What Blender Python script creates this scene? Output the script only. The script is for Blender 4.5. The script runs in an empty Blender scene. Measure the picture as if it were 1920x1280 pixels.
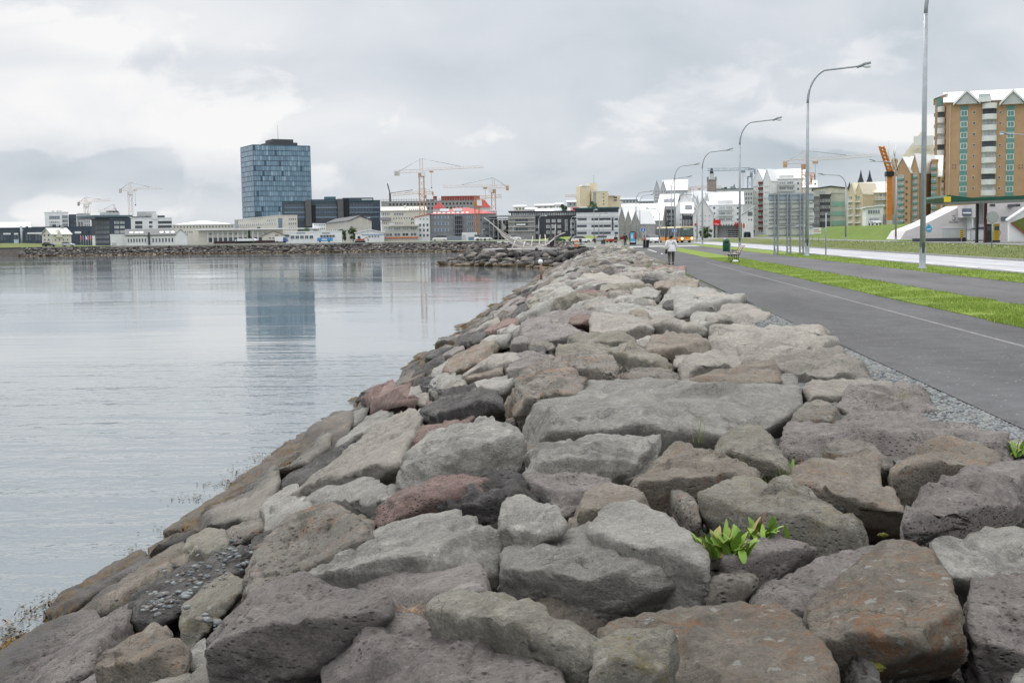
import bpy, bmesh, math, random
import numpy as np
from mathutils import Vector, Matrix
from mathutils.geometry import tessellate_polygon
C = bpy.context.scene.collection
PI = math.pi
R = math.radians
random.seed(7)

# ---------------------------------------------------------------- camera
F = 2300.0; ROLL = 0.0153; CAMZ = 1.7
yc = Vector(((1128-960)/F, (640-440)/F, -1)).normalized()      # world +Y seen from the camera
h = Vector((1, ROLL, 0))
zc = h.cross(yc).normalized()
if zc.y < 0: zc = -zc
xc = yc.cross(zc).normalized()
W2C = Matrix((xc, yc, zc)).transposed()                          # columns: world axes in camera space
C2W = W2C.transposed()
cam = bpy.data.objects.new('camera', bpy.data.cameras.new('camera')); C.objects.link(cam)
cam.matrix_world = Matrix.Translation((0, 0, CAMZ)) @ C2W.to_4x4()
cam.data.sensor_width = 36; cam.data.lens = F/1920*36
cam.data.clip_start = 0.1; cam.data.clip_end = 20000
bpy.context.scene.camera = cam

def ray(px, py):
    d = C2W @ Vector(((px-960)/F, (640-py)/F, -1))
    return d/d.y
def at(px, py, D):
    return Vector((0, 0, CAMZ)) + ray(px, py)*D
def X(px, D, py=440): return at(px, py, D).x
def Z(px, py, D): return at(px, py, D).z

# ---------------------------------------------------------------- world, sun, exposure
sc = bpy.context.scene
sc.view_settings.view_transform = 'Standard'; sc.view_settings.look = 'None'
sc.view_settings.exposure = 0.0; sc.view_settings.gamma = 1
SUN_EL, SUN_AZ = 50, -25       # azimuth measured from +Y towards +X
wd = bpy.data.worlds.new("World"); sc.world = wd; wd.use_nodes = True
nt = wd.node_tree; N = nt.nodes; L = nt.links; N.clear()
def nd(t, **k):
    n = N.new(t)
    for a, b in k.items(): setattr(n, a, b)
    return n
def vmath(op, a, b):
    n = nd('ShaderNodeVectorMath', operation=op)
    for i, v in enumerate((a, b)):
        if isinstance(v, (tuple, Vector)): n.inputs[i].default_value = v
        elif v is not None: L.new(v, n.inputs[i])
    return n
def fmath(op, a, b=None, c=None, clamp=False):
    n = nd('ShaderNodeMath', operation=op); n.use_clamp = clamp
    for i, v in enumerate((a, b, c)):
        if v is None: continue
        if isinstance(v, (int, float)): n.inputs[i].default_value = v
        else: L.new(v, n.inputs[i])
    return n.outputs[0]
sky = nd('ShaderNodeTexSky', sky_type='NISHITA'); sky.sun_disc = False
sky.sun_elevation = R(SUN_EL); sky.sun_rotation = R(SUN_AZ)
tc = nd('ShaderNodeTexCoord')
nrm = vmath('NORMALIZE', tc.outputs['Generated'], None)
sep = nd('ShaderNodeSeparateXYZ'); L.new(nrm.outputs[0], sep.inputs[0])
zz = fmath('MAXIMUM', sep.outputs[2], 0.0)
inv = fmath('DIVIDE', 1.0, fmath('ADD', zz, 0.09))
comb = nd('ShaderNodeCombineXYZ')
L.new(fmath('MULTIPLY', sep.outputs[0], inv), comb.inputs[0]); L.new(fmath('MULTIPLY', sep.outputs[1], inv), comb.inputs[1])
def cloudnoise(scale, det, rough, off, dist=0.3):
    v = vmath('ADD', comb.outputs[0], off)
    n = nd('ShaderNodeTexNoise'); n.inputs['Scale'].default_value = scale; n.inputs['Detail'].default_value = det
    n.inputs['Roughness'].default_value = rough; n.inputs['Distortion'].default_value = dist
    L.new(v.outputs[0], n.inputs['Vector']); return n.outputs['Fac']
n1 = cloudnoise(0.55, 6, .5, (3.1, 0.4, 0)); n2 = cloudnoise(1.5, 7, .5, (7.7, 2.0, 1)); n3 = cloudnoise(0.28, 3, .4, (1.2, 5.0, 4))
# a second set of folds in plain direction space: billows low above the horizon
vb = vmath('MULTIPLY', nrm.outputs[0], (1, 1, 2.0))
nb = nd('ShaderNodeTexNoise'); nb.inputs['Scale'].default_value = 6.5; nb.inputs['Distortion'].default_value = .5; nb.inputs['Detail'].default_value = 6; nb.inputs['Roughness'].default_value = .5
L.new(vb.outputs[0], nb.inputs['Vector'])
def blob(px, py, wx, wz):
    """soft bank of brighter or darker cloud standing in one direction of the sky"""
    d = ray(px, py).normalized()
    e = vmath('SUBTRACT', nrm.outputs[0], tuple(d)); s = vmath('MULTIPLY', e.outputs[0], (1/wx, 1/wx, 1/wz))
    wob = vmath('MULTIPLY', nbv.outputs[0], (1.1, 1.1, 1.1)); s2 = vmath('ADD', s.outputs[0], wob.outputs[0])
    ln = nd('ShaderNodeVectorMath', operation='LENGTH'); L.new(s2.outputs[0], ln.inputs[0])
    m = nd('ShaderNodeMapRange', interpolation_type='SMOOTHSTEP'); m.inputs['From Min'].default_value = 1.3; m.inputs['From Max'].default_value = 0.0
    L.new(ln.outputs['Value'], m.inputs['Value']); return m.outputs['Result']
nbv = vmath('SUBTRACT', nb.outputs['Color'], (0.5, 0.5, 0.5))
tot = fmath('ADD', fmath('MULTIPLY', fmath('SUBTRACT', n1, .5), .09), fmath('MULTIPLY', fmath('SUBTRACT', n2, .5), .05))
tot = fmath('ADD', tot, fmath('MULTIPLY', fmath('SUBTRACT', n3, .5), .06))
tot = fmath('ADD', tot, fmath('MULTIPLY', fmath('SUBTRACT', nb.outputs['Fac'], .5), .50))
for (px, py, wx, wz, a) in [
    (60, 45, .20, .045, .09), (220, 85, .14, .03, .06), (60, 190, .10, .035, .08), (240, 250, .16, .035, .05), (520, 60, .25, .06, .05), (560, 210, .18, .03, .03),
    (160, 108, .16, .012, -.10), (120, 290, .16, .02, -.06), (330, 335, .2, .013, -.06), (700, 345, .22, .02, -.03), (980, 350, .26, .035, -.07),
    (1200, 330, .16, .04, -.05), (1540, 285, .12, .025, -.10), (1700, 245, .07, .012, .24), (1620, 250, .07, .009, .13), (1500, 40, .35, .07, -.04), (1150, 130, .3, .06, -.03), (1850, 100, .14, .06, -.05), (130, 390, .12, .02, .05), (560, 230, .14, .03, .04), (1850,300,.1,.05,.1)]:
    tot = fmath('ADD', tot, fmath('MULTIPLY', blob(px, py, wx, wz), a))
# heaped cloud with firmer edges
nc = nd('ShaderNodeTexNoise'); nc.inputs['Scale'].default_value = 13; nc.inputs['Detail'].default_value = 9; nc.inputs['Roughness'].default_value = .55; nc.inputs['Distortion'].default_value = .35
L.new(vmath('MULTIPLY', nrm.outputs[0], (1, 1, 1.7)).outputs[0], nc.inputs['Vector'])
cf = fmath('MULTIPLY', fmath('SUBTRACT', nc.outputs['Fac'], .5), 1.5)
cb = None
for px, py, wx, wz, a in ((60, 185, .10, .045, .75), (170, 215, .09, .035, .6), (330, 255, .12, .03, .45), (520, 215, .12, .05, .25), (90, 60, .16, .04, .5), (1650, 262, .06, .016, .8), (1560, 235, .12, .02, .35), (100, 400, .10, .016, .5), (600, 330, .12, .02, .35), (1180, 250, .2, .03, .3), (1500, 130, .16, .04, .3)):
    v_ = fmath('MULTIPLY', blob(px, py, wx, wz), a); cb = v_ if cb is None else fmath('ADD', cb, v_)
cm_ = nd('ShaderNodeMapRange', interpolation_type='SMOOTHSTEP'); cm_.inputs['From Min'].default_value = .24; cm_.inputs['From Max'].default_value = .46; L.new(fmath('ADD', cf, cb), cm_.inputs['Value'])
tot = fmath('ADD', tot, fmath('MULTIPLY', cm_.outputs['Result'], .13))
# overcast luminance: brighter overhead, a little darker low down; also dims behind the viewer
lum = fmath('ADD', fmath('ADD', 0.70, fmath('MULTIPLY', zz, .30)), tot)
ramp = nd('ShaderNodeValToRGB'); L.new(lum, ramp.inputs[0])
cr = ramp.color_ramp; cr.elements[0].position = .38; cr.elements[0].color = (.36, .405, .445, 1)
cr.elements[1].position = .95; cr.elements[1].color = (.97, .965, .965, 1)
for p, c in ((.52, (.48, .545, .60)), (.64, (.61, .665, .72)), (.78, (.75, .785, .83))):
    e = cr.elements.new(p); e.color = (*c, 1)
bg1 = nd('ShaderNodeBackground'); L.new(sky.outputs[0], bg1.inputs[0]); bg1.inputs[1].default_value = 0.05
bg2 = nd('ShaderNodeBackground'); L.new(ramp.outputs[0], bg2.inputs[0]); L.new(fmath('MULTIPLY_ADD', fmath('SMOOTH_MIN', fmath('MAXIMUM', fmath('SUBTRACT', zz, .2), 0.), .6, .1), 1.9, 1.0), bg2.inputs[1])
mx = nd('ShaderNodeMixShader'); mx.inputs[0].default_value = 0.95
L.new(bg1.outputs[0], mx.inputs[1]); L.new(bg2.outputs[0], mx.inputs[2])
wo = nd('ShaderNodeOutputWorld'); L.new(mx.outputs[0], wo.inputs[0])
sd = bpy.data.lights.new('sun', 'SUN'); sd.energy = 1.5; sd.angle = R(22); sd.color = (1, .97, .93)
so = bpy.data.objects.new('sun', sd); C.objects.link(so)
dv = Vector((math.sin(R(SUN_AZ))*math.cos(R(SUN_EL)), math.cos(R(SUN_AZ))*math.cos(R(SUN_EL)), math.sin(R(SUN_EL))))
so.rotation_euler = dv.to_track_quat('Z', 'Y').to_euler()

# ---------------------------------------------------------------- materials
def newmat(name):
    m = bpy.data.materials.new(name); m.use_nodes = True
    return m, m.node_tree.nodes, m.node_tree.links, m.node_tree.nodes['Principled BSDF']
MATS = {}
def mat(name, col, rough=.7, var=.12, scale=.6, metal=0, spec=.4, emit=0, bump=0, tint=None):
    """procedural surface: base colour broken up by two noises (wear, stains)"""
    if name in MATS: return MATS[name]
    m, n, l, b = newmat(name)
    t = n.new('ShaderNodeTexCoord'); a = n.new('ShaderNodeTexNoise'); a.inputs['Scale'].default_value = scale; a.inputs['Detail'].default_value = 7; a.inputs['Roughness'].default_value = .62
    l.new(t.outputs['Object'], a.inputs['Vector'])
    r = n.new('ShaderNodeValToRGB'); l.new(a.outputs['Fac'], r.inputs[0])
    lo = tuple(max(0, c*(1-var)) for c in col); hi = tuple(min(1, c*(1+var)) for c in (tint or col))
    r.color_ramp.elements[0].position = .32; r.color_ramp.elements[0].color = (*lo, 1)
    r.color_ramp.elements[1].position = .68; r.color_ramp.elements[1].color = (*hi, 1)
    l.new(r.outputs[0], b.inputs['Base Color'])
    b.inputs['Roughness'].default_value = rough; b.inputs['Metallic'].default_value = metal
    b.inputs['Specular IOR Level'].default_value = spec
    if emit: b.inputs['Emission Color'].default_value = (*col, 1); b.inputs['Emission Strength'].default_value = emit
    if bump:
        q = n.new('ShaderNodeBump'); q.inputs['Strength'].default_value = bump; q.inputs['Distance'].default_value = .02
        a2 = n.new('ShaderNodeTexNoise'); a2.inputs['Scale'].default_value = scale*25; a2.inputs['Detail'].default_value = 4
        l.new(t.outputs['Object'], a2.inputs['Vector']); l.new(a2.outputs['Fac'], q.inputs['Height']); l.new(q.outputs[0], b.inputs['Normal'])
    MATS[name] = m; return m
def glassmat(name, c1, c2, rough=.12):
    """window glass: differs from pane to pane, some with pale blinds"""
    m, n, l, b = newmat(name)
    oi = n.new('ShaderNodeObjectInfo'); t = n.new('ShaderNodeTexCoord')
    v = n.new('ShaderNodeVectorMath'); v.operation = 'SCALE'; v.inputs[3].default_value = .9; l.new(t.outputs['Object'], v.inputs[0])
    a = n.new('ShaderNodeTexNoise'); a.inputs['Scale'].default_value = 2.5; l.new(v.outputs[0], a.inputs['Vector'])
    ad = n.new('ShaderNodeMath'); ad.operation = 'MULTIPLY_ADD'; l.new(oi.outputs['Random'], ad.inputs[0]); ad.inputs[1].default_value = .8
    l.new(a.outputs['Fac'], ad.inputs[2])
    r = n.new('ShaderNodeValToRGB'); l.new(ad.outputs[0], r.inputs[0])
    r.color_ramp.elements[0].position = .35; r.color_ramp.elements[0].color = (*c1, 1)
    r.color_ramp.elements[1].position = 1.15 if False else .98; r.color_ramp.elements[1].color = (*c2, 1)
    l.new(r.outputs[0], b.inputs['Base Color']); b.inputs['Roughness'].default_value = rough; b.inputs['Specular IOR Level'].default_value = .6
    MATS[name] = m; return m
GL = glassmat('window_glass', (.015, .022, .03), (.10, .13, .16))
GLB = glassmat('window_glass_blue', (.05, .09, .14), (.16, .22, .30))
GLP = glassmat('window_glass_pale', (.10, .14, .15), (.42, .46, .46))
WHITE = mat('white_render', (.72, .74, .75), .75, .07)
WFR = mat('white_frame', (.75, .76, .77), .5, .05)
CREAM = mat('cream_render', (.62, .60, .54), .8, .08)
BEIGE = mat('beige_concrete', (.50, .49, .45), .85, .1)
GREY = mat('grey_concrete', (.30, .30, .30), .9, .14)
LGREY = mat('light_grey_render', (.50, .52, .53), .85, .08)
DGREY = mat('dark_grey_cladding', (.06, .065, .075), .55, .15)
DBLUE = mat('dark_blue_cladding', (.055, .075, .10), .4, .15)
BLACK = mat('black_metal', (.012, .013, .015), .45, .2)
YEL = mat('yellow_render', (.66, .58, .42), .85, .06)
BROWN = mat('tan_brick_render', (.46, .30, .185), .85, .08)
TEAL = mat('teal_panel', (.13, .28, .275), .5, .1)
ROOFW = mat('white_sheet_roof', (.80, .82, .84), .5, .04)
ROOFR = mat('red_sheet_roof', (.40, .06, .055), .6, .12)
ROOFD = mat('dark_sheet_roof', (.05, .055, .06), .6, .2)
ROOFG = mat('grey_sheet_roof', (.38, .43, .46), .5, .08)
ROOFY = mat('cream_sheet_roof', (.78, .74, .62), .5, .05)
GALV = mat('galvanised_steel', (.33, .36, .385), .42, .12, 3, metal=.45)
ORANGE = mat('orange_paint', (.52, .19, .035), .45, .12)
CRANE = mat('faded_orange_crane_paint', (.50, .31, .19), .5, .15)
CRANEP = mat('pale_crane_paint', (.66, .58, .54), .5, .1)
CRANEB = mat('blue_grey_crane_paint', (.20, .27, .33), .5, .1)
MAROON = mat('maroon_panel', (.20, .035, .04), .6, .1)
GREENP = mat('dark_green_paint', (.01, .085, .05), .35, .15)
REDP = mat('red_sign', (.62, .02, .03), .4, .05)
RUST = mat('rust_red_formwork', (.25, .06, .045), .8, .25)
GLASSG = mat('green_panel', (.25, .42, .36), .5, .1)
STEEL = mat('polished_steel', (.40, .39, .365), .35, .08, metal=.6)

# ---------------------------------------------------------------- mesh helpers
def tag(o, label=None, cat=None, group=None, kind=None):
    for k, v in (('label', label), ('category', cat), ('group', group), ('kind', kind)):
        if v: o[k] = v
    return o
def thing(name, label, cat, loc=(0, 0, 0), rz=0, group=None):
    o = bpy.data.objects.new(name, None); C.objects.link(o); o.empty_display_size = .3
    o.location = loc; o.rotation_euler = (0, 0, rz); return tag(o, label, cat, group)
class MB:
    def __init__(s): s.v = []; s.f = []; s.m = []; s.sm = []
    def add(s, vs, fs, mi=0, smooth=False):
        b = len(s.v); s.v += [tuple(v) for v in vs]
        for f in fs: s.f.append([b+i for i in f]); s.m.append(mi); s.sm.append(smooth)
        return s
    def box(s, x0, x1, y0, y1, z0, z1, mi=0):
        return s.add([(x, y, z) for z in (z0, z1) for x, y in ((x0, y0), (x1, y0), (x1, y1), (x0, y1))],
              [(0, 3, 2, 1), (4, 5, 6, 7), (0, 1, 5, 4), (1, 2, 6, 5), (2, 3, 7, 6), (3, 0, 4, 7)], mi)
    def prism(s, poly, y0, y1, mi=0, axis='y'):
        """poly of (a, z) extruded along the axis"""
        n = len(poly); f = (lambda a, z, e: (a, e, z)) if axis == 'y' else ((lambda a, z, e: (e, a, z)) if axis == 'x' else (lambda a, z, e: (a, z, e)))
        vs = [f(a, z, y0) for a, z in poly]+[f(a, z, y1) for a, z in poly]
        return s.add(vs, [tuple(range(n)), tuple(range(2*n-1, n-1, -1))]+[(i, i+n, (i+1) % n+n, (i+1) % n) for i in range(n)], mi)
    def tube(s, pts, r, n=8, mi=0, smooth=True, cap=True):
        pts = [Vector(p) for p in pts]; rs = r if isinstance(r, (list, tuple)) else [r]*len(pts)
        rings = []; up = Vector((0, 0, 1))
        for i, p in enumerate(pts):
            t = (pts[min(i+1, len(pts)-1)]-pts[max(i-1, 0)]).normalized()
            u = t.cross(up) if abs(t.dot(up)) < .95 else t.cross(Vector((0, 1, 0)))
            u.normalize(); w = u.cross(t).normalized()
            rings.append([p+(u*math.cos(2*PI*k/n)+w*math.sin(2*PI*k/n))*rs[i] for k in range(n)])
        vs = [v for q in rings for v in q]; fs = []
        for i in range(len(pts)-1):
            for k in range(n): fs.append((i*n+k, i*n+(k+1) % n, (i+1)*n+(k+1) % n, (i+1)*n+k))
        s.add(vs, fs, mi, smooth)
        if cap:
            b = len(s.v)-len(vs); s.f.append([b+k for k in range(n)][::-1]); s.m.append(mi); s.sm.append(False)
            s.f.append([b+(len(pts)-1)*n+k for k in range(n)]); s.m.append(mi); s.sm.append(False)
        return s
    def bar(s, a, b, w, mi=0): return s.tube([a, b], w, 4, mi, False)
    def lathe(s, prof, c=(0, 0), n=16, mi=0, smooth=True):
        vs = [(c[0]+r*math.cos(2*PI*k/n), c[1]+r*math.sin(2*PI*k/n), z) for r, z in prof for k in range(n)]
        fs = [(i*n+k, i*n+(k+1) % n, (i+1)*n+(k+1) % n, (i+1)*n+k) for i in range(len(prof)-1) for k in range(n)]
        return s.add(vs, fs, mi, smooth)
    def ball(s, c, r, nu=12, nv=8, mi=0, sc=(1, 1, 1)):
        vs = []; fs = []
        for j in range(nv+1):
            for k in range(nu):
                a = PI*j/nv; b = 2*PI*k/nu
                vs.append((c[0]+r*sc[0]*math.sin(a)*math.cos(b), c[1]+r*sc[1]*math.sin(a)*math.sin(b), c[2]+r*sc[2]*math.cos(a)))
        for j in range(nv):
            for k in range(nu): fs.append((j*nu+k, (j+1)*nu+k, (j+1)*nu+(k+1) % nu, j*nu+(k+1) % nu))
        return s.add(vs, fs, mi, True)
    def build(s, name, mats, parent=None, loc=None, rz=0):
        me = bpy.data.meshes.new(name); me.from_pydata(s.v, [], s.f)
        for m in (mats if isinstance(mats, (list, tuple)) else [mats]): me.materials.append(m)
        me.polygons.foreach_set('material_index', s.m); me.polygons.foreach_set('use_smooth', s.sm); me.update()
        bm = bmesh.new(); bm.from_mesh(me); bmesh.ops.recalc_face_normals(bm, faces=bm.faces); bm.to_mesh(me); bm.free()
        o = bpy.data.objects.new(name, me); C.objects.link(o)
        if parent: o.parent = parent
        if loc: o.location = loc
        if rz: o.rotation_euler = (0, 0, rz)
        return o
def inst(name, me, parent, loc, rot=(0, 0, 0), sca=(1, 1, 1)):
    o = bpy.data.objects.new(name, me); C.objects.link(o); o.parent = parent
    o.location = loc; o.rotation_euler = rot; o.scale = sca; return o
def npmesh(name, V, Fc, mats, midx=None, smooth=True):
    me = bpy.data.meshes.new(name); nf = len(Fc); k = Fc.shape[1]
    me.vertices.add(len(V)); me.vertices.foreach_set('co', np.asarray(V, np.float32).ravel())
    me.loops.add(nf*k); me.loops.foreach_set('vertex_index', Fc.astype(np.int32).ravel())
    me.polygons.add(nf); me.polygons.foreach_set('loop_start', np.arange(0, nf*k, k, dtype=np.int32))
    for m in mats: me.materials.append(m)
    if midx is not None: me.polygons.foreach_set('material_index', midx.astype(np.int32))
    me.polygons.foreach_set('use_smooth', np.full(nf, smooth)); me.update(calc_edges=True)
    o = bpy.data.objects.new(name, me); C.objects.link(o); return o
def copy_tree(o, parent=None):
    c = o.copy(); C.objects.link(c)
    if parent: c.parent = parent
    for ch in list(o.children): copy_tree(ch, c)
    return c
# vectorised value noise
def vnoise(P, seed=0):
    I = np.floor(P).astype(np.int64); f = P-I; f = f*f*f*(f*(f*6-15)+10)
    def hsh(x, y, z):
        n = (x*73856093) ^ (y*19349663) ^ (z*83492791) ^ (seed*2654435761)
        n = (n ^ (n >> 13))*1274126177; n = n & 0x7fffffff; n = (n ^ (n >> 16))*60493 & 0x7fffffff
        return (n & 0xffff)/32767.5-1
    x, y, z = I.T; u, v, w = f.T
    L_ = lambda a, b, t: a+(b-a)*t
    return L_(L_(L_(hsh(x, y, z), hsh(x+1, y, z), u), L_(hsh(x, y+1, z), hsh(x+1, y+1, z), u), v),
              L_(L_(hsh(x, y, z+1), hsh(x+1, y, z+1), u), L_(hsh(x, y+1, z+1), hsh(x+1, y+1, z+1), u), v), w)
def fbm(P, oct=4, seed=0, gain=.5, ridge=False):
    s = 0; a = 1; t = 0
    for o in range(oct):
        n = vnoise(P*(2.03**o)+o*17.3, seed+o)
        s = s+a*((1-2*np.abs(n)) if ridge else n); t += a; a *= gain
    return s/t
# ---------------------------------------------------------------- terrain, water, paths
WZ = -2.3
SHORE = [(-6, -12), (-6, 150), (-9, 158), (-17, 166), (-23, 178), (-19, 190), (-10, 200), (-8, 240), (-14, 285), (-36, 327), (-73, 357), (-116, 366), (-182, 372), (-260, 380), (-560, 400)]
def S(x, y=0):
    """armour surface: flat crest, slope of 1:2.2 to the water (softened edge)"""
    k = .5; e = -(x+.9)/k
    sp = k*(math.log1p(math.exp(-abs(e)))+max(e, 0))
    return -.455*sp
def Snp(x):
    k = .5; e = -(x+.9)/k
    return -.455*k*(np.log1p(np.exp(-np.abs(e)))+np.maximum(e, 0))

def groundmat(name, c1, c2, c3, s1, s2, rough=.95, bump=.3, s3=60):
    m, n, l, b = newmat(name); g = n.new('ShaderNodeNewGeometry')
    def noi(s, d=6):
        q = n.new('ShaderNodeTexNoise'); q.inputs['Scale'].default_value = s; q.inputs['Detail'].default_value = d; q.inputs['Roughness'].default_value = .6
        l.new(g.outputs['Position'], q.inputs['Vector']); return q.outputs['Fac']
    def rmp(fac, p0, p1, a, bb):
        r = n.new('ShaderNodeValToRGB'); l.new(fac, r.inputs[0]); r.color_ramp.elements[0].position = p0; r.color_ramp.elements[1].position = p1
        r.color_ramp.elements[0].color = (*a, 1); r.color_ramp.elements[1].color = (*bb, 1); return r.outputs[0]
    A = rmp(noi(s1), .35, .65, c1, c2)
    f = rmp(noi(s2, 8), .45, .7, (0, 0, 0), (1, 1, 1))
    mixn = n.new('ShaderNodeMix'); mixn.data_type = 'RGBA'; l.new(f, mixn.inputs[0]); l.new(A, mixn.inputs[6]); mixn.inputs[7].default_value = (*c3, 1)
    l.new(mixn.outputs[2], b.inputs['Base Color']); b.inputs['Roughness'].default_value = rough; b.inputs['Specular IOR Level'].default_value = .25
    bp = n.new('ShaderNodeBump'); bp.inputs['Strength'].default_value = bump; bp.inputs['Distance'].default_value = .02
    l.new(noi(s3, 4), bp.inputs['Height']); l.new(bp.outputs[0], b.inputs['Normal'])
    return m
M_EARTH = groundmat('earth_and_gravel', (.035, .03, .027), (.075, .068, .06), (.05, .05, .05), .8, 6, bump=1)
M_GRASS = groundmat('grass_turf', (.135, .215, .032), (.18, .265, .04), (.23, .25, .06), .5, 5, bump=1)
M_VERGE = groundmat('rough_verge_grass', (.085, .125, .03), (.125, .16, .04), (.17, .16, .075), .25, 3, bump=1)
M_TOWN = groundmat('town_ground', (.16, .165, .165), (.23, .23, .225), (.12, .16, .06), .02, .15)
M_CONC = groundmat('pale_concrete_road', (.40, .41, .43), (.48, .49, .51), (.34, .35, .37), .15, 1.2, bump=.1)

def asphalt(name, base, spk=.5, line_seams=True):
    m, n, l, b = newmat(name); g = n.new('ShaderNodeNewGeometry')
    a = n.new('ShaderNodeTexNoise'); a.inputs['Scale'].default_value = .35; a.inputs['Detail'].default_value = 6
    mp = n.new('ShaderNodeVectorMath'); mp.operation = 'MULTIPLY'; mp.inputs[1].default_value = (1.6, .35, 1); l.new(g.outputs['Position'], mp.inputs[0]); l.new(mp.outputs[0], a.inputs['Vector'])
    r = n.new('ShaderNodeValToRGB'); l.new(a.outputs['Fac'], r.inputs[0]); r.color_ramp.elements[0].position = .3; r.color_ramp.elements[1].position = .7
    r.color_ramp.elements[0].color = (*[c*.74 for c in base], 1); r.color_ramp.elements[1].color = (*[c*1.2 for c in base], 1)
    f = n.new('ShaderNodeTexNoise'); f.inputs['Scale'].default_value = 55; f.inputs['Detail'].default_value = 5; f.inputs['Roughness'].default_value = .8; l.new(g.outputs['Position'], f.inputs['Vector'])
    mr = n.new('ShaderNodeMapRange'); mr.inputs['From Min'].default_value = .35; mr.inputs['From Max'].default_value = .65; mr.inputs['To Min'].default_value = .72; mr.inputs['To Max'].default_value = 1.28; l.new(f.outputs['Fac'], mr.inputs['Value'])
    a3 = n.new('ShaderNodeTexNoise'); a3.inputs['Scale'].default_value = 2.2; a3.inputs['Detail'].default_value = 8; a3.inputs['Roughness'].default_value = .7; l.new(g.outputs['Position'], a3.inputs['Vector'])
    m3 = n.new('ShaderNodeMapRange'); m3.inputs['From Min'].default_value = .35; m3.inputs['From Max'].default_value = .65; m3.inputs['To Min'].default_value = .84; m3.inputs['To Max'].default_value = 1.14; l.new(a3.outputs['Fac'], m3.inputs['Value'])
    ck = n.new('ShaderNodeTexVoronoi'); ck.feature = 'DISTANCE_TO_EDGE'; ck.inputs['Scale'].default_value = .28
    cw = n.new('ShaderNodeVectorMath'); cw.operation = 'MULTIPLY_ADD'; cw.inputs[1].default_value = (1.6, 1.6, 0); l.new(a3.outputs['Color'], cw.inputs[0]); l.new(g.outputs['Position'], cw.inputs[2]); l.new(cw.outputs[0], ck.inputs['Vector'])
    cm = n.new('ShaderNodeMapRange'); cm.inputs['From Min'].default_value = 0; cm.inputs['From Max'].default_value = .008; cm.inputs['To Min'].default_value = .62; cm.inputs['To Max'].default_value = 1; l.new(ck.outputs['Distance'], cm.inputs['Value'])
    q1 = n.new('ShaderNodeMath'); q1.operation = 'MULTIPLY'; l.new(m3.outputs['Result'], q1.inputs[0]); l.new(cm.outputs['Result'], q1.inputs[1])
    q2 = n.new('ShaderNodeMath'); q2.operation = 'MULTIPLY'; l.new(q1.outputs[0], q2.inputs[0]); l.new(mr.outputs['Result'], q2.inputs[1])
    mul = n.new('ShaderNodeVectorMath'); mul.operation = 'SCALE'; l.new(r.outputs[0], mul.inputs[0]); l.new(q2.outputs[0], mul.inputs[3])
    vo = n.new('ShaderNodeTexVoronoi'); vo.inputs['Scale'].default_value = 7; l.new(g.outputs['Position'], vo.inputs['Vector'])
    lt = n.new('ShaderNodeMath'); lt.operation = 'LESS_THAN'; lt.inputs[1].default_value = .09; l.new(vo.outputs['Distance'], lt.inputs[0])
    sp = n.new('ShaderNodeMath'); sp.operation = 'MULTIPLY'; sp.inputs[1].default_value = spk; l.new(lt.outputs[0], sp.inputs[0])
    mx = n.new('ShaderNodeMix'); mx.data_type = 'RGBA'; l.new(sp.outputs[0], mx.inputs[0]); l.new(mul.outputs[0], mx.inputs[6]); mx.inputs[7].default_value = (.5, .5, .49, 1)
    l.new(mx.outputs[2], b.inputs['Base Color']); b.inputs['Roughness'].default_value = .85; b.inputs['Specular IOR Level'].default_value = .3
    bp = n.new('ShaderNodeBump'); bp.inputs['Strength'].default_value = .5; bp.inputs['Distance'].default_value = .01; l.new(f.outputs['Fac'], bp.inputs['Height']); l.new(bp.outputs[0], b.inputs['Normal'])
    return m
M_ASPH = asphalt('path_asphalt', (.082, .083, .087))
M_ASPH2 = asphalt('second_path_asphalt', (.105, .105, .11), .3)

def struct(o): o['kind'] = 'structure'; return o
def sheet(name, poly, z, m, div=None):
    tri = tessellate_polygon([[Vector((x, y, 0)) for x, y in poly]])
    P = [(x, y, z(x, y) if callable(z) else z) for x, y in poly]
    tri = [t if (P[t[1]][0]-P[t[0]][0])*(P[t[2]][1]-P[t[0]][1])-(P[t[1]][1]-P[t[0]][1])*(P[t[2]][0]-P[t[0]][0]) > 0 else t[::-1] for t in tri]
    me = bpy.data.meshes.new(name); me.from_pydata(P, [], tri); me.update()
    me.materials.append(m); o = bpy.data.objects.new(name, me); C.objects.link(o); return struct(o)
# offset the shoreline inland for the crest
def offs(poly, d):
    out = []
    for i, p in enumerate(poly):
        a = Vector(poly[max(i-1, 0)]); b = Vector(poly[min(i+1, len(poly)-1)]); t = (b-a).normalized()
        out.append((p[0]+t.y*d, p[1]-t.x*d))
    return out
CREST = offs(SHORE, 5.2)
CREST[0] = (-.8, -12); CREST[1] = (-.8, 152); CREST[2] = (-2.5, 163); CREST[3] = (-11, 171); CREST[4] = (-17.5, 178); CREST[5] = (-14, 184); CREST[6] = (-4, 195); CREST[7] = (-2.5, 241)
def far_z(y): return max(0, min(1, (y-230)/110))*.45
# slope bed below the boulders: dark earth, from under the crest down to the sea floor
def slope_bed():
    b = MB(); base = offs(SHORE, -5); base[0] = (-11, -12)
    n = len(SHORE)
    for i in range(n):
        cz = far_z(CREST[i][1])
        b.v += [(*base[i], -4.5), (*CREST[i], cz-.75 if i < 8 else cz-.3)]
    for i in range(n-1): b.f.append([2*i, 2*i+1, 2*i+3, 2*i+2]); b.m.append(0); b.sm.append(False)
    return b.build('slope_ground', M_EARTH)
struct(slope_bed())
# crest bed under the near boulders (rocks lie on it, up to the gravel edge)
sheet('rock_bed_ground', [(-.85, -12), (3.62, -12), (3.62, 178), (-2, 196), (-17.5, 178), (-11, 171), (-2.5, 163), (-.85, 152)], -.62, M_EARTH)
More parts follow.
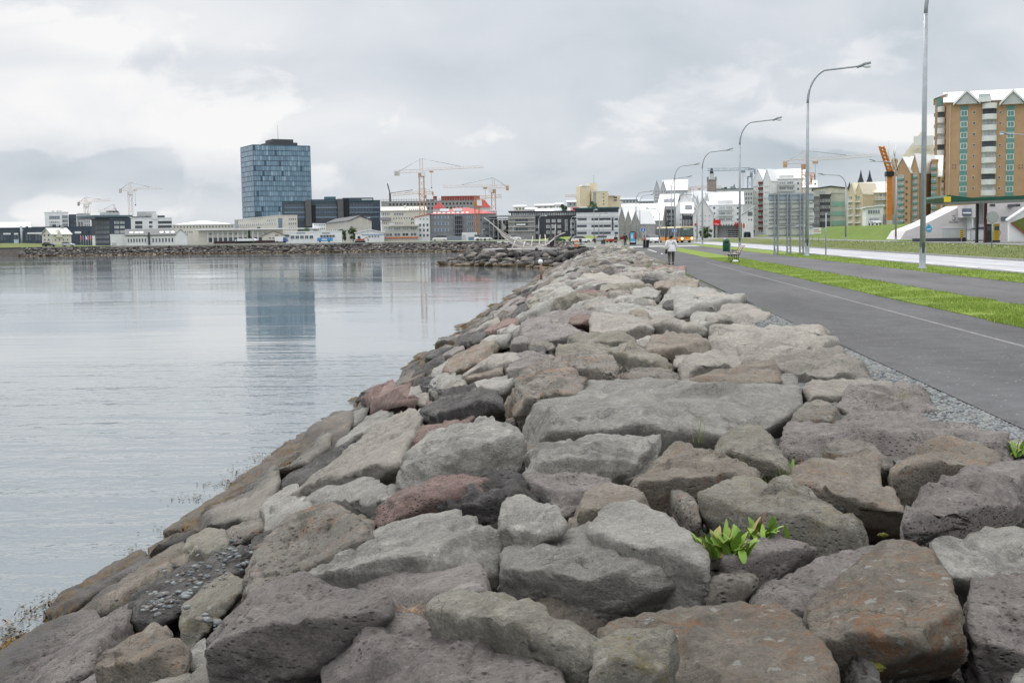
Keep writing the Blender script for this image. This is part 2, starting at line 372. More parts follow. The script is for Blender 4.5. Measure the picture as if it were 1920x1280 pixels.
# land: one sheet to the horizon
inner = [(3.5, -40), (3.5, 176)] + [(CREST[6][0], CREST[6][1])] + CREST[7:]
land = inner + [(-560, 420), (-9000, 600), (-9000, 9000), (9000, 9000), (9000, -40)]
gm = sheet('ground', land, lambda x, y: far_z(y)-.03, M_TOWN)
# vertical lip between the land sheet and the rock bed
lip = MB(); lip.add([(3.5, -40, -.03), (3.5, 176, -.03), (3.5, 176, -.8), (3.5, -40, -.8)], [(0, 1, 2, 3)]); struct(lip.build('path_edge_ground', M_EARTH))

# water: real swell geometry is far below pixel size at this distance, so fine ripples live in the normals
def watermat():
    m, n, l, b = newmat('sea_water'); g = n.new('ShaderNodeNewGeometry')
    def noi(sx, sy, sc_, d, dist=0):
        v = n.new('ShaderNodeVectorMath'); v.operation = 'MULTIPLY'; v.inputs[1].default_value = (sx, sy, 1); l.new(g.outputs['Position'], v.inputs[0])
        q = n.new('ShaderNodeTexNoise'); q.inputs['Scale'].default_value = sc_; q.inputs['Detail'].default_value = d; q.inputs['Roughness'].default_value = .5; q.inputs['Distortion'].default_value = dist
        l.new(v.outputs[0], q.inputs['Vector']); return q.outputs['Fac']
    def mth(op, a, b_):
        q = n.new('ShaderNodeMath'); q.operation = op
        for i, v in enumerate((a, b_)):
            if isinstance(v, (int, float)): q.inputs[i].default_value = v
            else: l.new(v, q.inputs[i])
        return q.outputs[0]
    patch = noi(.02, .05, 1, 3)                       # calm lanes and ruffled lanes
    pr = n.new('ShaderNodeMapRange'); pr.inputs['From Min'].default_value = .42; pr.inputs['From Max'].default_value = .62; pr.inputs['To Min'].default_value = .16; pr.inputs['To Max'].default_value = 1; l.new(patch, pr.inputs['Value'])
    sy = n.new('ShaderNodeSeparateXYZ'); l.new(g.outputs['Position'], sy.inputs[0])          # sheltered water further along the wall
    ny = n.new('ShaderNodeMapRange'); ny.inputs['From Min'].default_value = 10; ny.inputs['From Max'].default_value = 60; ny.inputs['To Min'].default_value = 2.4; ny.inputs['To Max'].default_value = .8; l.new(sy.outputs[1], ny.inputs['Value'])
    h1 = noi(1, 1.5, 2.2, 3, .3); h2 = noi(.35, 1, .8, 2, .2); h3 = noi(1, 1.4, 7, 2, 0)
    hh = mth('ADD', mth('MULTIPLY', h1, .03), mth('MULTIPLY', h2, .06)); hh = mth('ADD', hh, mth('MULTIPLY', h3, .005)); hh = mth('ADD', hh, mth('MULTIPLY', noi(.14, 1, .9, 2, .3), .07))
    hh = mth('MULTIPLY', mth('MULTIPLY', hh, pr.outputs['Result']), ny.outputs['Result'])
    bp = n.new('ShaderNodeBump'); bp.inputs['Strength'].default_value = 1; bp.inputs['Distance'].default_value = WAVE; l.new(hh, bp.inputs['Height'])
    l.new(bp.outputs[0], b.inputs['Normal'])
    b.inputs['Base Color'].default_value = (.12, .15, .165, 1); b.inputs['Roughness'].default_value = .04; b.inputs['IOR'].default_value = 1.85
    b.inputs['Specular IOR Level'].default_value = .5
    return m
WAVE = .42
sheet('water', [(-9000, -300), (0, -300), (0, 420), (-9000, 420)], WZ, watermat())

# strips running away along +Y
Y0, Y1 = -30, 205
def strip(name, x0, x1, z, m, y0=Y0, y1=Y1): return sheet(name, [(x0, y0), (x1, y0), (x1, y1), (x0, y1)], z, m)
strip('path', 3.56, 7.2, 0.004, M_ASPH)
strip('grass_strip', 7.2, 9.22, .012, M_GRASS, Y0, 150)
strip('second_path', 9.22, 13.05, 0.006, M_ASPH2, Y0, 190)
strip('roadside_grass', 13.05, 15.5, .014, M_GRASS, Y0, 190)
# road with kerb, lane line
kb = MB().box(15.5, 15.62, Y0, 190, -.02, .06); struct(kb.build('road_kerb', GREY))
strip('road_shoulder', 15.62, 16.4, .004, asphalt('shoulder_asphalt', (.24, .245, .25), .1), Y0, 350)
strip('road', 16.4, 21.5, .008, M_CONC, Y0, 350)
wl = MB()
for i in range(26):
    y = 34+i*7.0; wl.add([(16.32, y, .016), (16.50, y, .016), (16.50, y+3.4, .016), (16.32, y+3.4, .016)], [(0, 1, 2, 3)])
wl = wl.build('road_edge_line', mat('road_marking_paint', (.8, .8, .8), .7, .1, 3)); struct(wl)
strip('wheel_track', 18.0, 18.35, .012, mat('worn_wheel_track', (.33, .34, .35), .8, .1), Y0, 350); strip('wheel_track', 19.9, 20.25, .012, MATS['worn_wheel_track'], Y0, 350)
kb = MB().box(21.5, 21.64, Y0, 335, -.02, .12); struct(kb.build('median_kerb', GREY))
# median verge, slightly domed
def grid(name, xs, ys, zf, m):
    V = np.array([(x, y, zf(x, y)) for y in ys for x in xs]); nx = len(xs)
    Fc = np.array([(j*nx+i, j*nx+i+1, (j+1)*nx+i+1, (j+1)*nx+i) for j in range(len(ys)-1) for i in range(nx-1)])
    return struct(npmesh(name, V, Fc, [m]))
grid('median_grass', np.linspace(21.64, 39, 14), np.linspace(-30, 335, 90), lambda x, y: .02+.32*math.sin(PI*(x-21.64)/17.36)*(1 if y > 20 else .3)+.05*math.sin(x*1.3+y*.2), M_VERGE)
strip('second_road', 39, 46.9, .02, asphalt('second_road_asphalt', (.21, .215, .225), .1), Y0, 335)
# cross path of pale concrete at the junction, dashes on the path
sheet('cross_path', [(-1, 160), (16, 164), (16, 176), (-1, 172)], .012, mat('pale_cross_paving', (.42, .43, .44), .8, .08))
M_LINE = MATS['road_marking_paint']
M_FAINT = mat('worn_path_line', (.165, .165, .17), .85, .45, 9)
ln = MB(); ln.add([(6.0, 8, .008), (6.09, 8, .008), (6.09, 72, .008), (6.0, 72, .008)], [(0, 1, 2, 3)]); struct(ln.build('path_line', M_FAINT))
ln = MB()
for y0, y1 in ((104, 107), (116, 138)): ln.add([(5.05, y0, .009), (5.17, y0, .009), (5.17, y1, .009), (5.05, y1, .009)], [(0, 1, 2, 3)])
struct(ln.build('path_dashes', M_LINE))
# grass bank on the far side of the roads
def bankz(x, y):
    t = max(0, min(1, (x-47.4)/6.8)); t = t*t*(3-2*t)
    hgt = 2.75*max(0, min(1, (430-y)/70))*max(0, min(1, (y-194)/24))
    return .0+hgt*t+.12*math.sin(x*.7)*math.cos(y*.13)*t
grid('bank_grass', np.linspace(46.9, 170, 76), np.linspace(190, 440, 90), lambda x, y: bankz(x, y)+.01, groundmat('bank_turf', (.085, .15, .022), (.13, .20, .032), (.15, .17, .05), .35, 1.3, bump=1, s3=6))
# far shore: promenade, lawn strips
def follow(name, d0, d1, z, m, i0=8):
    a = offs(SHORE, d0)[i0:]; b = offs(SHORE, d1)[i0:]
    o = MB(); 
    for p, q in zip(a, b): o.v += [(*p, z+far_z(p[1])), (*q, z+far_z(q[1]))]
    for i in range(len(a)-1): o.f.append([2*i, 2*i+1, 2*i+3, 2*i+2]); o.m.append(0); o.sm.append(False)
    return struct(o.build(name, m))
follow('shore_lawn', 5.4, 16, .02, M_VERGE); follow('shore_path', 16, 21, .03, M_CONC); follow('far_lawn', 21, 38, .02, M_VERGE); follow('shore_road', 38, 50, .05, MATS['pale_cross_paving'])
def moundz(x, y):
    d = ((x+6)/12)**2+((y-361)/9)**2; return 1.1*math.exp(-d*1.2)+.35
grid('far_mound_grass', np.linspace(-24, 14, 30), np.linspace(346, 376, 14), moundz, M_GRASS)
grid('far_mound_grass', np.linspace(-240, -150, 30), np.linspace(388, 430, 14), lambda x, y: .42+1.5*math.exp(-((x+205)/22)**2-((y-412)/12)**2), M_VERGE)

# ---------------------------------------------------------------- rocks
def rockmat(name, c1, c2, c3, pits=.5, lichen=0.0, lcol=(.36, .16, .05), coarse=1.0, spots=0.0):
    m, n, l, b = newmat(name); g = n.new('ShaderNodeNewGeometry'); oi = n.new('ShaderNodeObjectInfo')
    off = n.new('ShaderNodeVectorMath'); off.operation = 'SCALE'; off.inputs[0].default_value = (37, 11, 23); l.new(g.outputs['Random Per Island'], off.inputs[3])
    ps = n.new('ShaderNodeVectorMath'); l.new(g.outputs['Position'], ps.inputs[0]); l.new(off.outputs[0], ps.inputs[1])
    def noi(s, d=6, r_=.6, dist=0.):
        q = n.new('ShaderNodeTexNoise'); q.inputs['Scale'].default_value = s; q.inputs['Detail'].default_value = d; q.inputs['Roughness'].default_value = r_; q.inputs['Distortion'].default_value = dist
        l.new(ps.outputs[0], q.inputs['Vector']); return q.outputs['Fac']
    def mr(v, a, b_, c, d_, smooth=False):
        q = n.new('ShaderNodeMapRange'); l.new(v, q.inputs['Value'])
        for k, x in zip(('From Min', 'From Max', 'To Min', 'To Max'), (a, b_, c, d_)): q.inputs[k].default_value = x
        return q.outputs['Result']
    def mix(f, a, b_, bt='MIX'):
        q = n.new('ShaderNodeMix'); q.data_type = 'RGBA'; q.blend_type = bt
        if isinstance(f, (int, float)): q.inputs[0].default_value = f
        else: l.new(f, q.inputs[0])
        for i, v in ((6, a), (7, b_)):
            if isinstance(v, tuple): q.inputs[i].default_value = (*v, 1)
            else: l.new(v, q.inputs[i])
        return q.outputs[2]
    def mth(op, a, b_):
        q = n.new('ShaderNodeMath'); q.operation = op
        for i, v in enumerate((a, b_)):
            if isinstance(v, (int, float)): q.inputs[i].default_value = v
            else: l.new(v, q.inputs[i])
        return q.outputs[0]
    big = noi(1.6, 8, .62, .4); med = noi(7, 7, .68); fine = noi(70*coarse, 6, .8)
    col = mix(mr(big, .38, .62, 0, 1), c1, c2); col = mix(mr(med, .5, .72, 0, .85), col, c3)
    col = mix(mr(noi(1.3, 8, .72, .8), .54, .64, 0, .6), col, tuple(x*.48 for x in c1)); col = mix(mr(noi(3.6, 8, .75, .5), .55, .64, 0, .6), col, tuple(min(.6, x*1.35) for x in c2))
    # grain
    gr = mr(fine, .3, .7, .68, 1.32); col = mix(1.0, col, gr, 'MULTIPLY')
    gr2 = mr(noi(18, 8, .8), .3, .7, .70, 1.3); col = mix(1.0, col, gr2, 'MULTIPLY')
    if lichen:
        lm = mth('MULTIPLY', mr(noi(3.3, 9, .75, .6), .56-.1*lichen, .68-.1*lichen, 0, 1), mr(noi(24, 5, .8), .42, .55, 0, 1)); col = mix(mth('MULTIPLY', lm, .85), col, lcol)
    if spots:
        sv = n.new('ShaderNodeTexVoronoi'); sv.inputs['Scale'].default_value = 9; l.new(ps.outputs[0], sv.inputs['Vector'])
        nn = noi(30, 4, .7); ds = mth('ADD', sv.outputs['Distance'], mth('MULTIPLY', mth('SUBTRACT', nn, .5), .9))
        col = mix(mth('MULTIPLY', mr(ds, .2, .14, 0, 1), spots), col, (.44, .44, .41))
    # vesicles
    pm = n.new('ShaderNodeTexVoronoi'); pm.inputs['Scale'].default_value = 24*coarse; pm.inputs['Randomness'].default_value = 1
    pv = n.new('ShaderNodeVectorMath'); pv.operation = 'MULTIPLY'; pv.inputs[1].default_value = (1, 1, 1.7); l.new(ps.outputs[0], pv.inputs[0])
    l.new(pv.outputs[0], pm.inputs['Vector'])
    where = mr(noi(2.4, 4, .6), .40, .56, 0, 1)
    pit = mth('MULTIPLY', mr(pm.outputs['Distance'], .12, .36, 1, 0), where)
    pit = mth('MULTIPLY', pit, pits)
    col = mix(mth('MULTIPLY', pit, .7), col, tuple(c*.28 for c in c1))
    # cracks
    cv = n.new('ShaderNodeTexVoronoi'); cv.feature = 'DISTANCE_TO_EDGE'; cv.inputs['Scale'].default_value = 1.7
    wv = n.new('ShaderNodeVectorMath'); wv.operation = 'ADD'; l.new(ps.outputs[0], wv.inputs[0])
    wn = n.new('ShaderNodeTexNoise'); wn.inputs['Scale'].default_value = 3; wn.inputs['Detail'].default_value = 6; l.new(ps.outputs[0], wn.inputs['Vector'])
    ws = n.new('ShaderNodeVectorMath'); ws.operation = 'SCALE'; ws.inputs[3].default_value = .9; l.new(wn.outputs['Color'], ws.inputs[0]); l.new(ws.outputs[0], wv.inputs[1])
    l.new(wv.outputs[0], cv.inputs['Vector'])
    crk = mth('MULTIPLY', mr(cv.outputs['Distance'], 0, .012, 1, 0), mr(noi(1.3, 4),   .52, .60, 0, .85))
    col = mix(mth('MULTIPLY', crk, .6), col, tuple(c*.35 for c in c1))
    # stone to stone difference
    rnd = mth('ADD', mth('MULTIPLY', g.outputs['Random Per Island'], .5), mth('MULTIPLY', oi.outputs['Random'], .5))
    col = mix(1.0, col, mr(rnd, 0, 1, .82, 1.2), 'MULTIPLY')
    # tide stain: wet dark rock, then brown weed, at the water's edge
    sx = n.new('ShaderNodeSeparateXYZ'); l.new(g.outputs['Position'], sx.inputs[0])
    zn = mth('ADD', sx.outputs[2], mth('MULTIPLY', mth('SUBTRACT', noi(2.2, 6, .7), .5), .7))
    wet = mr(zn, -1.5, -1.85, 0, 1); col = mix(mth('MULTIPLY', wet, .82), col, (.03, .026, .02))
    weed = mr(zn, -1.82, -2.02, 0, 1); col = mix(mth('MULTIPLY', weed, mr(noi(9, 5), .45, .55, 0, 1)), col, (.15, .085, .015))
    l.new(col, b.inputs['Base Color'])
    l.new(mr(wet, 0, 1, .88, .35), b.inputs['Roughness']); b.inputs['Specular IOR Level'].default_value = .3
    ht = mth('ADD', mth('MULTIPLY', med, .06), mth('MULTIPLY', fine, .028)); ht = mth('ADD', ht, mth('MULTIPLY', noi(20, 8, .8), .045))
    ht = mth('SUBTRACT', ht, mth('MULTIPLY', pit, .045)); ht = mth('SUBTRACT', ht, mth('MULTIPLY', crk, .03))
    bp = n.new('ShaderNodeBump'); bp.inputs['Strength'].default_value = 1; bp.inputs['Distance'].default_value = 1.0; l.new(ht, bp.inputs['Height']); l.new(bp.outputs[0], b.inputs['Normal'])
    return m
RM = {
 'G': rockmat('pale_grey_basalt', (.285, .277, .255), (.39, .38, .35), (.32, .305, .275), .25),
 'W': rockmat('beige_weathered_basalt', (.29, .27, .24), (.375, .35, .31), (.32, .30, .27), .3),
 'P': rockmat('purplish_grey_basalt', (.215, .193, .184), (.30, .274, .26), (.27, .252, .235), .9),
 'B': rockmat('brown_basalt', (.215, .188, .156), (.295, .262, .222), (.255, .24, .212), .5, .12),
 'K': rockmat('dark_grey_basalt', (.075, .072, .07), (.13, .125, .12), (.19, .185, .175), .9, coarse=.8),
 'R': rockmat('red_scoria', (.20, .135, .12), (.28, .20, .18), (.25, .215, .195), .9),
 'V': rockmat('vesicular_grey_basalt', (.17, .155, .135), (.27, .25, .22), (.22, .205, .18), 1.0, .15, coarse=.75),
 'O': rockmat('lichen_covered_basalt', (.21, .188, .158), (.28, .25, .21), (.23, .22, .18), .15, .75, (.33, .165, .075), spots=.8),
 'M': rockmat('greenish_grey_basalt', (.215, .20, .165), (.295, .28, .24), (.25, .24, .21), .5, .3, (.24, .20, .08), spots=.35),
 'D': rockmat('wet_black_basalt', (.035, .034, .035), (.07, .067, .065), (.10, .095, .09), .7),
}
_ico = {}
def ico(sub):
    if sub not in _ico:
        bm = bmesh.new(); bmesh.ops.create_icosphere(bm, subdivisions=sub, radius=1)
        bm.verts.ensure_lookup_table()
        _ico[sub] = (np.array([v.co[:] for v in bm.verts]), np.array([[v.index for v in f.verts] for f in bm.faces])); bm.free()
    return _ico[sub]
def hull_planes(q):
    bm = bmesh.new()
    for p in q: bm.verts.new(p)
    bmesh.ops.convex_hull(bm, input=bm.verts[:]); bm.normal_update()
    out = []
    for f in bm.faces:
        if len(f.verts) < 3 or f.calc_area() < 1e-6: continue
        n = np.array(f.normal); d = float(n @ np.array(f.verts[0].co))
        if d < 0: n, d = -n, -d
        d = max(d, .05)
        for o in out:
            if o[0] @ n > .995 and abs(o[1]-d) < .05: break
        else: out.append((n, d))
    bm.free(); return out
def rock_verts(pts, seed, sub=4, p=14, amp=.05, chips=4, rough=.012, strat=0., fl=1.):
    p = p*6.; chips = 2+chips//2
    """stone from the convex hull of pts: faces blended with a p-norm, chipped by extra planes, broken up by noise"""
    rng = np.random.RandomState(seed % 2**31)
    P = np.array([tuple(v) for v in pts], float); lo, hi = P.min(0), P.max(0); c = (lo+hi)/2; e = np.maximum((hi-lo)/2, .04)
    q = (P-c)/e; pl = hull_planes(q)
    Nn = np.array([a for a, d in pl]); D = np.array([d for a, d in pl])
    for _ in range(chips):
        n = rng.normal(size=3); n[2] = abs(n[2])*.9; n[1] -= .3; n /= np.linalg.norm(n); sup = (q @ n).max()
        Nn = np.vstack([Nn, n]); D = np.append(D, max(.12, sup*rng.uniform(.68, .92)))
    dirs, F_ = ico(sub)
    A = np.maximum(dirs @ Nn.T, 0)/D; r = (A**p).sum(1)**(-1/p)
    V = dirs*r[:, None]; V = c+V*e*(1.005 if sub > 4 else 1.0)
    size = float(np.sort(e)[1]); Nw = dirs/e; Nw /= np.linalg.norm(Nw, axis=1)[:, None]
    W = V+seed % 97*3.1
    wv_ = np.stack([fbm(W*.9/size+11*i, 3, seed % 71+i) for i in range(3)], 1); V = V+wv_*size*.045*np.array([1, .8, .6])
    # broken flakes: every cell of the surface is tilted its own way, with steps between them
    nk = 26 if sub >= 4 else 12
    Sd = rng.uniform(-1.05, 1.05, (nk, 3)); G = rng.normal(size=(nk, 3))*np.array([.5, .6, .9]); O_ = rng.normal(size=nk)*.22
    qq = (V-c)/e+wv_*.5+np.stack([fbm(W*3.1/size+31*i, 3, seed % 43+i) for i in range(3)], 1)*.12
    dm = np.sqrt(((qq[:, None, :]-Sd[None])**2).sum(2)); w_ = np.exp(-38*(dm-dm.min(1)[:, None])); w_ /= w_.sum(1)[:, None]
    flake = (w_*((qq[:, None, :]-Sd[None])*G[None]).sum(2)+w_*O_[None]).sum(1)
    V = V+(dirs/e/np.linalg.norm(dirs/e, axis=1)[:, None])*(flake*.125*fl*size)[:, None]
    d = fbm(W*1.1/size, 4, seed % 91)*amp*.7*size
    d += fbm(W*2.6/size, 4, seed % 89+5, .55, True)*amp*.5*size
    s1 = fbm(W*1.5/size*np.array([1, 1, 1.6]), 5, seed % 61+3, .55); d += np.tanh(s1*16)*amp*.42*size
    if sub >= 4:
        s2 = fbm(W*3.4/size*np.array([1, 1, 1.8]), 5, seed % 53+8, .6); d += np.tanh(s2*13)*amp*.24*size
    if sub >= 4: d += fbm(W*11, 4, seed % 83, .6)*rough
    if sub >= 5:
        g1 = fbm(W*1.25/size+40, 4, seed % 47, .45); g2 = fbm(W*1.9/size+80, 4, seed % 37, .5); msk = np.clip(fbm(W*.8/size+9, 2, seed % 31)*3+.4, 0, 1)
        d -= (np.exp(-(g1/.022)**2)*msk+.6*np.exp(-(g2/.018)**2)*(1-msk))*.035*size
    if strat:
        ax = rng.normal(size=3)*.25+np.array([0, .2, 1]); s = V @ ax/size*3.2+fbm(W*1.0/size, 3, 7)*1.4
        d += (np.abs((s % 1)-.5)-.25)*strat*size
    return V+Nw*d[:, None], F_
def rock_obj(name, pts, seed, m, **k):
    V, F_ = rock_verts(pts, seed, **k); c = V.mean(0); c[2] = V[:, 2].min()
    o = npmesh(name, V-c, F_, [m]); o.location = tuple(c); return o

def on_surf(px, py, dz=0.0):
    d = ray(px, py); lo, hi = .8, 400.
    for _ in range(46):
        t = (lo+hi)/2; x = d.x*t; z = CAMZ+d.z*t
        if z > S(x)+dz: lo = t
        else: hi = t
    return Vector((d.x*lo, lo, CAMZ+d.z*lo))
def span(poly, u):
    ys = []
    for i in range(len(poly)):
        (x0, y0), (x1, y1) = poly[i], poly[(i+1) % len(poly)]
        if (x0-u)*(x1-u) <= 0 and x0 != x1: ys.append(y0+(y1-y0)*(u-x0)/(x1-x0))
    return (min(ys), max(ys)) if ys else None
RN = 0
def rock(poly, kind, label, rf=.62, lift=.10, dz=0., sub=5, **k):
    """boulder whose seen outline is the polygon; rf = where the top face breaks over into the front face"""
    global RN; RN += 1; name = 'boulder'
    x0 = min(p[0] for p in poly); x1 = max(p[0] for p in poly)
    mid = on_surf(*[sum(p[i] for p in poly)/len(poly) for i in (0, 1)]); wid = (x1-x0)*mid.y/F
    lf = lift*min(wid, 1.2)
    pts = []
    us = [x0+(x1-x0)*t for t in (.03, .16, .3, .44, .58, .72, .86, .97)]
    vr = lambda u: (lambda s: s[0]+(s[1]-s[0])*rf)(span(poly, min(max(u, x0+.5), x1-.5)))
    tops = [(u, v) for u, v in poly if v <= vr(u)+1]+[(u, span(poly, u)[0]) for u in us[1:-1]]
    backs = []
    for u, v in tops:
        q = on_surf(u, v, dz+lf); pts.append(q); backs.append(q)
    th = max(.35, .45*wid)
    for i, u in enumerate(us):
        s = span(poly, u); ed = 1-abs(i-3.5)/3.5
        v = s[0]+(s[1]-s[0])*min(1, rf+.12*(1-ed))
        q = on_surf(u, v, dz+.0*lf); pts.append(q)
        D = q.y*(1.0+.012*(1-ed)); b = at(u, s[1]+2, D); b.y = D; pts.append(b)
        pts.append(Vector((b.x*(1.0), b.y+.12*wid, b.z-.22*th)))
    cx = sum(p.x for p in pts)/len(pts); cy_ = sum(p.y for p in pts)/len(pts)
    for q in backs[::2]: pts.append(Vector((cx+(q.x-cx)*.85, cy_+(q.y-cy_)*.9+.02, q.z-th)))
    k.setdefault('amp', .055); k.setdefault('p', 15)
    o = rock_obj(name, pts, 1000+RN*37, RM[kind], sub=sub, **k)
    return tag(o, label, 'boulder', 'boulders of the sea wall')
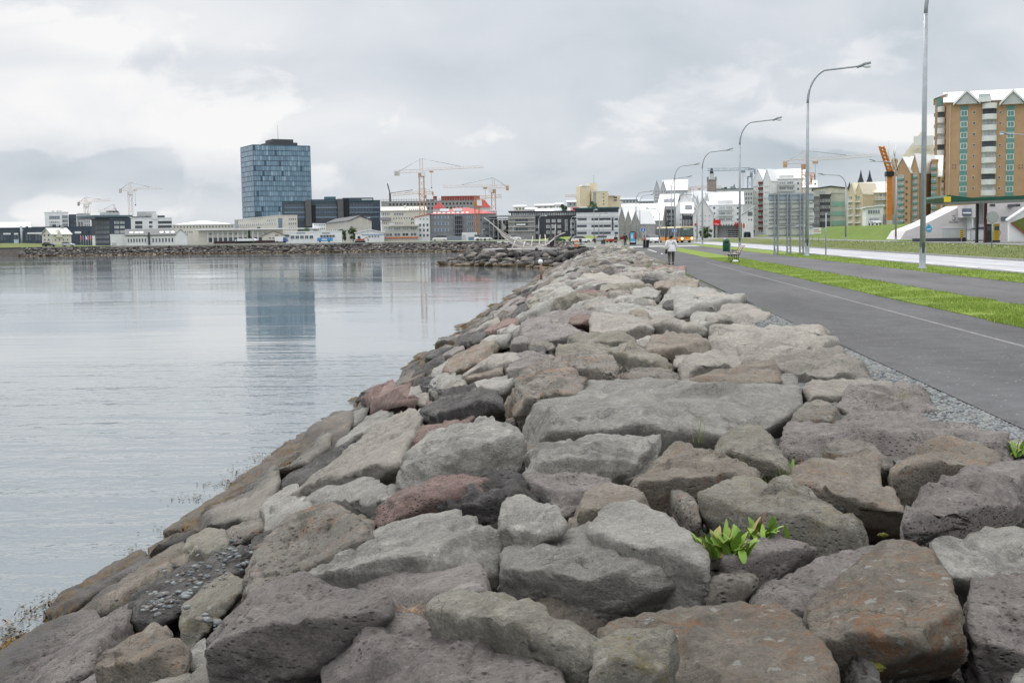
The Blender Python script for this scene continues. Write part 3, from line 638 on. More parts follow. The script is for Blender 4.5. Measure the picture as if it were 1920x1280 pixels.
# ---------------------------------------------------------------- near boulders, one by one
T = [
# bottom centre
([(600,1212),(612,1168),(645,1148),(700,1145),(735,1158),(790,1178),(870,1194),(960,1190),(1040,1203),(1085,1240),(1118,1292),(1118,1420),(598,1420)],'P','long pinkish grey pitted boulder cut off by the bottom edge at centre',.8,dict(sub=6,dz=.12)),
([(388,1212),(400,1165),(430,1130),(510,1103),(560,1088),(640,1097),(700,1105),(752,1130),(757,1160),(700,1200),(640,1225),(600,1262),(560,1290),(480,1280),(405,1250)],'P','big smooth mauve grey boulder left of the long pitted one at the bottom',.55,dict(sub=6,lift=.2,dz=.14)),
([(560,1092),(640,1052),(700,1040),(860,1027),(902,1030),(914,1060),(920,1105),(860,1100),(820,1115),(806,1150),(757,1145),(700,1115),(640,1105)],'P','flat mauve slab with pitted top edge behind the big smooth mauve boulder',.8,dict(lift=.05)),
([(500,1118),(560,1080),(640,1035),(700,1010),(760,985),(810,957),(850,955),(885,975),(935,982),(950,1010),(925,1030),(918,1075),(905,1045),(860,1038),(700,1060),(580,1110)],'G','wide pale grey sloping slab with a smooth saddle behind the mauve slab',.9,dict(sub=6,lift=.12)),
([(806,1140),(830,1105),(880,1093),(940,1115),(1010,1135),(1060,1168),(1127,1207),(1118,1226),(1097,1242),(1040,1210),(960,1196),(870,1195),(812,1172)],'M','greenish brown wedge of rock lying in front of the grey block at bottom centre',.45,dict(lift=.25,strat=.05,dz=.12)),
([(916,1045),(922,1027),(960,1020),(1010,1007),(1060,996),(1110,990),(1160,985),(1230,1000),(1260,1038),(1283,1078),(1280,1115),(1200,1132),(1150,1168),(1100,1178),(1040,1145),(960,1115),(925,1085)],'G','large grey block with a dark overhanging front at bottom centre',.46,dict(sub=6,lift=.06,p=20,fl=.45)),
([(1115,1200),(1150,1155),(1200,1132),(1290,1120),(1400,1124),(1480,1138),(1545,1165),(1572,1202),(1602,1290),(1602,1430),(1280,1430),(1160,1300)],'O','broad boulder with orange lichen cut off by the bottom edge right of centre',.85,dict(sub=6,lift=.12)),
([(1105,1240),(1130,1200),(1180,1175),(1240,1170),(1270,1180),(1275,1230),(1262,1265),(1240,1310),(1125,1310)],'M','rounded greenish rock with rusty specks leaning on the orange lichen boulder',.6,dict(lift=.2,dz=.22)),
([(935,965),(940,935),(962,920),(1002,933),(1042,950),(1058,985),(1050,1002),(1000,1019),(960,1021),(938,998)],'G','small pinkish grey faceted rock between the crumpled dark rock and grey block',.5,dict(dz=.1,lift=.25,chips=6)),
([(700,988),(702,950),(740,925),(800,905),(870,889),(912,892),(922,906),(880,918),(820,922),(805,950),(745,978),(708,1008)],'R','long reddish pitted boulder left of the crumpled black rock',.6,dict(lift=.15)),
([(805,942),(815,918),(860,911),(890,895),(930,888),(985,890),(1005,910),(1007,928),(960,922),(938,942),(935,980),(885,978),(850,960)],'K','crumpled black rock with cracked glittering crust left of the small faceted rock',.6,dict(amp=.13,rough=.03)),
([(980,893),(1040,868),(1100,866),(1130,885),(1147,902),(1125,918),(1080,948),(1057,965),(1005,930)],'P','smooth slate grey rock behind the small faceted rock',.7,dict()),
([(1052,972),(1080,940),(1130,905),(1160,899),(1200,922),(1237,938),(1160,950),(1112,978),(1092,1000),(1060,997)],'B','brown pitted rock between the smooth slate rock and the two toned rock',.8,dict(lift=.15)),
([(1095,992),(1130,955),(1180,938),(1260,940),(1290,965),(1325,1000),(1333,1062),(1292,1085),(1262,1042),(1230,1003),(1160,988)],'G','angular grey rock with a brown stained crest left of the leafy plant',.75,dict(lift=.2,chips=6)),
([(1250,916),(1265,909),(1300,927),(1322,950),(1328,1002),(1292,965),(1252,940)],'V','narrow speckled stone wedged above the leafy plant on its left',.6,dict(lift=.2,sub=4)),
([(1570,1207),(1600,1200),(1628,1215),(1645,1250),(1668,1310),(1600,1320)],'K','rough dark stone with yellow moss at the bottom edge right of the lichen boulder',.6,dict(amp=.1,sub=4)),
([(1310,928),(1335,903),(1390,893),(1460,903),(1530,935),(1590,973),(1652,1002),(1645,1020),(1602,1045),(1545,1056),(1527,1024),(1500,1005),(1440,990),(1390,1005),(1340,1010),(1315,978)],'M','long rounded tan boulder rising behind the leafy plant',.7,dict(sub=6,lift=.12)),
([(1352,1052),(1370,1024),(1410,1000),(1450,984),(1500,998),(1526,1020),(1528,1050),(1460,1066),(1440,1084),(1390,1070)],'P','mauve rounded rock with a dark notch right of the leafy plant',.55,dict(lift=.2)),
([(1392,1125),(1430,1087),(1500,1058),(1560,1050),(1620,1024),(1680,1012),(1690,1030),(1600,1070),(1525,1150),(1470,1145)],'P','pitted mauve saddle of rock leaning against the orange stained boulder',.9,dict(lift=.05)),
([(1510,1152),(1560,1090),(1620,1036),(1660,1018),(1700,1018),(1742,1035),(1792,1100),(1812,1180),(1812,1248),(1760,1255),(1640,1228),(1590,1202),(1540,1165)],'O','massive orange and green stained boulder with a broad front at lower right',.25,dict(sub=6,lift=.25,p=11)),
([(1325,1095),(1345,1060),(1385,1053),(1422,1086),(1398,1116),(1360,1127),(1327,1117)],'V','small pitted brown stone in the hollow right of the leafy plant',.5,dict(lift=.2,sub=4)),
([(1690,987),(1700,955),(1730,914),(1790,884),(1850,864),(1930,855),(1990,860),(1990,940),(1890,975),(1800,988),(1770,1012),(1745,1030)],'P','rippled grey boulder at the right edge behind the pale grey slab',.75,dict(sub=6,lift=.14,strat=.05)),
([(1752,1027),(1790,994),(1850,979),(1990,970),(1990,1085),(1880,1085),(1840,1092),(1802,1108)],'G','pale grey slab at the right edge above the pitted mauve boulder',.85,dict(lift=.08)),
([(1798,1112),(1835,1088),(1880,1078),(1990,1080),(1990,1330),(1835,1330),(1808,1245)],'P','pitted mauve boulder filling the lower right corner',.35,dict(sub=6,lift=.15,p=10)),
([(1518,922),(1550,908),(1582,922),(1586,965),(1560,950),(1530,938)],'K','small rough dark stone resting on the brown boulder at right',.6,dict(sub=4)),
([(1470,897),(1520,855),(1580,846),(1640,849),(1662,880),(1702,940),(1694,1005),(1640,1000),(1590,972),(1530,938)],'B','brown grey boulder with a blunt top right of the tan grass tuft',.5,dict(lift=.15)),
([(1543,847),(1560,819),(1612,814),(1657,828),(1678,850),(1684,884),(1662,890),(1640,862),(1580,856)],'V','speckled brown stone with a dark side in front of the big sloping slab',.6,dict(sub=4)),
([(1676,880),(1700,838),(1760,819),(1820,821),(1852,849),(1882,860),(1800,890),(1737,915),(1712,945),(1690,925)],'B','reddish brown porous boulder with a hollow front at far right',.45,dict(lift=.15)),
([(1460,825),(1470,800),(1520,790),(1600,775),(1680,764),(1760,774),(1830,799),(1882,824),(1912,852),(1850,862),(1820,830),(1760,828),(1690,875),(1655,845),(1610,830),(1550,835),(1535,862),(1490,865),(1465,850)],'P','big flat slate coloured slab sloping toward the gravel at far right',.75,dict(sub=6,lift=.05,p=18,fl=.6)),
([(1562,757),(1600,735),(1680,724),(1730,730),(1757,767),(1730,780),(1680,772),(1600,780),(1575,768)],'P','low grey slab beside the gravel behind the big slate coloured slab',.85,dict(lift=.03)),
([(1478,780),(1505,750),(1537,741),(1562,755),(1577,778),(1530,795),(1485,800)],'V','small coarse stone at the right end of the giant flat slab',.6,dict(sub=4)),
([(1495,722),(1540,708),(1640,709),(1692,725),(1700,735),(1640,742),(1570,758),(1510,752)],'W','thin beige slab beside the gravel behind the small coarse stone',.8,dict(lift=.03,strat=.06)),
([(1380,690),(1385,660),(1420,640),(1540,640),(1590,650),(1642,688),(1652,708),(1560,712),(1500,716),(1465,708),(1400,695)],'W','broad beige slab touching the start of the gravel beside the path',.7,dict(sub=6,lift=.06,p=20,amp=.07,fl=.6)),
([(1372,668),(1400,645),(1450,628),(1540,622),(1570,640),(1590,656),(1500,660),(1420,665)],'W','flat pinkish beige slab with its right end on the path edge',.85,dict(lift=.05,amp=.07)),
([(1320,640),(1340,618),(1400,608),(1500,598),(1550,612),(1556,632),(1440,640),(1380,655)],'W','long thin beige slab jutting onto the path edge',.85,dict(lift=.03,strat=.07)),
# the giant slab and its neighbours
([(963,787),(972,765),(1012,745),(1020,728),(1080,722),(1200,707),(1300,704),(1440,709),(1498,714),(1507,750),(1487,782),(1475,805),(1430,805),(1380,820),(1340,834),(1240,834),(1200,820),(1100,812),(1020,830),(1000,832),(972,805)],'G','giant flat topped pale grey slab in the middle of the wall',.62,dict(sub=6,lift=.02,p=26,amp=.035,chips=2,fl=.3)),
([(1340,838),(1360,808),(1400,795),(1430,795),(1466,820),(1481,850),(1478,898),(1450,908),(1425,898),(1400,870)],'M','mossy tan rock under the right end of the giant flat slab',.5,dict(lift=.12)),
([(1178,912),(1200,868),(1220,834),(1300,829),(1350,840),(1390,858),(1427,898),(1390,905),(1335,905),(1312,935),(1300,945),(1250,940)],'B','brown flat topped boulder with a shadowed front below the giant slab',.5,dict(lift=.08,sub=6)),
([(950,885),(970,860),(1020,835),(1060,815),(1110,804),(1180,808),(1224,830),(1195,860),(1192,880),(1177,908),(1130,895),(1060,875),(980,893)],'G','pale grey split rock with a long crack below the giant slab on its left',.65,dict(lift=.1,sub=6)),
([(752,882),(765,850),(808,815),(860,790),(910,777),(962,790),(987,820),(988,845),(960,855),(900,858),(860,878),(820,898),(762,908)],'G','pale angular boulder left of the giant slab with a scalloped crest',.6,dict(lift=.2,sub=6)),
([(865,872),(885,830),(920,817),(960,830),(979,850),(952,882),(920,897),(865,890)],'K','black rubbly rock leaning on the pale angular boulder',.7,dict(amp=.12,rough=.03)),
([(798,778),(815,745),(850,734),(890,724),(930,727),(953,745),(957,778),(930,790),(860,793),(810,790)],'K','dark pitted boulder with rounded face on the slope left of the pocked rock',.5,dict(lift=.15)),
([(950,752),(963,715),(990,690),(1050,684),(1112,703),(1122,722),(1020,732),(1015,748),(975,768),(960,785)],'V','pocked grey rock with deep holes behind the left end of the giant slab',.75,dict(amp=.09,rough=.025)),
([(1035,687),(1055,664),(1095,655),(1150,670),(1172,700),(1168,712),(1120,722),(1092,705)],'V','grey brown pitted rock behind the pocked grey rock',.75,dict(amp=.07)),
([(1130,658),(1140,648),(1180,644),(1222,650),(1270,680),(1264,708),(1240,700),(1200,705),(1172,700),(1152,680)],'M','greenish rock with a dark undercut left end behind the giant slab',.55,dict(lift=.1,strat=.06)),
([(1165,708),(1190,690),(1230,684),(1270,700),(1280,712),(1200,716)],'V','low brownish stone squeezed behind the giant slab',.8,dict(sub=4)),
([(1275,692),(1290,665),(1320,655),(1382,650),(1392,677),(1350,690),(1345,700),(1290,710)],'W','beige block with a dark broken base behind the giant slab',.6,dict(lift=.06,p=22)),
([(1290,712),(1350,690),(1400,682),(1450,681),(1470,710),(1400,716)],'B','low tan stone behind the right part of the giant slab',.85,dict(sub=4)),
([(953,697),(960,663),(990,658),(1050,670),(1042,690),(990,695),(970,705)],'P','bluish grey smooth rock left of the grey brown pitted rock',.75,dict(p=22)),
([(1208,657),(1225,628),(1260,621),(1342,635),(1345,652),(1290,660),(1278,690),(1268,680),(1230,668)],'B','brown tapered boulder behind the greenish undercut rock',.7,dict(lift=.1)),
([(1262,690),(1262,670),(1280,651),(1312,656),(1290,668),(1276,695)],'W','small pinkish beige stone wedged beside the beige broken block',.7,dict(sub=4)),
([(973,642),(985,627),(1012,621),(1040,632),(1050,650),(1028,664),(990,656)],'V','grey stone blotched with white droppings on the upper slope',.7,dict(sub=4)),
([(993,660),(993,648),(1012,643),(1028,650),(1026,664)],'K','small dark rough stone under the white blotched one',.7,dict(sub=4)),
([(1038,664),(1048,642),(1100,632),(1180,641),(1212,652),(1150,660),(1100,660),(1057,669)],'M','long greenish grey stone behind the grey brown pitted rock',.75,dict(strat=.05)),
([(1060,640),(1075,624),(1180,624),(1212,640),(1195,650),(1080,646)],'M','flat greenish grey slab below the long tan block',.8,dict(sub=5,p=22)),
([(830,693),(850,665),(900,640),(937,641),(927,660),(882,688),(850,703)],'O','orange spotted brown rock on the slope above the waterline',.85,dict(lift=.1)),
([(868,705),(890,690),(945,650),(958,650),(975,680),(935,708)],'W','pinkish grey leaning slab right of the orange spotted rock',.8,dict(lift=.1)),
([(958,648),(975,640),(990,612),(1040,608),(1100,607),(1114,622),(1060,631),(1030,640),(1000,630),(975,650)],'P','long smooth grey rock above the white blotched stone',.8,dict(p=20)),
([(1105,602),(1115,590),(1170,583),(1212,595),(1226,612),(1205,625),(1150,625),(1108,624)],'W','square tan block in the middle of the wall behind the greenish slab',.7,dict(lift=.06,p=22)),
([(1226,612),(1215,600),(1250,590),(1300,598),(1330,615),(1330,630),(1260,625)],'W','beige stone with a broken corner right of the square tan block',.75,dict(sub=5)),
([(1215,655),(1180,640),(1215,628),(1228,632)],'G','small pale stone at the foot of the brown tapered boulder',.8,dict(sub=4)),
# middle distance, upper part
([(990,606),(1015,580),(1050,568),(1100,566),(1140,575),(1148,588),(1110,592),(1060,610),(1020,612)],'P','bulging layered grey rock on the crest of the slope',.8,dict(strat=.08,lift=.1)),
([(966,620),(985,600),(1015,593),(1035,600),(1040,612),(1000,614),(985,628)],'P','smooth rounded grey rock just above the long smooth one',.7,dict(sub=5)),
([(1065,600),(1080,588),(1110,592),(1105,605),(1070,609)],'R','small reddish stone between the layered rock and the square tan block',.8,dict(sub=4)),
([(1110,592),(1140,575),(1190,565),(1260,562),(1300,575),(1290,592),(1250,592),(1215,600),(1180,583)],'G','wide pale flat rock behind the square tan block',.85,dict(sub=5)),
([(1180,585),(1190,578),(1215,580),(1220,602),(1200,598)],'B','small brown angular stone on the wide pale flat rock',.6,dict(sub=4,lift=.2)),
([(1290,600),(1300,585),(1330,578),(1345,590),(1330,605),(1295,612)],'G','low pale stone between the wide flat rock and the path side blocks',.8,dict(sub=4)),
([(1325,605),(1335,588),(1360,570),(1390,570),(1430,575),(1445,592),(1400,600),(1350,612)],'W','rounded beige slab standing against the path edge',.8,dict(lift=.06)),
([(1305,610),(1318,594),(1345,600),(1343,610)],'G','small pointed grey stone left of the rounded beige slab',.6,dict(sub=4,lift=.2)),
([(1243,570),(1250,562),(1262,560),(1268,575),(1255,582)],'K','small round black stone in a hollow of the crest',.6,dict(sub=4,lift=.2)),
([(1262,580),(1268,563),(1300,556),(1340,560),(1372,556),(1400,562),(1370,572),(1320,582)],'G','thin grey slab beside the small round black stone',.8,dict(sub=5)),
([(1232,560),(1240,545),(1280,535),(1330,538),(1345,548),(1300,556),(1250,563)],'G','grey rock with a ribbed top near the path',.8,dict(strat=.06)),
([(1300,556),(1345,546),(1368,550),(1372,558),(1330,562)],'W','pinkish low slab at the path edge behind the thin grey one',.8,dict(sub=4)),
([(1180,560),(1190,540),(1215,528),(1240,540),(1235,560)],'G','pale folded rock left of the rock with the ribbed top',.75,dict(sub=5,lift=.1)),
([(1225,532),(1270,520),(1305,522),(1310,536),(1270,540),(1240,538)],'B','brown low slab near the path left edge',.8,dict(sub=5)),
([(1125,542),(1128,530),(1155,530),(1162,543)],'M','square dark greenish stone with a flat top in the crest',.5,dict(sub=4,lift=.2,p=24)),
([(1070,558),(1095,540),(1125,545),(1120,558),(1080,563)],'R','low reddish rock left of the square dark greenish stone',.8,dict(sub=5)),
([(1010,560),(1040,550),(1062,537),(1082,545),(1072,560),(1030,566)],'G','grey stone with a sharp peak at the slope crest',.7,dict(sub=5,lift=.15)),
([(1100,533),(1085,520),(1130,512),(1180,520),(1225,532),(1180,542),(1165,545),(1150,530),(1125,532)],'W','wide beige slab behind the square dark greenish stone',.85,dict(sub=5)),
([(1210,499),(1280,501),(1286,505),(1240,508),(1212,505)],'R','long thin rust red slab near the walker',.7,dict(sub=5,lift=.1)),
# slope, left side
([(675,745),(681,728),(720,717),(750,724),(772,755),(742,768),(700,778)],'R','dark red rounded rock on the slope near the water',.45,dict(lift=.25)),
([(640,795),(652,778),(675,750),(695,772),(680,790),(648,805)],'G','pale stone just below the dark red rock',.8,dict(sub=4)),
([(560,918),(600,870),(660,830),(720,790),(752,769),(787,769),(793,790),(762,812),(745,865),(750,900),(705,910),(640,910),(580,928)],'W','long beige inclined slab with a jagged dark lower end',.8,dict(sub=6,lift=.12)),
([(518,908),(560,880),(620,845),(672,818),(655,845),(590,890),(562,918)],'K','dark narrow ridge of rock below the long inclined slab',.6,dict(lift=.1)),
([(748,838),(780,800),(830,791),(882,789),(842,808),(792,830),(770,855),(752,862)],'R','pinkish pointed rock between the inclined slab and pale angular boulder',.7,dict(lift=.12)),
([(645,818),(690,778),(730,764),(745,770),(700,795),(662,828),(630,843)],'G','smooth grey stone above the dark narrow ridge',.8,dict()),
([(550,942),(600,915),(660,899),(742,903),(757,922),(742,950),(700,960),(640,960),(560,960)],'G','pale rounded slab in front of the inclined slab',.7,dict(sub=6,lift=.1)),
([(492,985),(502,930),(520,912),(560,913),(560,940),(602,952),(560,970),(520,1008),(498,1005)],'G','smooth pale block standing left of the pale rounded slab',.6,dict(lift=.12)),
([(316,992),(360,958),(420,915),(480,880),(515,868),(524,905),(508,932),(497,965),(412,975),(402,988),(340,1003)],'W','large pale smooth slab running down into the water',.85,dict(sub=6,lift=.05)),
([(425,912),(480,870),(560,825),(600,811),(642,814),(624,842),(562,870),(522,890),(440,915)],'W','long pale slab parallel to the waterline above the largest smooth one',.85,dict(lift=.06)),
([(478,866),(560,804),(600,779),(650,764),(664,790),(602,818),(540,842),(490,872)],'B','brownish black rounded rock touching the water below the dark red rock',.7,dict(lift=.1)),
([(505,1012),(530,968),(600,944),(662,950),(650,975),(562,992),(530,1012)],'V','pale crusted rock between the smooth block and the mossy pitted boulder',.85,dict()),
([(600,985),(640,965),(700,968),(707,1002),(700,1014),(650,1000)],'B','brown rough stone beside the reddish pitted boulder on its left',.8,dict(sub=4)),
([(456,1095),(464,1055),(500,1010),(560,985),(620,972),(680,985),(705,1005),(700,1014),(650,1035),(585,1072),(552,1090),(472,1130)],'V','big pitted mossy brown boulder with a shadowed hollow at lower left',.6,dict(dz=.1,sub=6,lift=.15,amp=.08)),
([(353,1038),(370,1005),(400,988),(420,992),(428,1022),(402,1034),(365,1052)],'M','small smooth greenish rock left of the black jagged stone',.55,dict(sub=5,lift=.2)),
([(415,1000),(440,985),(480,968),(500,985),(470,1010),(428,1025)],'V','small grey stone right of the smooth greenish rock',.8,dict(sub=4)),
([(455,1040),(470,1010),(508,992),(515,1000),(490,1030),(460,1058)],'K','black jagged stone left of the mossy pitted boulder',.6,dict(sub=4,lift=.2,amp=.1)),
([(266,1045),(290,1012),(340,998),(367,1003),(352,1022),(275,1057)],'D','black smooth stone at the water below the pale smooth slab',.7,dict(sub=4)),
([(283,1055),(300,1030),(340,1019),(362,1032),(367,1050),(330,1062)],'B','tan round stone below the black smooth stone',.75,dict(sub=4)),
([(155,1148),(220,1080),(262,1048),(310,1045),(345,1062),(282,1100),(240,1138),(180,1152)],'B','long brown slab along the lower slope above the weed',.85,dict(lift=.08)),
([(98,1150),(150,1100),(200,1060),(268,1028),(285,1050),(242,1072),(218,1100),(160,1145)],'P','purplish rounded slab dipping into the water at lower left',.8,dict(lift=.1)),
([(238,1155),(245,1108),(300,1080),(402,1028),(464,1013),(466,1055),(402,1085),(365,1115),(352,1155),(290,1172)],'K','dark flat rock covered with loose pebbles at lower left',.75,dict(lift=.05)),
([(338,1195),(345,1130),(400,1078),(452,1062),(464,1112),(442,1145),(402,1170),(355,1210)],'M','greenish pitted rock right of the pebble covered rock',.6,dict(lift=.15)),
([(-40,1260),(0,1222),(50,1180),(120,1154),(200,1134),(247,1134),(253,1172),(232,1202),(190,1235),(150,1265),(100,1300),(-20,1340)],'P','big mauve slab with dark patches in the bottom left corner',.8,dict(sub=6,lift=.08)),
([(195,1245),(250,1195),(285,1167),(322,1180),(348,1213),(332,1242),(300,1248),(240,1262)],'B','pointed tan rock beside the mauve slab of the bottom left corner',.6,dict(dz=.1,lift=.25)),
([(332,1250),(345,1210),(382,1193),(402,1222),(440,1252),(400,1270)],'G','pale block squeezed left of the big smooth mauve boulder',.8,dict(sub=5)),
([(120,1320),(180,1250),(230,1227),(305,1240),(320,1262),(270,1330)],'P','flat slate coloured rock at the bottom edge left of centre',.85,dict(sub=5)),
([(225,1320),(300,1252),(362,1244),(442,1250),(465,1292),(470,1340)],'W','pale beige boulder at the bottom edge under the big mauve one',.85,dict(sub=5,lift=.15)),
([(440,1345),(470,1292),(560,1280),(605,1300),(605,1345)],'G','grey stone cut by the bottom edge left of the long pitted boulder',.85,dict(sub=4)),
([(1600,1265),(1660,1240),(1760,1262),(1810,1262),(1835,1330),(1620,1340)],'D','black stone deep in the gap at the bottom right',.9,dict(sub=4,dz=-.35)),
([(1875,1290),(1910,1255),(1990,1245),(1990,1340),(1875,1340)],'G','grey stone in the lowest right corner of the frame',.85,dict(sub=4)),
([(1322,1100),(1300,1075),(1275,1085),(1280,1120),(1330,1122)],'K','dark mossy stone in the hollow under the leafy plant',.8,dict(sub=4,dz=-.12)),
([(745,1165),(755,1130),(800,1140),(812,1165),(780,1178)],'B','brown chip of rock beside the tuft of dry grass',.8,dict(sub=4)),
([(640,1060),(560,1100),(540,1090),(600,1050)],'G','sliver of pale rock beside the wide pale slab',.8,dict(sub=4)),
# small and mid stones of the left slope
([(880,697),(905,688),(955,690),(957,705),(900,718),(875,712)],'B','ochre flat stone left of the pocked grey rock',.7,dict(sub=4)),
([(800,722),(815,700),(850,697),(880,712),(850,728),(820,738)],'G','pale grey stone above the dark pitted boulder',.8,dict(sub=4)),
([(832,740),(845,718),(880,710),(880,725),(850,738)],'W','pinkish stone touching the dark pitted boulder from behind',.8,dict(sub=4)),
([(885,722),(920,712),(965,700),(962,722),(935,730)],'G','pale stone between the ochre flat stone and the pocked rock',.8,dict(sub=4)),
([(752,705),(765,685),(795,682),(797,697),(770,708)],'K','dark grey round stone at the waterline above the dark red rock',.6,dict(sub=4,lift=.2)),
([(740,722),(750,705),(790,695),(800,705),(770,722)],'B','brown stone beside the dark grey round stone',.8,dict(sub=4)),
([(795,697),(800,680),(825,665),(838,672),(825,692)],'K','dark stone with a pale top left of the orange spotted rock',.7,dict(sub=4)),
([(800,672),(815,652),(840,646),(852,655),(830,668)],'D','black wet stone at the water left of the orange spotted rock',.7,dict(sub=4)),
([(825,668),(845,652),(868,645),(875,655),(850,668)],'P','mauve small stone above the orange spotted rock',.8,dict(sub=4)),
([(860,645),(880,628),(910,622),(915,635),(885,650)],'K','slate stone near the water behind the orange spotted rock',.8,dict(sub=4)),
([(900,640),(915,628),(945,624),(965,632),(955,645),(935,643)],'G','grey rounded stone right of the orange spotted rock crest',.8,dict(sub=4)),
([(905,622),(930,602),(965,595),(975,605),(945,622)],'R','long faded red stone on the slope',.85,dict(sub=4)),
([(930,620),(960,610),(980,604),(985,612),(960,628)],'G','thin pale stone under the faded red stone',.85,dict(sub=4)),
([(925,600),(935,582),(960,572),(975,572),(960,592)],'P','inclined grey slab close to the waterline in the middle stretch',.85,dict(sub=4)),
([(960,590),(975,570),(985,567),(992,580),(975,592)],'K','small dark upright stone on the middle slope',.6,dict(sub=4,lift=.2)),
([(990,585),(1000,570),(1030,562),(1015,580)],'G','pale stone left of the layered grey rock',.85,dict(sub=4)),
([(930,585),(950,565),(985,552),(990,560),(960,578)],'P','slate slab dipping toward the water in the middle stretch',.85,dict(sub=4)),
([(985,567),(990,550),(1010,545),(1015,560)],'R','small pinkish stone on the middle slope',.8,dict(sub=4)),
([(1030,600),(1020,612),(1040,609),(1050,600)],'W','small chip under the layered grey rock',.8,dict(sub=4)),
([(695,775),(720,768),(760,765),(745,772),(690,785)],'K','dark stone under the dark red rock',.8,dict(sub=4)),
([(765,757),(775,740),(800,735),(808,748),(790,768)],'W','small beige stone right of the dark red rock',.8,dict(sub=4)),
([(740,745),(760,725),(785,722),(795,735),(765,757)],'G','grey stone above the dark red rock on its right',.8,dict(sub=4)),
([(795,770),(800,752),(812,750),(805,778)],'R','slim pink stone left of the dark pitted boulder',.8,dict(sub=4)),
]
for poly, kind, label, rf, k in T:
    rock(poly, kind, label, rf, **k)
# ---------------------------------------------------------------- boulders further along the wall: packed cells
def voronoi_cells(x0, x1, y0, y1, dx, dy, rng, jit=.42):
    nx = int((x1-x0)/dx)+1; ny = int((y1-y0)/dy)+1
    P = {}
    for j in range(-1, ny+1):
        for i in range(-1, nx+1):
            P[i, j] = (x0+(i+.5*(j % 2))*dx+rng.uniform(-jit, jit)*dx, y0+j*dy+rng.uniform(-jit, jit)*dy)
    out = []
    for (i, j), c in P.items():
        if i < 0 or j < 0 or i >= nx or j >= ny: continue
        poly = [(c[0]-1.6*dx, c[1]-1.6*dy), (c[0]+1.6*dx, c[1]-1.6*dy), (c[0]+1.6*dx, c[1]+1.6*dy), (c[0]-1.6*dx, c[1]+1.6*dy)]
        for a in (-2, -1, 0, 1, 2):
            for b in (-2, -1, 0, 1, 2):
                q = P.get((i+a, j+b))
                if q is None or (a == 0 and b == 0): continue
                mx_, my = (c[0]+q[0])/2, (c[1]+q[1])/2; nx_, ny_ = q[0]-c[0], q[1]-c[1]
                new = []
                for k in range(len(poly)):
                    p, r = poly[k], poly[(k+1) % len(poly)]
                    sp_ = (p[0]-mx_)*nx_+(p[1]-my)*ny_; sr = (r[0]-mx_)*nx_+(r[1]-my)*ny_
                    if sp_ <= 0: new.append(p)
                    if sp_*sr < 0:
                        t = sp_/(sp_-sr); new.append((p[0]+(r[0]-p[0])*t, p[1]+(r[1]-p[1])*t))
                poly = new
                if len(poly) < 3: break
        if len(poly) >= 3: out.append((c, poly))
    return out
def cell_pts(c, poly, rng, zf, shr=.97, up=.16, th=.75):
    cx = sum(p[0] for p in poly)/len(poly); cy = sum(p[1] for p in poly)/len(poly)
    size = math.sqrt(max(.05, sum(abs(poly[i][0]*poly[(i+1) % len(poly)][1]-poly[(i+1) % len(poly)][0]*poly[i][1]) for i in range(len(poly)))*.0+ (max(p[0] for p in poly)-min(p[0] for p in poly))*(max(p[1] for p in poly)-min(p[1] for p in poly))))
    tx, ty = rng.uniform(-.16, .16), rng.uniform(-.08, .22); dz = rng.uniform(-.10, up)*min(size, 1.3)
    pts = []
    for x, y in poly:
        s = shr*rng.uniform(.86, 1.03); X_, Y_ = cx+(x-cx)*s, cy+(y-cy)*s
        pts.append((X_*.96+cx*.04, Y_*.96+cy*.04, zf(X_, Y_)+dz+tx*(x-cx)+ty*(y-cy)-.03))
        pts.append((cx+(x-cx)*1.06, cy+(y-cy)*1.06, zf(x, y)+dz*.3-.25*th)); pts.append((cx+(x-cx)*.9, cy+(y-cy)*.9, zf(x, y)-th))
    pts.append((cx+rng.uniform(-.15, .15)*size, cy+rng.uniform(-.1, .2)*size, zf(cx, cy)+dz+.06*size))
    return pts
rng = random.Random(5)
KW = 'GGGGGWWPVMVVBKKV'
DESC = {'G': 'pale grey', 'W': 'beige', 'P': 'purplish grey', 'B': 'brown', 'K': 'dark grey', 'R': 'reddish', 'V': 'pitted grey', 'M': 'greenish grey', 'D': 'black wet'}
cells = voronoi_cells(-6.6, 3.45, 27, 180, .98, .9, rng)
cells += voronoi_cells(-6.6, -2.5, 24, 27, .85, .8, rng)
def keep(c):
    x, y = c
    if y < 31:      # the traced boulders already stand here
        pass
    return -7.2 < x < 3.3
def px_of(p):
    v = W2C @ (Vector(p)-Vector((0, 0, CAMZ))); return 960+F*v.x/-v.z, 640-F*v.y/-v.z
def inpoly(p, poly):
    r = False
    for i in range(len(poly)):
        a, b = poly[i], poly[i-1]
        if (a[1] > p[1]) != (b[1] > p[1]) and p[0] < (b[0]-a[0])*(p[1]-a[1])/(b[1]-a[1])+a[0]: r = not r
    return r
mid = []
for c, poly in cells:
    if not keep(c): continue
    z = S(c[0]); u = px_of((c[0], c[1], z))
    if any(inpoly(u, t[0]) for t in T): continue
    mid.append((c, poly))
mid.sort(key=lambda t: t[0][1])
NI = 300-len(T)-2
kindcount = {}
stuffV = {}; 
def add_stuff(V, F_, k, store):
    s = store.setdefault(k, [[], [], 0]); s[0].append(V); s[1].append(F_+s[2]); s[2] += len(V)
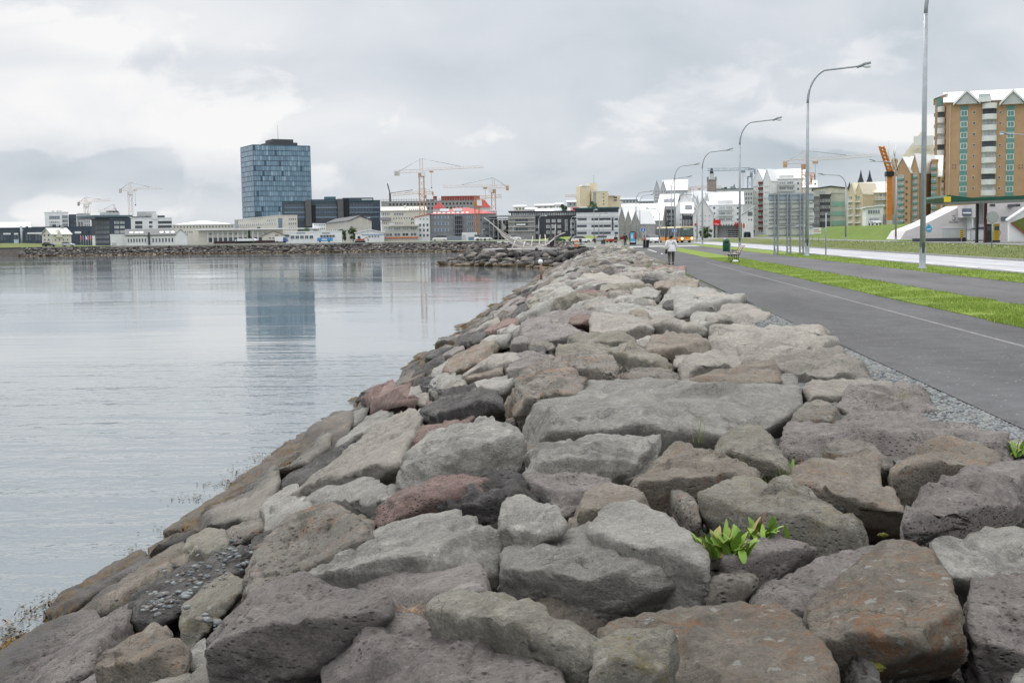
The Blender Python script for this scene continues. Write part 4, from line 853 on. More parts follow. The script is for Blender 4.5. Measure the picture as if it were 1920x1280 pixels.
for i, (c, poly) in enumerate(mid):
    k = rng.choice((KW if c[1] < 48 else 'GGVVKPMVBKPG') if c[0] > -4.6 else 'PKKKDGVK')
    if c[0] > .5 and c[1] < 60 and rng.random() < .25: k = 'W'
    pts = cell_pts(c, poly, rng, lambda x, y: S(x))
    if i < NI:
        o = rock_obj('boulder', pts, 5000+i, RM[k], sub=4, p=13, amp=.09, chips=6, strat=rng.choice((0, 0, .06)))
        across = ('beside the path edge' if c[0] > 2.3 else 'on the flat crest' if c[0] > .6 else 'along the middle of the crest' if c[0] > -1 else 'at the top of the slope' if c[0] > -2.6 else 'halfway down the slope' if c[0] > -4.3 else 'at the waterline')
        rank = kindcount.get((k, across), 0); kindcount[k, across] = rank+1
        w_ = max(p[0] for p in poly)-min(p[0] for p in poly); d_ = max(p[1] for p in poly)-min(p[1] for p in poly)
        shp = 'broad' if w_ > 1.25*d_ else 'deep' if d_ > 1.2*w_ else 'blocky'
        ORD = ['nearest', 'second nearest', 'third nearest', 'fourth nearest', 'fifth nearest', 'sixth nearest', 'seventh nearest', 'eighth nearest', 'ninth nearest', 'tenth nearest', 'eleventh nearest', 'twelfth nearest', 'thirteenth nearest', 'fourteenth nearest', 'fifteenth nearest']+[w+' nearest' for w in 'sixteenth seventeenth eighteenth nineteenth twentieth'.split()]+['twenty %s nearest' % w for w in 'first second third fourth fifth sixth seventh eighth ninth'.split()]+['thirtieth nearest']+['thirty %s nearest' % w for w in 'first second third fourth fifth sixth seventh eighth ninth'.split()]
        if rank < 39: tag(o, '%s %s boulder %s beyond the close-up stretch' % (ORD[rank], DESC[k], across), 'boulder', 'boulders of the sea wall')
        else: tag(o, 'small %s boulder %s, far along towards the walker' % (DESC[k], across), 'boulder', 'boulders of the sea wall')
    else:
        d = c[1]; sub = 3 if d < 90 else 2
        V, F_ = rock_verts(pts, 9000+i, sub=sub, p=12, amp=.1, chips=4, strat=0); add_stuff(V, F_, k, stuffV)
def stuff_obj(name, store, label):
    Vs = []; Fs = []; Ms = []; b = 0; mats = []
    for mi, (k, (v, f, n)) in enumerate(store.items()):
        V = np.concatenate(v); F_ = np.concatenate(f)+b; Vs.append(V); Fs.append(F_); Ms.append(np.full(len(F_), mi)); b += len(V); mats.append(RM[k])
    o = npmesh(name, np.concatenate(Vs), np.concatenate(Fs), mats, np.concatenate(Ms)); return tag(o, label, 'boulders', kind='stuff')
stuff_obj('distant_boulders', stuffV, 'farther grey boulders packed along the sea wall towards the junction')
# small filling stones under and between the near boulders
st = {}
for c, poly in voronoi_cells(-8, 3.5, 3.5, 29, .55, .5, rng):
    if c[0] < -7.5: continue
    pts = cell_pts(c, poly, rng, lambda x, y: S(x)-.37, th=.3, up=.3)
    V, F_ = rock_verts(pts, 20000+int(c[0]*100)+int(c[1]*1000), sub=3, p=10, amp=.1, chips=4); add_stuff(V, F_, rng.choice('KBVPKKB'), st)
stuff_obj('filling_stones', st, 'smaller dark stones filling the gaps between the big boulders')
# groyne round the sculpture platform and the far sea wall
st = {}
def shore_frame(poly, step):
    for i in range(len(poly)-1):
        a, b = Vector(poly[i]), Vector(poly[i+1]); n = max(1, int((b-a).length/step)); t = (b-a).normalized()
        for k in range(n): yield a+(b-a)*(k+.5)/n, Vector((t.y, -t.x))
for seg, step, rows, big, crest in ((SHORE[1:9], 1.15, 6, 1.2, -.1), (SHORE[8:13], 1.1, 6, 1.0, .35)):
    for p, nrm_ in shore_frame(seg, step):
        for r in range(-1, rows):
            d = (r+rng.uniform(-.3, .3))*.95*(5.0/rows/.95) if rows else 0
            x, y = p.x+nrm_.x*d+rng.uniform(-.3, .3), p.y+nrm_.y*d+rng.uniform(-.3, .3)
            z = WZ+.1+max(0, min(1, (d)/5.0))*(crest+2.15)+rng.uniform(-.15, .2)
            s = big*rng.uniform(.55, .95)
            pts = [(x+s*rng.gauss(0, .55), y+s*rng.gauss(0, .5), z+s*rng.gauss(0, .33)-.1) for _ in range(12)]
            V, F_ = rock_verts(pts, rng.randint(0, 10**6), sub=2, p=12, amp=.08, chips=2)
            add_stuff(V, F_, rng.choice('KKPVKKDD' if big > 1.1 else 'KKVKKPKD'), st)
stuff_obj('far_sea_wall', st, 'dark boulders heaped along the far shore and round the sculpture platform')

# ---------------------------------------------------------------- pebbles, gravel, grass, plants
rs = np.random.RandomState(3)
def pebbles(name, P, sizes, mats, label, flat=.6, cat='pebbles', sub=2):
    d, f = ico(sub); n = len(P); d = np.repeat(d[None], n, 0)
    sc_ = sizes[:, None]*np.stack([rs.uniform(.7, 1.35, n), rs.uniform(.7, 1.35, n), rs.uniform(flat*.7, flat*1.2, n)], 1)
    a = rs.uniform(0, 6.28, n); ca, sa = np.cos(a)[:, None], np.sin(a)[:, None]
    bump = 1+.16*rs.normal(size=(n, d.shape[1], 1)); V = d*bump*sc_[:, None, :]
    x, y = V[..., 0].copy(), V[..., 1].copy(); V[..., 0] = x*ca-y*sa; V[..., 1] = x*sa+y*ca
    V += P[:, None, :]; Fc = f[None]+(np.arange(n)*d.shape[1])[:, None, None]
    mi = np.repeat(rs.randint(0, len(mats), n), len(f))
    o = npmesh(name, V.reshape(-1, 3), Fc.reshape(-1, 3), mats, mi); return tag(o, label, cat, kind='stuff')
GR = [mat('gravel_blue_grey', (.19, .21, .215), .85, .3, 9, bump=.3), mat('gravel_pale', (.21, .215, .205), .8, .25, 9), mat('gravel_dark', (.09, .10, .11), .8, .3, 9)]
GRB = strip('gravel_bed', 2.2, 3.62, -.045, groundmat('gravel_bed_surface', (.10, .11, .11), (.2, .21, .21), (.07, .07, .07), 9, 40, bump=1, s3=40), 8, 60)
n = 22000; gy = 9.5+rs.uniform(0, 1, n)**1.3*26; gx = 3.60-np.abs(rs.normal(0, .40, n)).clip(0, 1.35)
gz = -.015-(3.6-gx)*.03
pebbles('gravel', np.stack([gx, gy, gz], 1), rs.uniform(.012, .030, n), GR, 'blue grey gravel strip between the boulders and the asphalt path', sub=1)
def heap(x0, y0, n_, w, dz=.02, big=.035):
    out = []
    for _ in range(n_):
        u, v = x0+rs.normal(0, w), y0+rs.normal(0, w*.5); out.append(tuple(on_surf(u, v, dz)))
    return out
hp = heap(300, 1128, 90, 24, .08)+heap(360, 1085, 70, 34, .06)+heap(440, 1035, 60, 30, .05)+heap(810, 722, 60, 16, .06)+heap(400, 1163, 14, 10, .1)+heap(830, 1215, 20, 25, .0)
hp = np.array(hp); pebbles('loose_pebbles', hp, rs.uniform(.010, .028, len(hp)), [GR[0], GR[2], mat('pebble_brown_grey', (.13, .12, .11), .9, .3, 9)], 'loose grey pebbles lying on and between the boulders of the slope')

def blades(name, P, hgt, wid, mats, label, lean=.35, cat='grass', kind='stuff'):
    n = len(P); a = rs.uniform(0, 6.28, n); hg = hgt*rs.uniform(.5, 1.3, n)*(1+.9*fbm(P*np.array([1.1, .8, 0])+3, 3, 8)).clip(.2, 2); w = wid*rs.uniform(.6, 1.3, n)
    la = rs.uniform(0, 6.28, n); ln_ = rs.uniform(.1, 1, n)*lean
    V = np.zeros((n, 5, 3)); dx, dy = np.cos(a)*w/2, np.sin(a)*w/2; lx, ly = np.cos(la)*ln_*hg, np.sin(la)*ln_*hg
    V[:, 0] = P+np.stack([-dx, -dy, 0*dx], 1); V[:, 1] = P+np.stack([dx, dy, 0*dx], 1)
    V[:, 2] = P+np.stack([dx*.8+lx*.35, dy*.8+ly*.35, hg*.55], 1); V[:, 3] = P+np.stack([-dx*.8+lx*.35, -dy*.8+ly*.35, hg*.55], 1)
    V[:, 4] = P+np.stack([lx, ly, hg], 1)
    b = (np.arange(n)*5)[:, None]; Fc = np.concatenate([b+np.array([[0, 1, 2]]), b+np.array([[0, 2, 3]]), b+np.array([[3, 2, 4]])])
    mi = np.tile(((fbm(P*.9, 3, 4)*2.2+rs.uniform(0, 1, n))*len(mats)).astype(int) % len(mats), 3)
    o = npmesh(name, V.reshape(-1, 3), Fc, mats, mi, False)
    return tag(o, label, cat, kind=kind)
def leafmat(name, c, rough=.55):
    m = mat(name, c, rough, .2, 5); b = m.node_tree.nodes['Principled BSDF']; b.inputs['Transmission Weight'].default_value = 0
    b.inputs['Subsurface Weight'].default_value = 0; return m
GB = [leafmat('grass_blade_bright', (.215, .315, .043)), leafmat('grass_blade_mid', (.19, .29, .038)), leafmat('grass_blade_yellow', (.31, .37, .07)), leafmat('grass_blade_deep', (.14, .22, .032))]
def area(n, x0, x1, y0, y1, z=.0, pw=2.2):
    P = np.stack([rs.uniform(x0, x1, n), y0+(y1-y0)*rs.uniform(0, 1, n)**pw, np.full(n, z)], 1)
    P[:, 0] += .16*fbm(np.stack([P[:, 1]*1.3, P[:, 0]*.2, P[:, 2]], 1), 3, 5); return P
blades('grass', area(60000, 7.12, 9.30, 19, 85), .05, .012, GB, 'short bright green grass between the two paths')
blades('grass', area(26000, 12.98, 15.55, 32, 95), .06, .018, GB, 'green grass between the second path and the road')
vm = area(24000, 21.7, 38.5, 52, 190, 0); vm[:, 2] = .05+.32*np.sin(PI*(vm[:, 0]-21.64)/17.36)
blades('verge_grass', vm, .08, .03, [leafmat('verge_blade', (.15, .19, .05)), leafmat('verge_blade_dry', (.19, .20, .075)), leafmat('verge_blade_green', (.14, .20, .04))], 'rough olive grass with dry stalks on the road median')
fl = area(260, 27, 38, 75, 170, 0, 1.2); fl[:, 2] = .14+.32*np.sin(PI*(fl[:, 0]-21.64)/17.36)
pebbles('wild_flowers', fl, rs.uniform(.03, .06, len(fl)), [mat('pale_flower', (.6, .6, .45), .8), MATS['pale_flower']], 'scattered pale flower heads in the median grass', flat=.8, cat='flowers', sub=1)
eg = []
for _ in range(34):
    y = rng.uniform(26, 150); x = 3.5+rng.gauss(0, .05)
    for k in range(40): eg.append((x+rng.gauss(0, .12), y+rng.gauss(0, .35), -.02))
blades('edge_grass', np.array(eg), .07, .012, GB, 'thin fringe of grass along the rock side of the path')
# weed strands floating at the waterline
wm = [mat('brown_seaweed', (.12, .07, .015), .5, .3, 6), mat('dark_seaweed', (.05, .035, .012), .5, .3, 6)]
wp = []
for (u, v, n_, sx, sy) in ((368, 932, 130, 20, 5), (400, 908, 60, 18, 3), (430, 905, 120, 8, 6), (905, 594, 60, 9, 2), (60, 1150, 110, 24, 10), (170, 1100, 50, 26, 4), (250, 1030, 36, 24, 4), (300, 990, 30, 20, 6), (95, 1130, 120, 12, 10), (15, 1190, 220, 16, 14), (500, 858, 160, 16, 7), (455, 888, 120, 14, 8), (940, 575, 60, 10, 3), (975, 535, 60, 10, 4)):
    for _ in range(int(n_*.6)):
        p = at(u+rng.gauss(0, sx), v+rng.gauss(0, sy), 1); d = p-Vector((0, 0, CAMZ)); t = (WZ+.01-CAMZ)/d.z; q = Vector((0, 0, CAMZ))+d*t
        wp.append((q.x, q.y, WZ+.012))
o = blades('seaweed', np.array(wp), .022, .022, wm, 'brown strands of seaweed floating beside the lowest rocks', lean=4.5, cat='seaweed')

wq = []
for (u, v, n_, sx, sy) in ((14, 1196, 700, 13, 15), (92, 1140, 380, 12, 8), (436, 908, 380, 14, 7), (505, 860, 320, 18, 5), (330, 985, 120, 10, 4), (955, 560, 160, 12, 6), (985, 527, 160, 10, 5), (720, 735, 80, 9, 4)):
    for _ in range(n_):
        p = on_surf(u+rng.gauss(0, sx), v+rng.gauss(0, sy), .05)
        if -2.34 < p.z < -1.7: wq.append((p.x, p.y, p.z-.04))
blades('rock_seaweed', np.array(wq), .035, .03, [mat('ochre_seaweed', (.26, .15, .025), .55, .3, 8), wm[0], wm[1]], 'ochre and brown seaweed clumps clinging to the rocks at the waterline', lean=1.6, cat='seaweed')

def leaf(mb, base, dirv, length, width, curl, mi, n=5, jag=0):
    """one broad leaf: a keeled strip bending over, with real thickness from its fold"""
    d = Vector(dirv).normalized(); side = d.cross(Vector((0, 0, 1))).normalized(); up = Vector((0, 0, 1))
    vs = []; p = Vector(base); ang = math.acos(max(-1, min(1, d.z)))
    hd = Vector((d.x, d.y, 0)).normalized() if (d.x or d.y) else Vector((1, 0, 0))
    for i in range(n+1):
        t = i/n; w = width*math.sin(PI*min(1, .12+.86*t))**.8*(1 if i < n else .05)*(1+jag*(-1)**i)
        vs += [p-side*w/2+up*.12*w, p, p+side*w/2+up*.12*w]
        ang += curl/n; p = p+(hd*math.sin(ang)+up*math.cos(ang))*(length/n)
    fs = [(3*i+k, 3*i+k+1, 3*i+k+4, 3*i+k+3) for i in range(n) for k in (0, 1)]
    mb.add(vs, fs, mi, True)
LEAF = [leafmat('dock_leaf_green', (.15, .27, .035), .6), leafmat('dock_leaf_light', (.22, .33, .05), .6), leafmat('dock_leaf_tip', (.30, .24, .08), .5)]
def leafy_plant(loc, n_, ln_, wd_, label, spread=.9, name='leafy_plant'):
    t = thing(name, label, 'plant', loc)
    for i in range(n_):
        m = MB(); a = rng.uniform(0, 2*PI); s = rng.uniform(.1, spread)
        b = (rng.gauss(0, .06), rng.gauss(0, .04), -.02)
        leaf(m, b, (math.cos(a)*s, math.sin(a)*s*.7, 1), ln_*rng.uniform(.6, 1.15), wd_*rng.uniform(.7, 1.2), rng.uniform(.2, 1.0), 0, 7, .06)
        m.build('leaf', [LEAF[0 if rng.random() < .55 else 1] if rng.random() < .93 else LEAF[2]], t)
    m = MB(); m.tube([(0, 0, -.05), (.01, 0, .06), (.03, 0, .13)], [.005, .004, .002], 6); m.build('stem', mat('reddish_stem', (.25, .08, .04), .6), t)
    return t
leafy_plant(on_surf(1362, 1035, .10), 64, .155, .04, 'bright green leafy dock plant growing between boulders at lower right', .75)
leafy_plant(on_surf(1425, 1003, .10), 22, .125, .038, 'smaller clump of green leaves behind the mauve rounded rock', 1.0)
leafy_plant(on_surf(1905, 850, .0), 26, .14, .03, 'yellow green weed at the right edge beside the gravel', 1.3)
leafy_plant(on_surf(1496, 890, -.12), 8, .15, .03, 'few broad green leaves at the foot of the grass tuft', .7)
def tuft(px, py, n_, hgt, lean, mats, label, w=.004, sp=.07, dz=0):
    c = on_surf(px, py, dz); P = np.stack([c.x+rs.normal(0, sp, n_), c.y+rs.normal(0, sp*.6, n_), np.full(n_, c.z-.04)], 1)
    o = blades('grass_tuft', P, hgt, w, mats, label, lean, 'grass tuft', None); return o
STR = [leafmat('straw', (.42, .36, .20)), GB[1]]
tuft(1480, 905, 70, .24, .4, STR+[GB[3]], 'thin tuft of seeding grass in the gap below the mossy tan rock', sp=.08)
tuft(1690, 755, 40, .16, .4, STR, 'sparse dry stalks on the low grey slab beside the gravel', sp=.07)
tuft(1312, 820, 12, .16, .4, STR, 'few pale stalks against the front of the giant flat slab', sp=.03)
tuft(770, 1140, 50, .05, 2.6, [mat('dead_grass', (.45, .26, .13), .8)], 'flattened tuft of dry orange grass between boulders at bottom centre', w=.005, sp=.03, dz=.05)
tuft(1225, 500, 60, .3, .3, GB, 'green grass tuft by the path behind the walker', w=.015, sp=.2)
tuft(1172, 470, 60, .45, .3, GB, 'far green grass tuft at the rock side of the path', w=.03, sp=.3)
MOSS = mat('yellow_moss', (.11, .11, .02), .95, .3, 20)
for px, py, r_, lab in ((1298, 1080, .07, 'yellow green moss cushion beneath the leafy plant'), (1635, 1250, .05, 'yellow moss on the dark stone at the bottom right'), (1445, 1140, .03, 'small moss speck behind the orange lichen boulder'), (1655, 1003, .03, 'moss line on the tip of the long tan boulder')):
    c = on_surf(px, py, -.02); d, f = ico(4); V = d*np.array([r_, r_*.6, r_*.35]); V = V+d*fbm(d*4+px, 4, 3)[:, None]*r_*.35
    o = npmesh('moss', V, f, [MOSS]); o.location = c; tag(o, lab, 'moss')
# ---------------------------------------------------------------- buildings
def unit_window(name, glass, frame=WFR, fw=.09, mull=0, depth=.10):
    """window of size 1 x 1 (local x, z), facing -y: proud frame with pane"""
    m = MB(); f = fw
    m.box(0, f, -depth, 0, 0, 1); m.box(1-f, 1, -depth, 0, 0, 1); m.box(f, 1-f, -depth, 0, 1-f, 1); m.box(f, 1-f, -depth, 0, 0, f)
    for k in range(mull):
        x = (k+1)/(mull+1); m.box(x-.02, x+.02, -depth*.9, 0, f, 1-f)
    m.box(f, 1-f, -depth*.4, 0, f, 1-f, 1)
    o = m.build(name, [frame, glass]); me = o.data; bpy.data.objects.remove(o); return me
UW = unit_window('window', GL); UWD = unit_window('window', GL, DGREY, .06); UWB = unit_window('window', GLB, LGREY, .05, 3)
UW2 = unit_window('window', GL, WFR, .06, 1); UWP = unit_window('window', GLP, WFR, .06, 2); UWBAND = unit_window('window_band', GL, DGREY, .02, 7)
UWPB = unit_window('window_band', GLP, WFR, .02, 9); UHOLE = unit_window('window_opening', BLACK, GREY, .05)
UWW2 = unit_window('window', GLP, WFR, .09, 1)
BLD = {}
class B:
    def __init__(s, name, label, cat_, x0, x1, ytop, D, yaw=0, xl=None, dep=14, base=.35, wall=WHITE, group=None, roof='flat', yridge=None, roofm=None, over=.4, parapet=True, wname='wall', ypx=430):
        D *= 1 if D > 344 else 1.3 if 1385 < x0 < 1515 else 1.22 if 1225 <= x0 <= 1385 else 1.18 if 1515 <= x0 < 1590 else 1.07 if 1590 <= x0 < 1660 else 1
        q_ = at(x0, ypx, D); s.yaw = R(yaw)-math.atan2(q_.x, q_.y); s.a = Vector((math.cos(s.yaw), math.sin(s.yaw), 0)); s.b = Vector((-math.sin(s.yaw), math.cos(s.yaw), 0))
        p = at(x0, ypx, D); s.o = Vector((p.x, D, base)); s.base = base
        s.w = s.hit(x1, ypx, 'F')[0]
        s.d = dep if xl is None else s.hit(xl, ypx, 'L')[0]
        s.h = s.hit(x0, ytop, 'F')[1]-base
        s.root = thing(name, label, cat_, tuple(s.o), s.yaw, group); s.wall = wall
        m = MB(); w, d, hh = s.w, s.d, s.h
        hr = None if yridge is None else (s.hit((x0+x1)/2, yridge, 'F')[1]-base)
        s.hr = hr
        if roof == 'flat' or hr is None: m.box(0, w, 0, d, -1.5, hh)
        elif roof == 'gx': m.prism([(0, -1.5), (d, -1.5), (d, hh), (d/2, hr-.1), (0, hh)], 0, w, axis='x')
        elif roof == 'gy': m.prism([(0, -1.5), (w, -1.5), (w, hh), (w/2, hr-.1), (0, hh)], 0, d)
        elif roof == 'mono': m.prism([(0, -1.5), (w, -1.5), (w, hr-.1), (0, hh)], 0, d)
        elif roof == 'hip': m.box(0, w, 0, d, -1.5, hh)
        m.build(wname, wall, s.root)
        r = MB(); t = .25; o = over; rm = roofm or ROOFG
        if roof == 'flat' and parapet: r.box(-.12, w+.12, -.12, d+.12, hh, hh+.35); r.build('roof', roofm or wall, s.root)
        if roof == 'flat' and parapet and w > 9 and d > 11:
            rr = random.Random(int(x0*3+ytop))
            for _ in range(rr.randint(1, 3)):
                u, v_ = rr.uniform(.1, .85)*w, rr.uniform(.3, .7)*d; q = MB().box(u, u+rr.uniform(.8, 2.2), v_, v_+1.5, hh+.3, hh+.35+rr.uniform(.5, 1.1)); q.build('roof_unit', rr.choice((GALV, LGREY, DGREY)), s.root)
        elif roof == 'gx':
            k = (hr-hh)/(d/2)
            for sg in (0, 1):
                y0, y1 = (-o, d/2) if sg == 0 else (d+o, d/2)
                z0 = hh-o*k
                r.prism([(y0, z0), (y1, hr), (y1, hr+t), (y0, z0+t)], -o, w+o, axis='x')
            r.build('roof', rm, s.root)
        elif roof == 'gy':
            k = (hr-hh)/(w/2)
            for x_0, x_1 in ((-o, w/2), (w+o, w/2)): r.prism([(x_0, hh-o*k), (x_1, hr), (x_1, hr+t), (x_0, hh-o*k+t)], -o, d+o)
            r.build('roof', rm, s.root)
        elif roof == 'mono': r.prism([(-o, hh), (w+o, hr), (w+o, hr+t), (-o, hh+t)], -o, d+o); r.build('roof', rm, s.root)
        elif roof == 'hip':
            e = min(w, d)*.45
            if w >= d: v = [(e, d/2, hr), (w-e, d/2, hr)]
            else: v = [(w/2, e, hr), (w/2, d-e, hr)]
            r.add([(-o, -o, hh), (w+o, -o, hh), (w+o, d+o, hh), (-o, d+o, hh)]+v, [(0, 1, 2, 3), (0, 1, 5, 4) if w >= d else (0, 1, 4), (2, 3, 4, 5) if w >= d else (2, 3, 5), (1, 2, 5) if w >= d else (1, 2, 5, 4), (3, 0, 4) if w >= d else (3, 0, 4, 5)])
            r.build('roof', rm, s.root)
    def hit(s, px, py, face='F'):
        """pixel -> (local coordinate along the face, world z)"""
        d = ray(px, py)
        n = s.b if face == 'F' else s.a
        o = s.o+(s.a*s.w if face == 'R' else Vector()) if face != 'F' else s.o
        t = (o.x*n.x+o.y*n.y)/(d.x*n.x+d.y*n.y); q = Vector((d.x*t, t, CAMZ+d.z*t))-o
        return (q.dot(s.a if face == 'F' else s.b), CAMZ+d.z*t)
    def place(s, me, face, u, z, w, hgt, name='window'):
        if face == 'F': return inst(name, me, s.root, (u, -.002, z), (0, 0, 0), (w, 1, hgt))
        if face == 'L': return inst(name, me, s.root, (-.002, u+w, z), (0, 0, -PI/2), (w, 1, hgt))
        return inst(name, me, s.root, (s.w+.002, u, z), (0, 0, PI/2), (w, 1, hgt))
    def wins(s, face, px0, px1, py0, py1, cols, rows, me=None, wf=.6, hf=.5, skip=0, name='window'):
        me = me or UW; u0, zt = s.hit(px0, py0, face); u1, _ = s.hit(px1, py0, face); _, zb = s.hit(px0, py1, face)
        if u0 > u1: u0, u1 = u1, u0
        z1, z0 = zt-s.base, zb-s.base; cw = (u1-u0)/cols; ch = (z1-z0)/rows; rr = random.Random(int(abs(px0*7+py0)))
        for j in range(rows):
            for i in range(cols):
                if skip and rr.random() < skip: continue
                s.place(me, face, u0+cw*(i+.5-wf/2), z0+ch*(j+.5-hf/2), cw*wf, ch*hf, name)
    def plate(s, name, face, px0, px1, py0, py1, m, proud=.12, parent=None):
        u0, zt = s.hit(px0, py0, face); u1, _ = s.hit(px1, py0, face); _, zb = s.hit(px0, py1, face)
        u0, u1 = min(u0, u1), max(u0, u1); q = MB()
        if face == 'F': q.box(u0, u1, -proud, -.003, zb-s.base, zt-s.base)
        elif face == 'L': q.box(-proud, -.003, u0, u1, zb-s.base, zt-s.base)
        else: q.box(s.w+.003, s.w+proud, u0, u1, zb-s.base, zt-s.base)
        return q.build(name, m, s.root)
    def boxp(s, name, px0, px1, py0, py1, m, y0=0, y1=None):
        """block standing on/behind the front plane"""
        u0, zt = s.hit(px0, py0); u1, _ = s.hit(px1, py0); _, zb = s.hit(px0, py1)
        q = MB().box(u0, u1, y0, s.d if y1 is None else y1, zb-s.base, zt-s.base); return q.build(name, m, s.root)
G1 = 'buildings along the far shore'
# ---- far left
b = B('warehouse', 'dark low glass fronted hall at the left edge with a door and a white pipe', 'building', -30, 80, 429, 440, dep=20, wall=DBLUE, group=G1)
for x in (5, 30, 52, 70): b.wins('F', x-5, x+6, 434, 454, 2, 1, UWD, .85, .8)
b.plate('sign_board', 'F', 6, 20, 437, 440, WHITE); b.plate('sign_board', 'F', 26, 34, 437, 440, WHITE); b.plate('sign_board', 'F', 51, 79, 436, 439, WHITE); b.plate('door', 'F', 26, 35, 449, 460, mat('pale_blue_door', (.45, .55, .62), .5))
q = MB().tube([(b.hit(39.5, 430)[0], -.8, -1), (b.hit(39.5, 430)[0], -.8, b.hit(39.5, 424)[1]-.35)], .45, 10); q.build('pipe', GALV, b.root)
b = B('gabled_hall', 'blue grey gabled hall behind the dark low hall', 'building', 1, 57, 429, 470, dep=22, wall=LGREY, roof='gx', yridge=416.5, roofm=ROOFG, group=G1)
b = B('low_dark_building', 'long low black building behind the cream house', 'building', 56, 176, 427, 500, dep=20, wall=DBLUE, group=G1); b.wins('F', 135, 172, 432, 440, 9, 1, UWD, .9, .5); b.plate('sign_board', 'F', 140, 152, 434, 438, WHITE)
b = B('cream_house', 'old cream wooden house with a mansard roof on the green by the shore', 'house', 97, 133, 440, 425, yaw=14, xl=78, base=1.0, wall=CREAM, roof='gx', yridge=428, roofm=mat('pale_mansard', (.50, .52, .48), .7), group=G1)
b.wins('F', 99, 130, 437, 454, 4, 2, UW, .35, .5); b.wins('L', 80, 95, 437, 454, 2, 2, UW, .5, .5); q = MB().prism([(1.2, b.h-1), (3.6, b.h-1), (2.4, b.h+1.8)], -.5, 3); q.build('dormer', CREAM, b.root); MB().box(5, 6, b.d/2-.5, b.d/2+.5, b.hr-.6, b.hr+1.2).build('chimney', GREY, b.root)
b = B('framed_office', 'white framed cube shaped office with a glass front', 'office building', 85, 129, 399, 560, dep=20, wall=WHITE, group=G1)
b.wins('F', 92, 112, 404, 412, 6, 1, UWB, .9, .8); b.wins('F', 92, 112, 414, 426, 6, 2, UWP, .8, .7); b.wins('F', 116, 127, 403, 426, 3, 3, UWB, .9, .8)
q = b.boxp('stair_tower', 129.5, 143, 402, 428, DBLUE); b.wins('F', 132, 142, 404, 426, 2, 3, UWD, .8, .6)
b = B('block_behind', 'pale block beside the left crane mast', 'building', 145, 170, 402, 575, dep=15, wall=LGREY, group=G1); b.wins('F', 146, 156, 414, 428, 2, 1, UW, .6, .9); b.wins('F', 157, 169, 404, 426, 3, 3, UW, .4, .5); b.boxp('roof_level', 146, 167, 400, 402, DGREY, 1, 10)
b = B('dark_corner_office', 'dark blue corner office of five storeys with a wide flat roof', 'office building', 206, 246, 411, 450, yaw=18, xl=172, dep=20, wall=DBLUE, group=G1, roofm=mat('teal_roof_edge', (.10, .16, .18), .5))
b.wins('L', 178, 204, 414, 458, 5, 5, UWB, .7, .5); b.wins('F', 213, 234, 413, 439, 2, 3, UWP, .8, .55)
b.boxp('top_storey', 178, 244, 407.5, 410, mat('dark_glass_band', (.05, .07, .09), .2)); b.boxp('roof_slab', 174, 246.5, 403.5, 407, MATS['teal_roof_edge'], -1, 20); b.boxp('plant_room', 206, 229, 397, 403, LGREY, 3, 12)
for k in range(3): b.boxp('vent', 209+k*7, 213+k*7, 395, 398, BLACK, 3, 6)
b = B('white_wall_annex', 'white garage wall in front of the dark corner office', 'building', 206, 238, 441, 432, dep=8, wall=WHITE, group=G1); b.boxp('pillar_wall', 172.5, 178, 442, 460, WHITE)
b.plate('garage_door', 'F', 210, 218, 455, 460, LGREY)
b = B('balcony_office', 'white office with dark balcony bands and a grey roof storey', 'office building', 246, 323, 410, 520, dep=20, wall=WHITE, group=G1)
for y in (414, 422): b.wins('F', 253, 267, y, y+7, 1, 1, UWBAND, .96, .8); b.wins('F', 279, 286, y, y+6, 1, 1, UWD, .9, .7); b.wins('F', 296, 322, y, y+6, 1, 1, UWBAND, .98, .8)
b.boxp('stair_tower', 285, 295, 402, 411, WHITE, -.3, 6); b.boxp('top_storey', 247, 284, 406, 410, mat('dark_top', (.05, .07, .08), .4), 1, 16); b.boxp('top_storey', 296, 309, 404, 410, MATS['dark_top'], 1, 16); b.boxp('plant_room', 257, 293, 396.5, 404, LGREY, 4, 14)
b = B('skylight_hall', 'long white hall with a black pitched roof and skylights by the shore', 'building', 236, 327, 442, 430, dep=20, wall=WHITE, roof='gx', yridge=430, roofm=ROOFD, group=G1)
b.wins('F', 238, 275, 446, 456, 7, 1, UW, .6, .85); b.wins('F', 284, 326, 445, 456, 7, 1, UW, .6, .85); b.plate('entrance', 'F', 277, 281, 436, 460, DGREY, .5)
for px in (243, 253, 262, 300, 311, 321):
    w_ = MB(); u = b.hit(px, 440)[0]; sl = (b.hr-b.h)/(b.d/2); w_.prism([(2, b.h+2*sl+.26), (4.5, b.h+4.5*sl+.26), (4.5, b.h+4.5*sl+.5), (2, b.h+2*sl+.5)], u, u+1.3, axis='x'); w_.build('skylight', ROOFW, b.root)
b = B('gable_annex', 'plain white gabled annex right of the skylight hall', 'building', 327, 350, 440, 436, dep=26, wall=WHITE, roof='gy', yridge=429.5, roofm=ROOFG, group=G1)
b = B('long_white_works', 'very long pale works building with a hipped white roof', 'building', 322, 440, 422, 560, dep=30, wall=CREAM, roof='hip', yridge=412.5, roofm=ROOFW, group=G1)
b.wins('F', 324, 438, 423, 429, 19, 1, UW, .5, .6); b.wins('F', 345, 362, 432, 438, 4, 1, UW, .5, .7); b.plate('cornice', 'F', 322, 440, 421, 422.5, WHITE, .4)
b = B('cream_office', 'cream three storey office with a glass stairwell left of the dark office', 'office building', 521, 558, 405, 520, yaw=12, xl=440, wall=CREAM, group=G1)
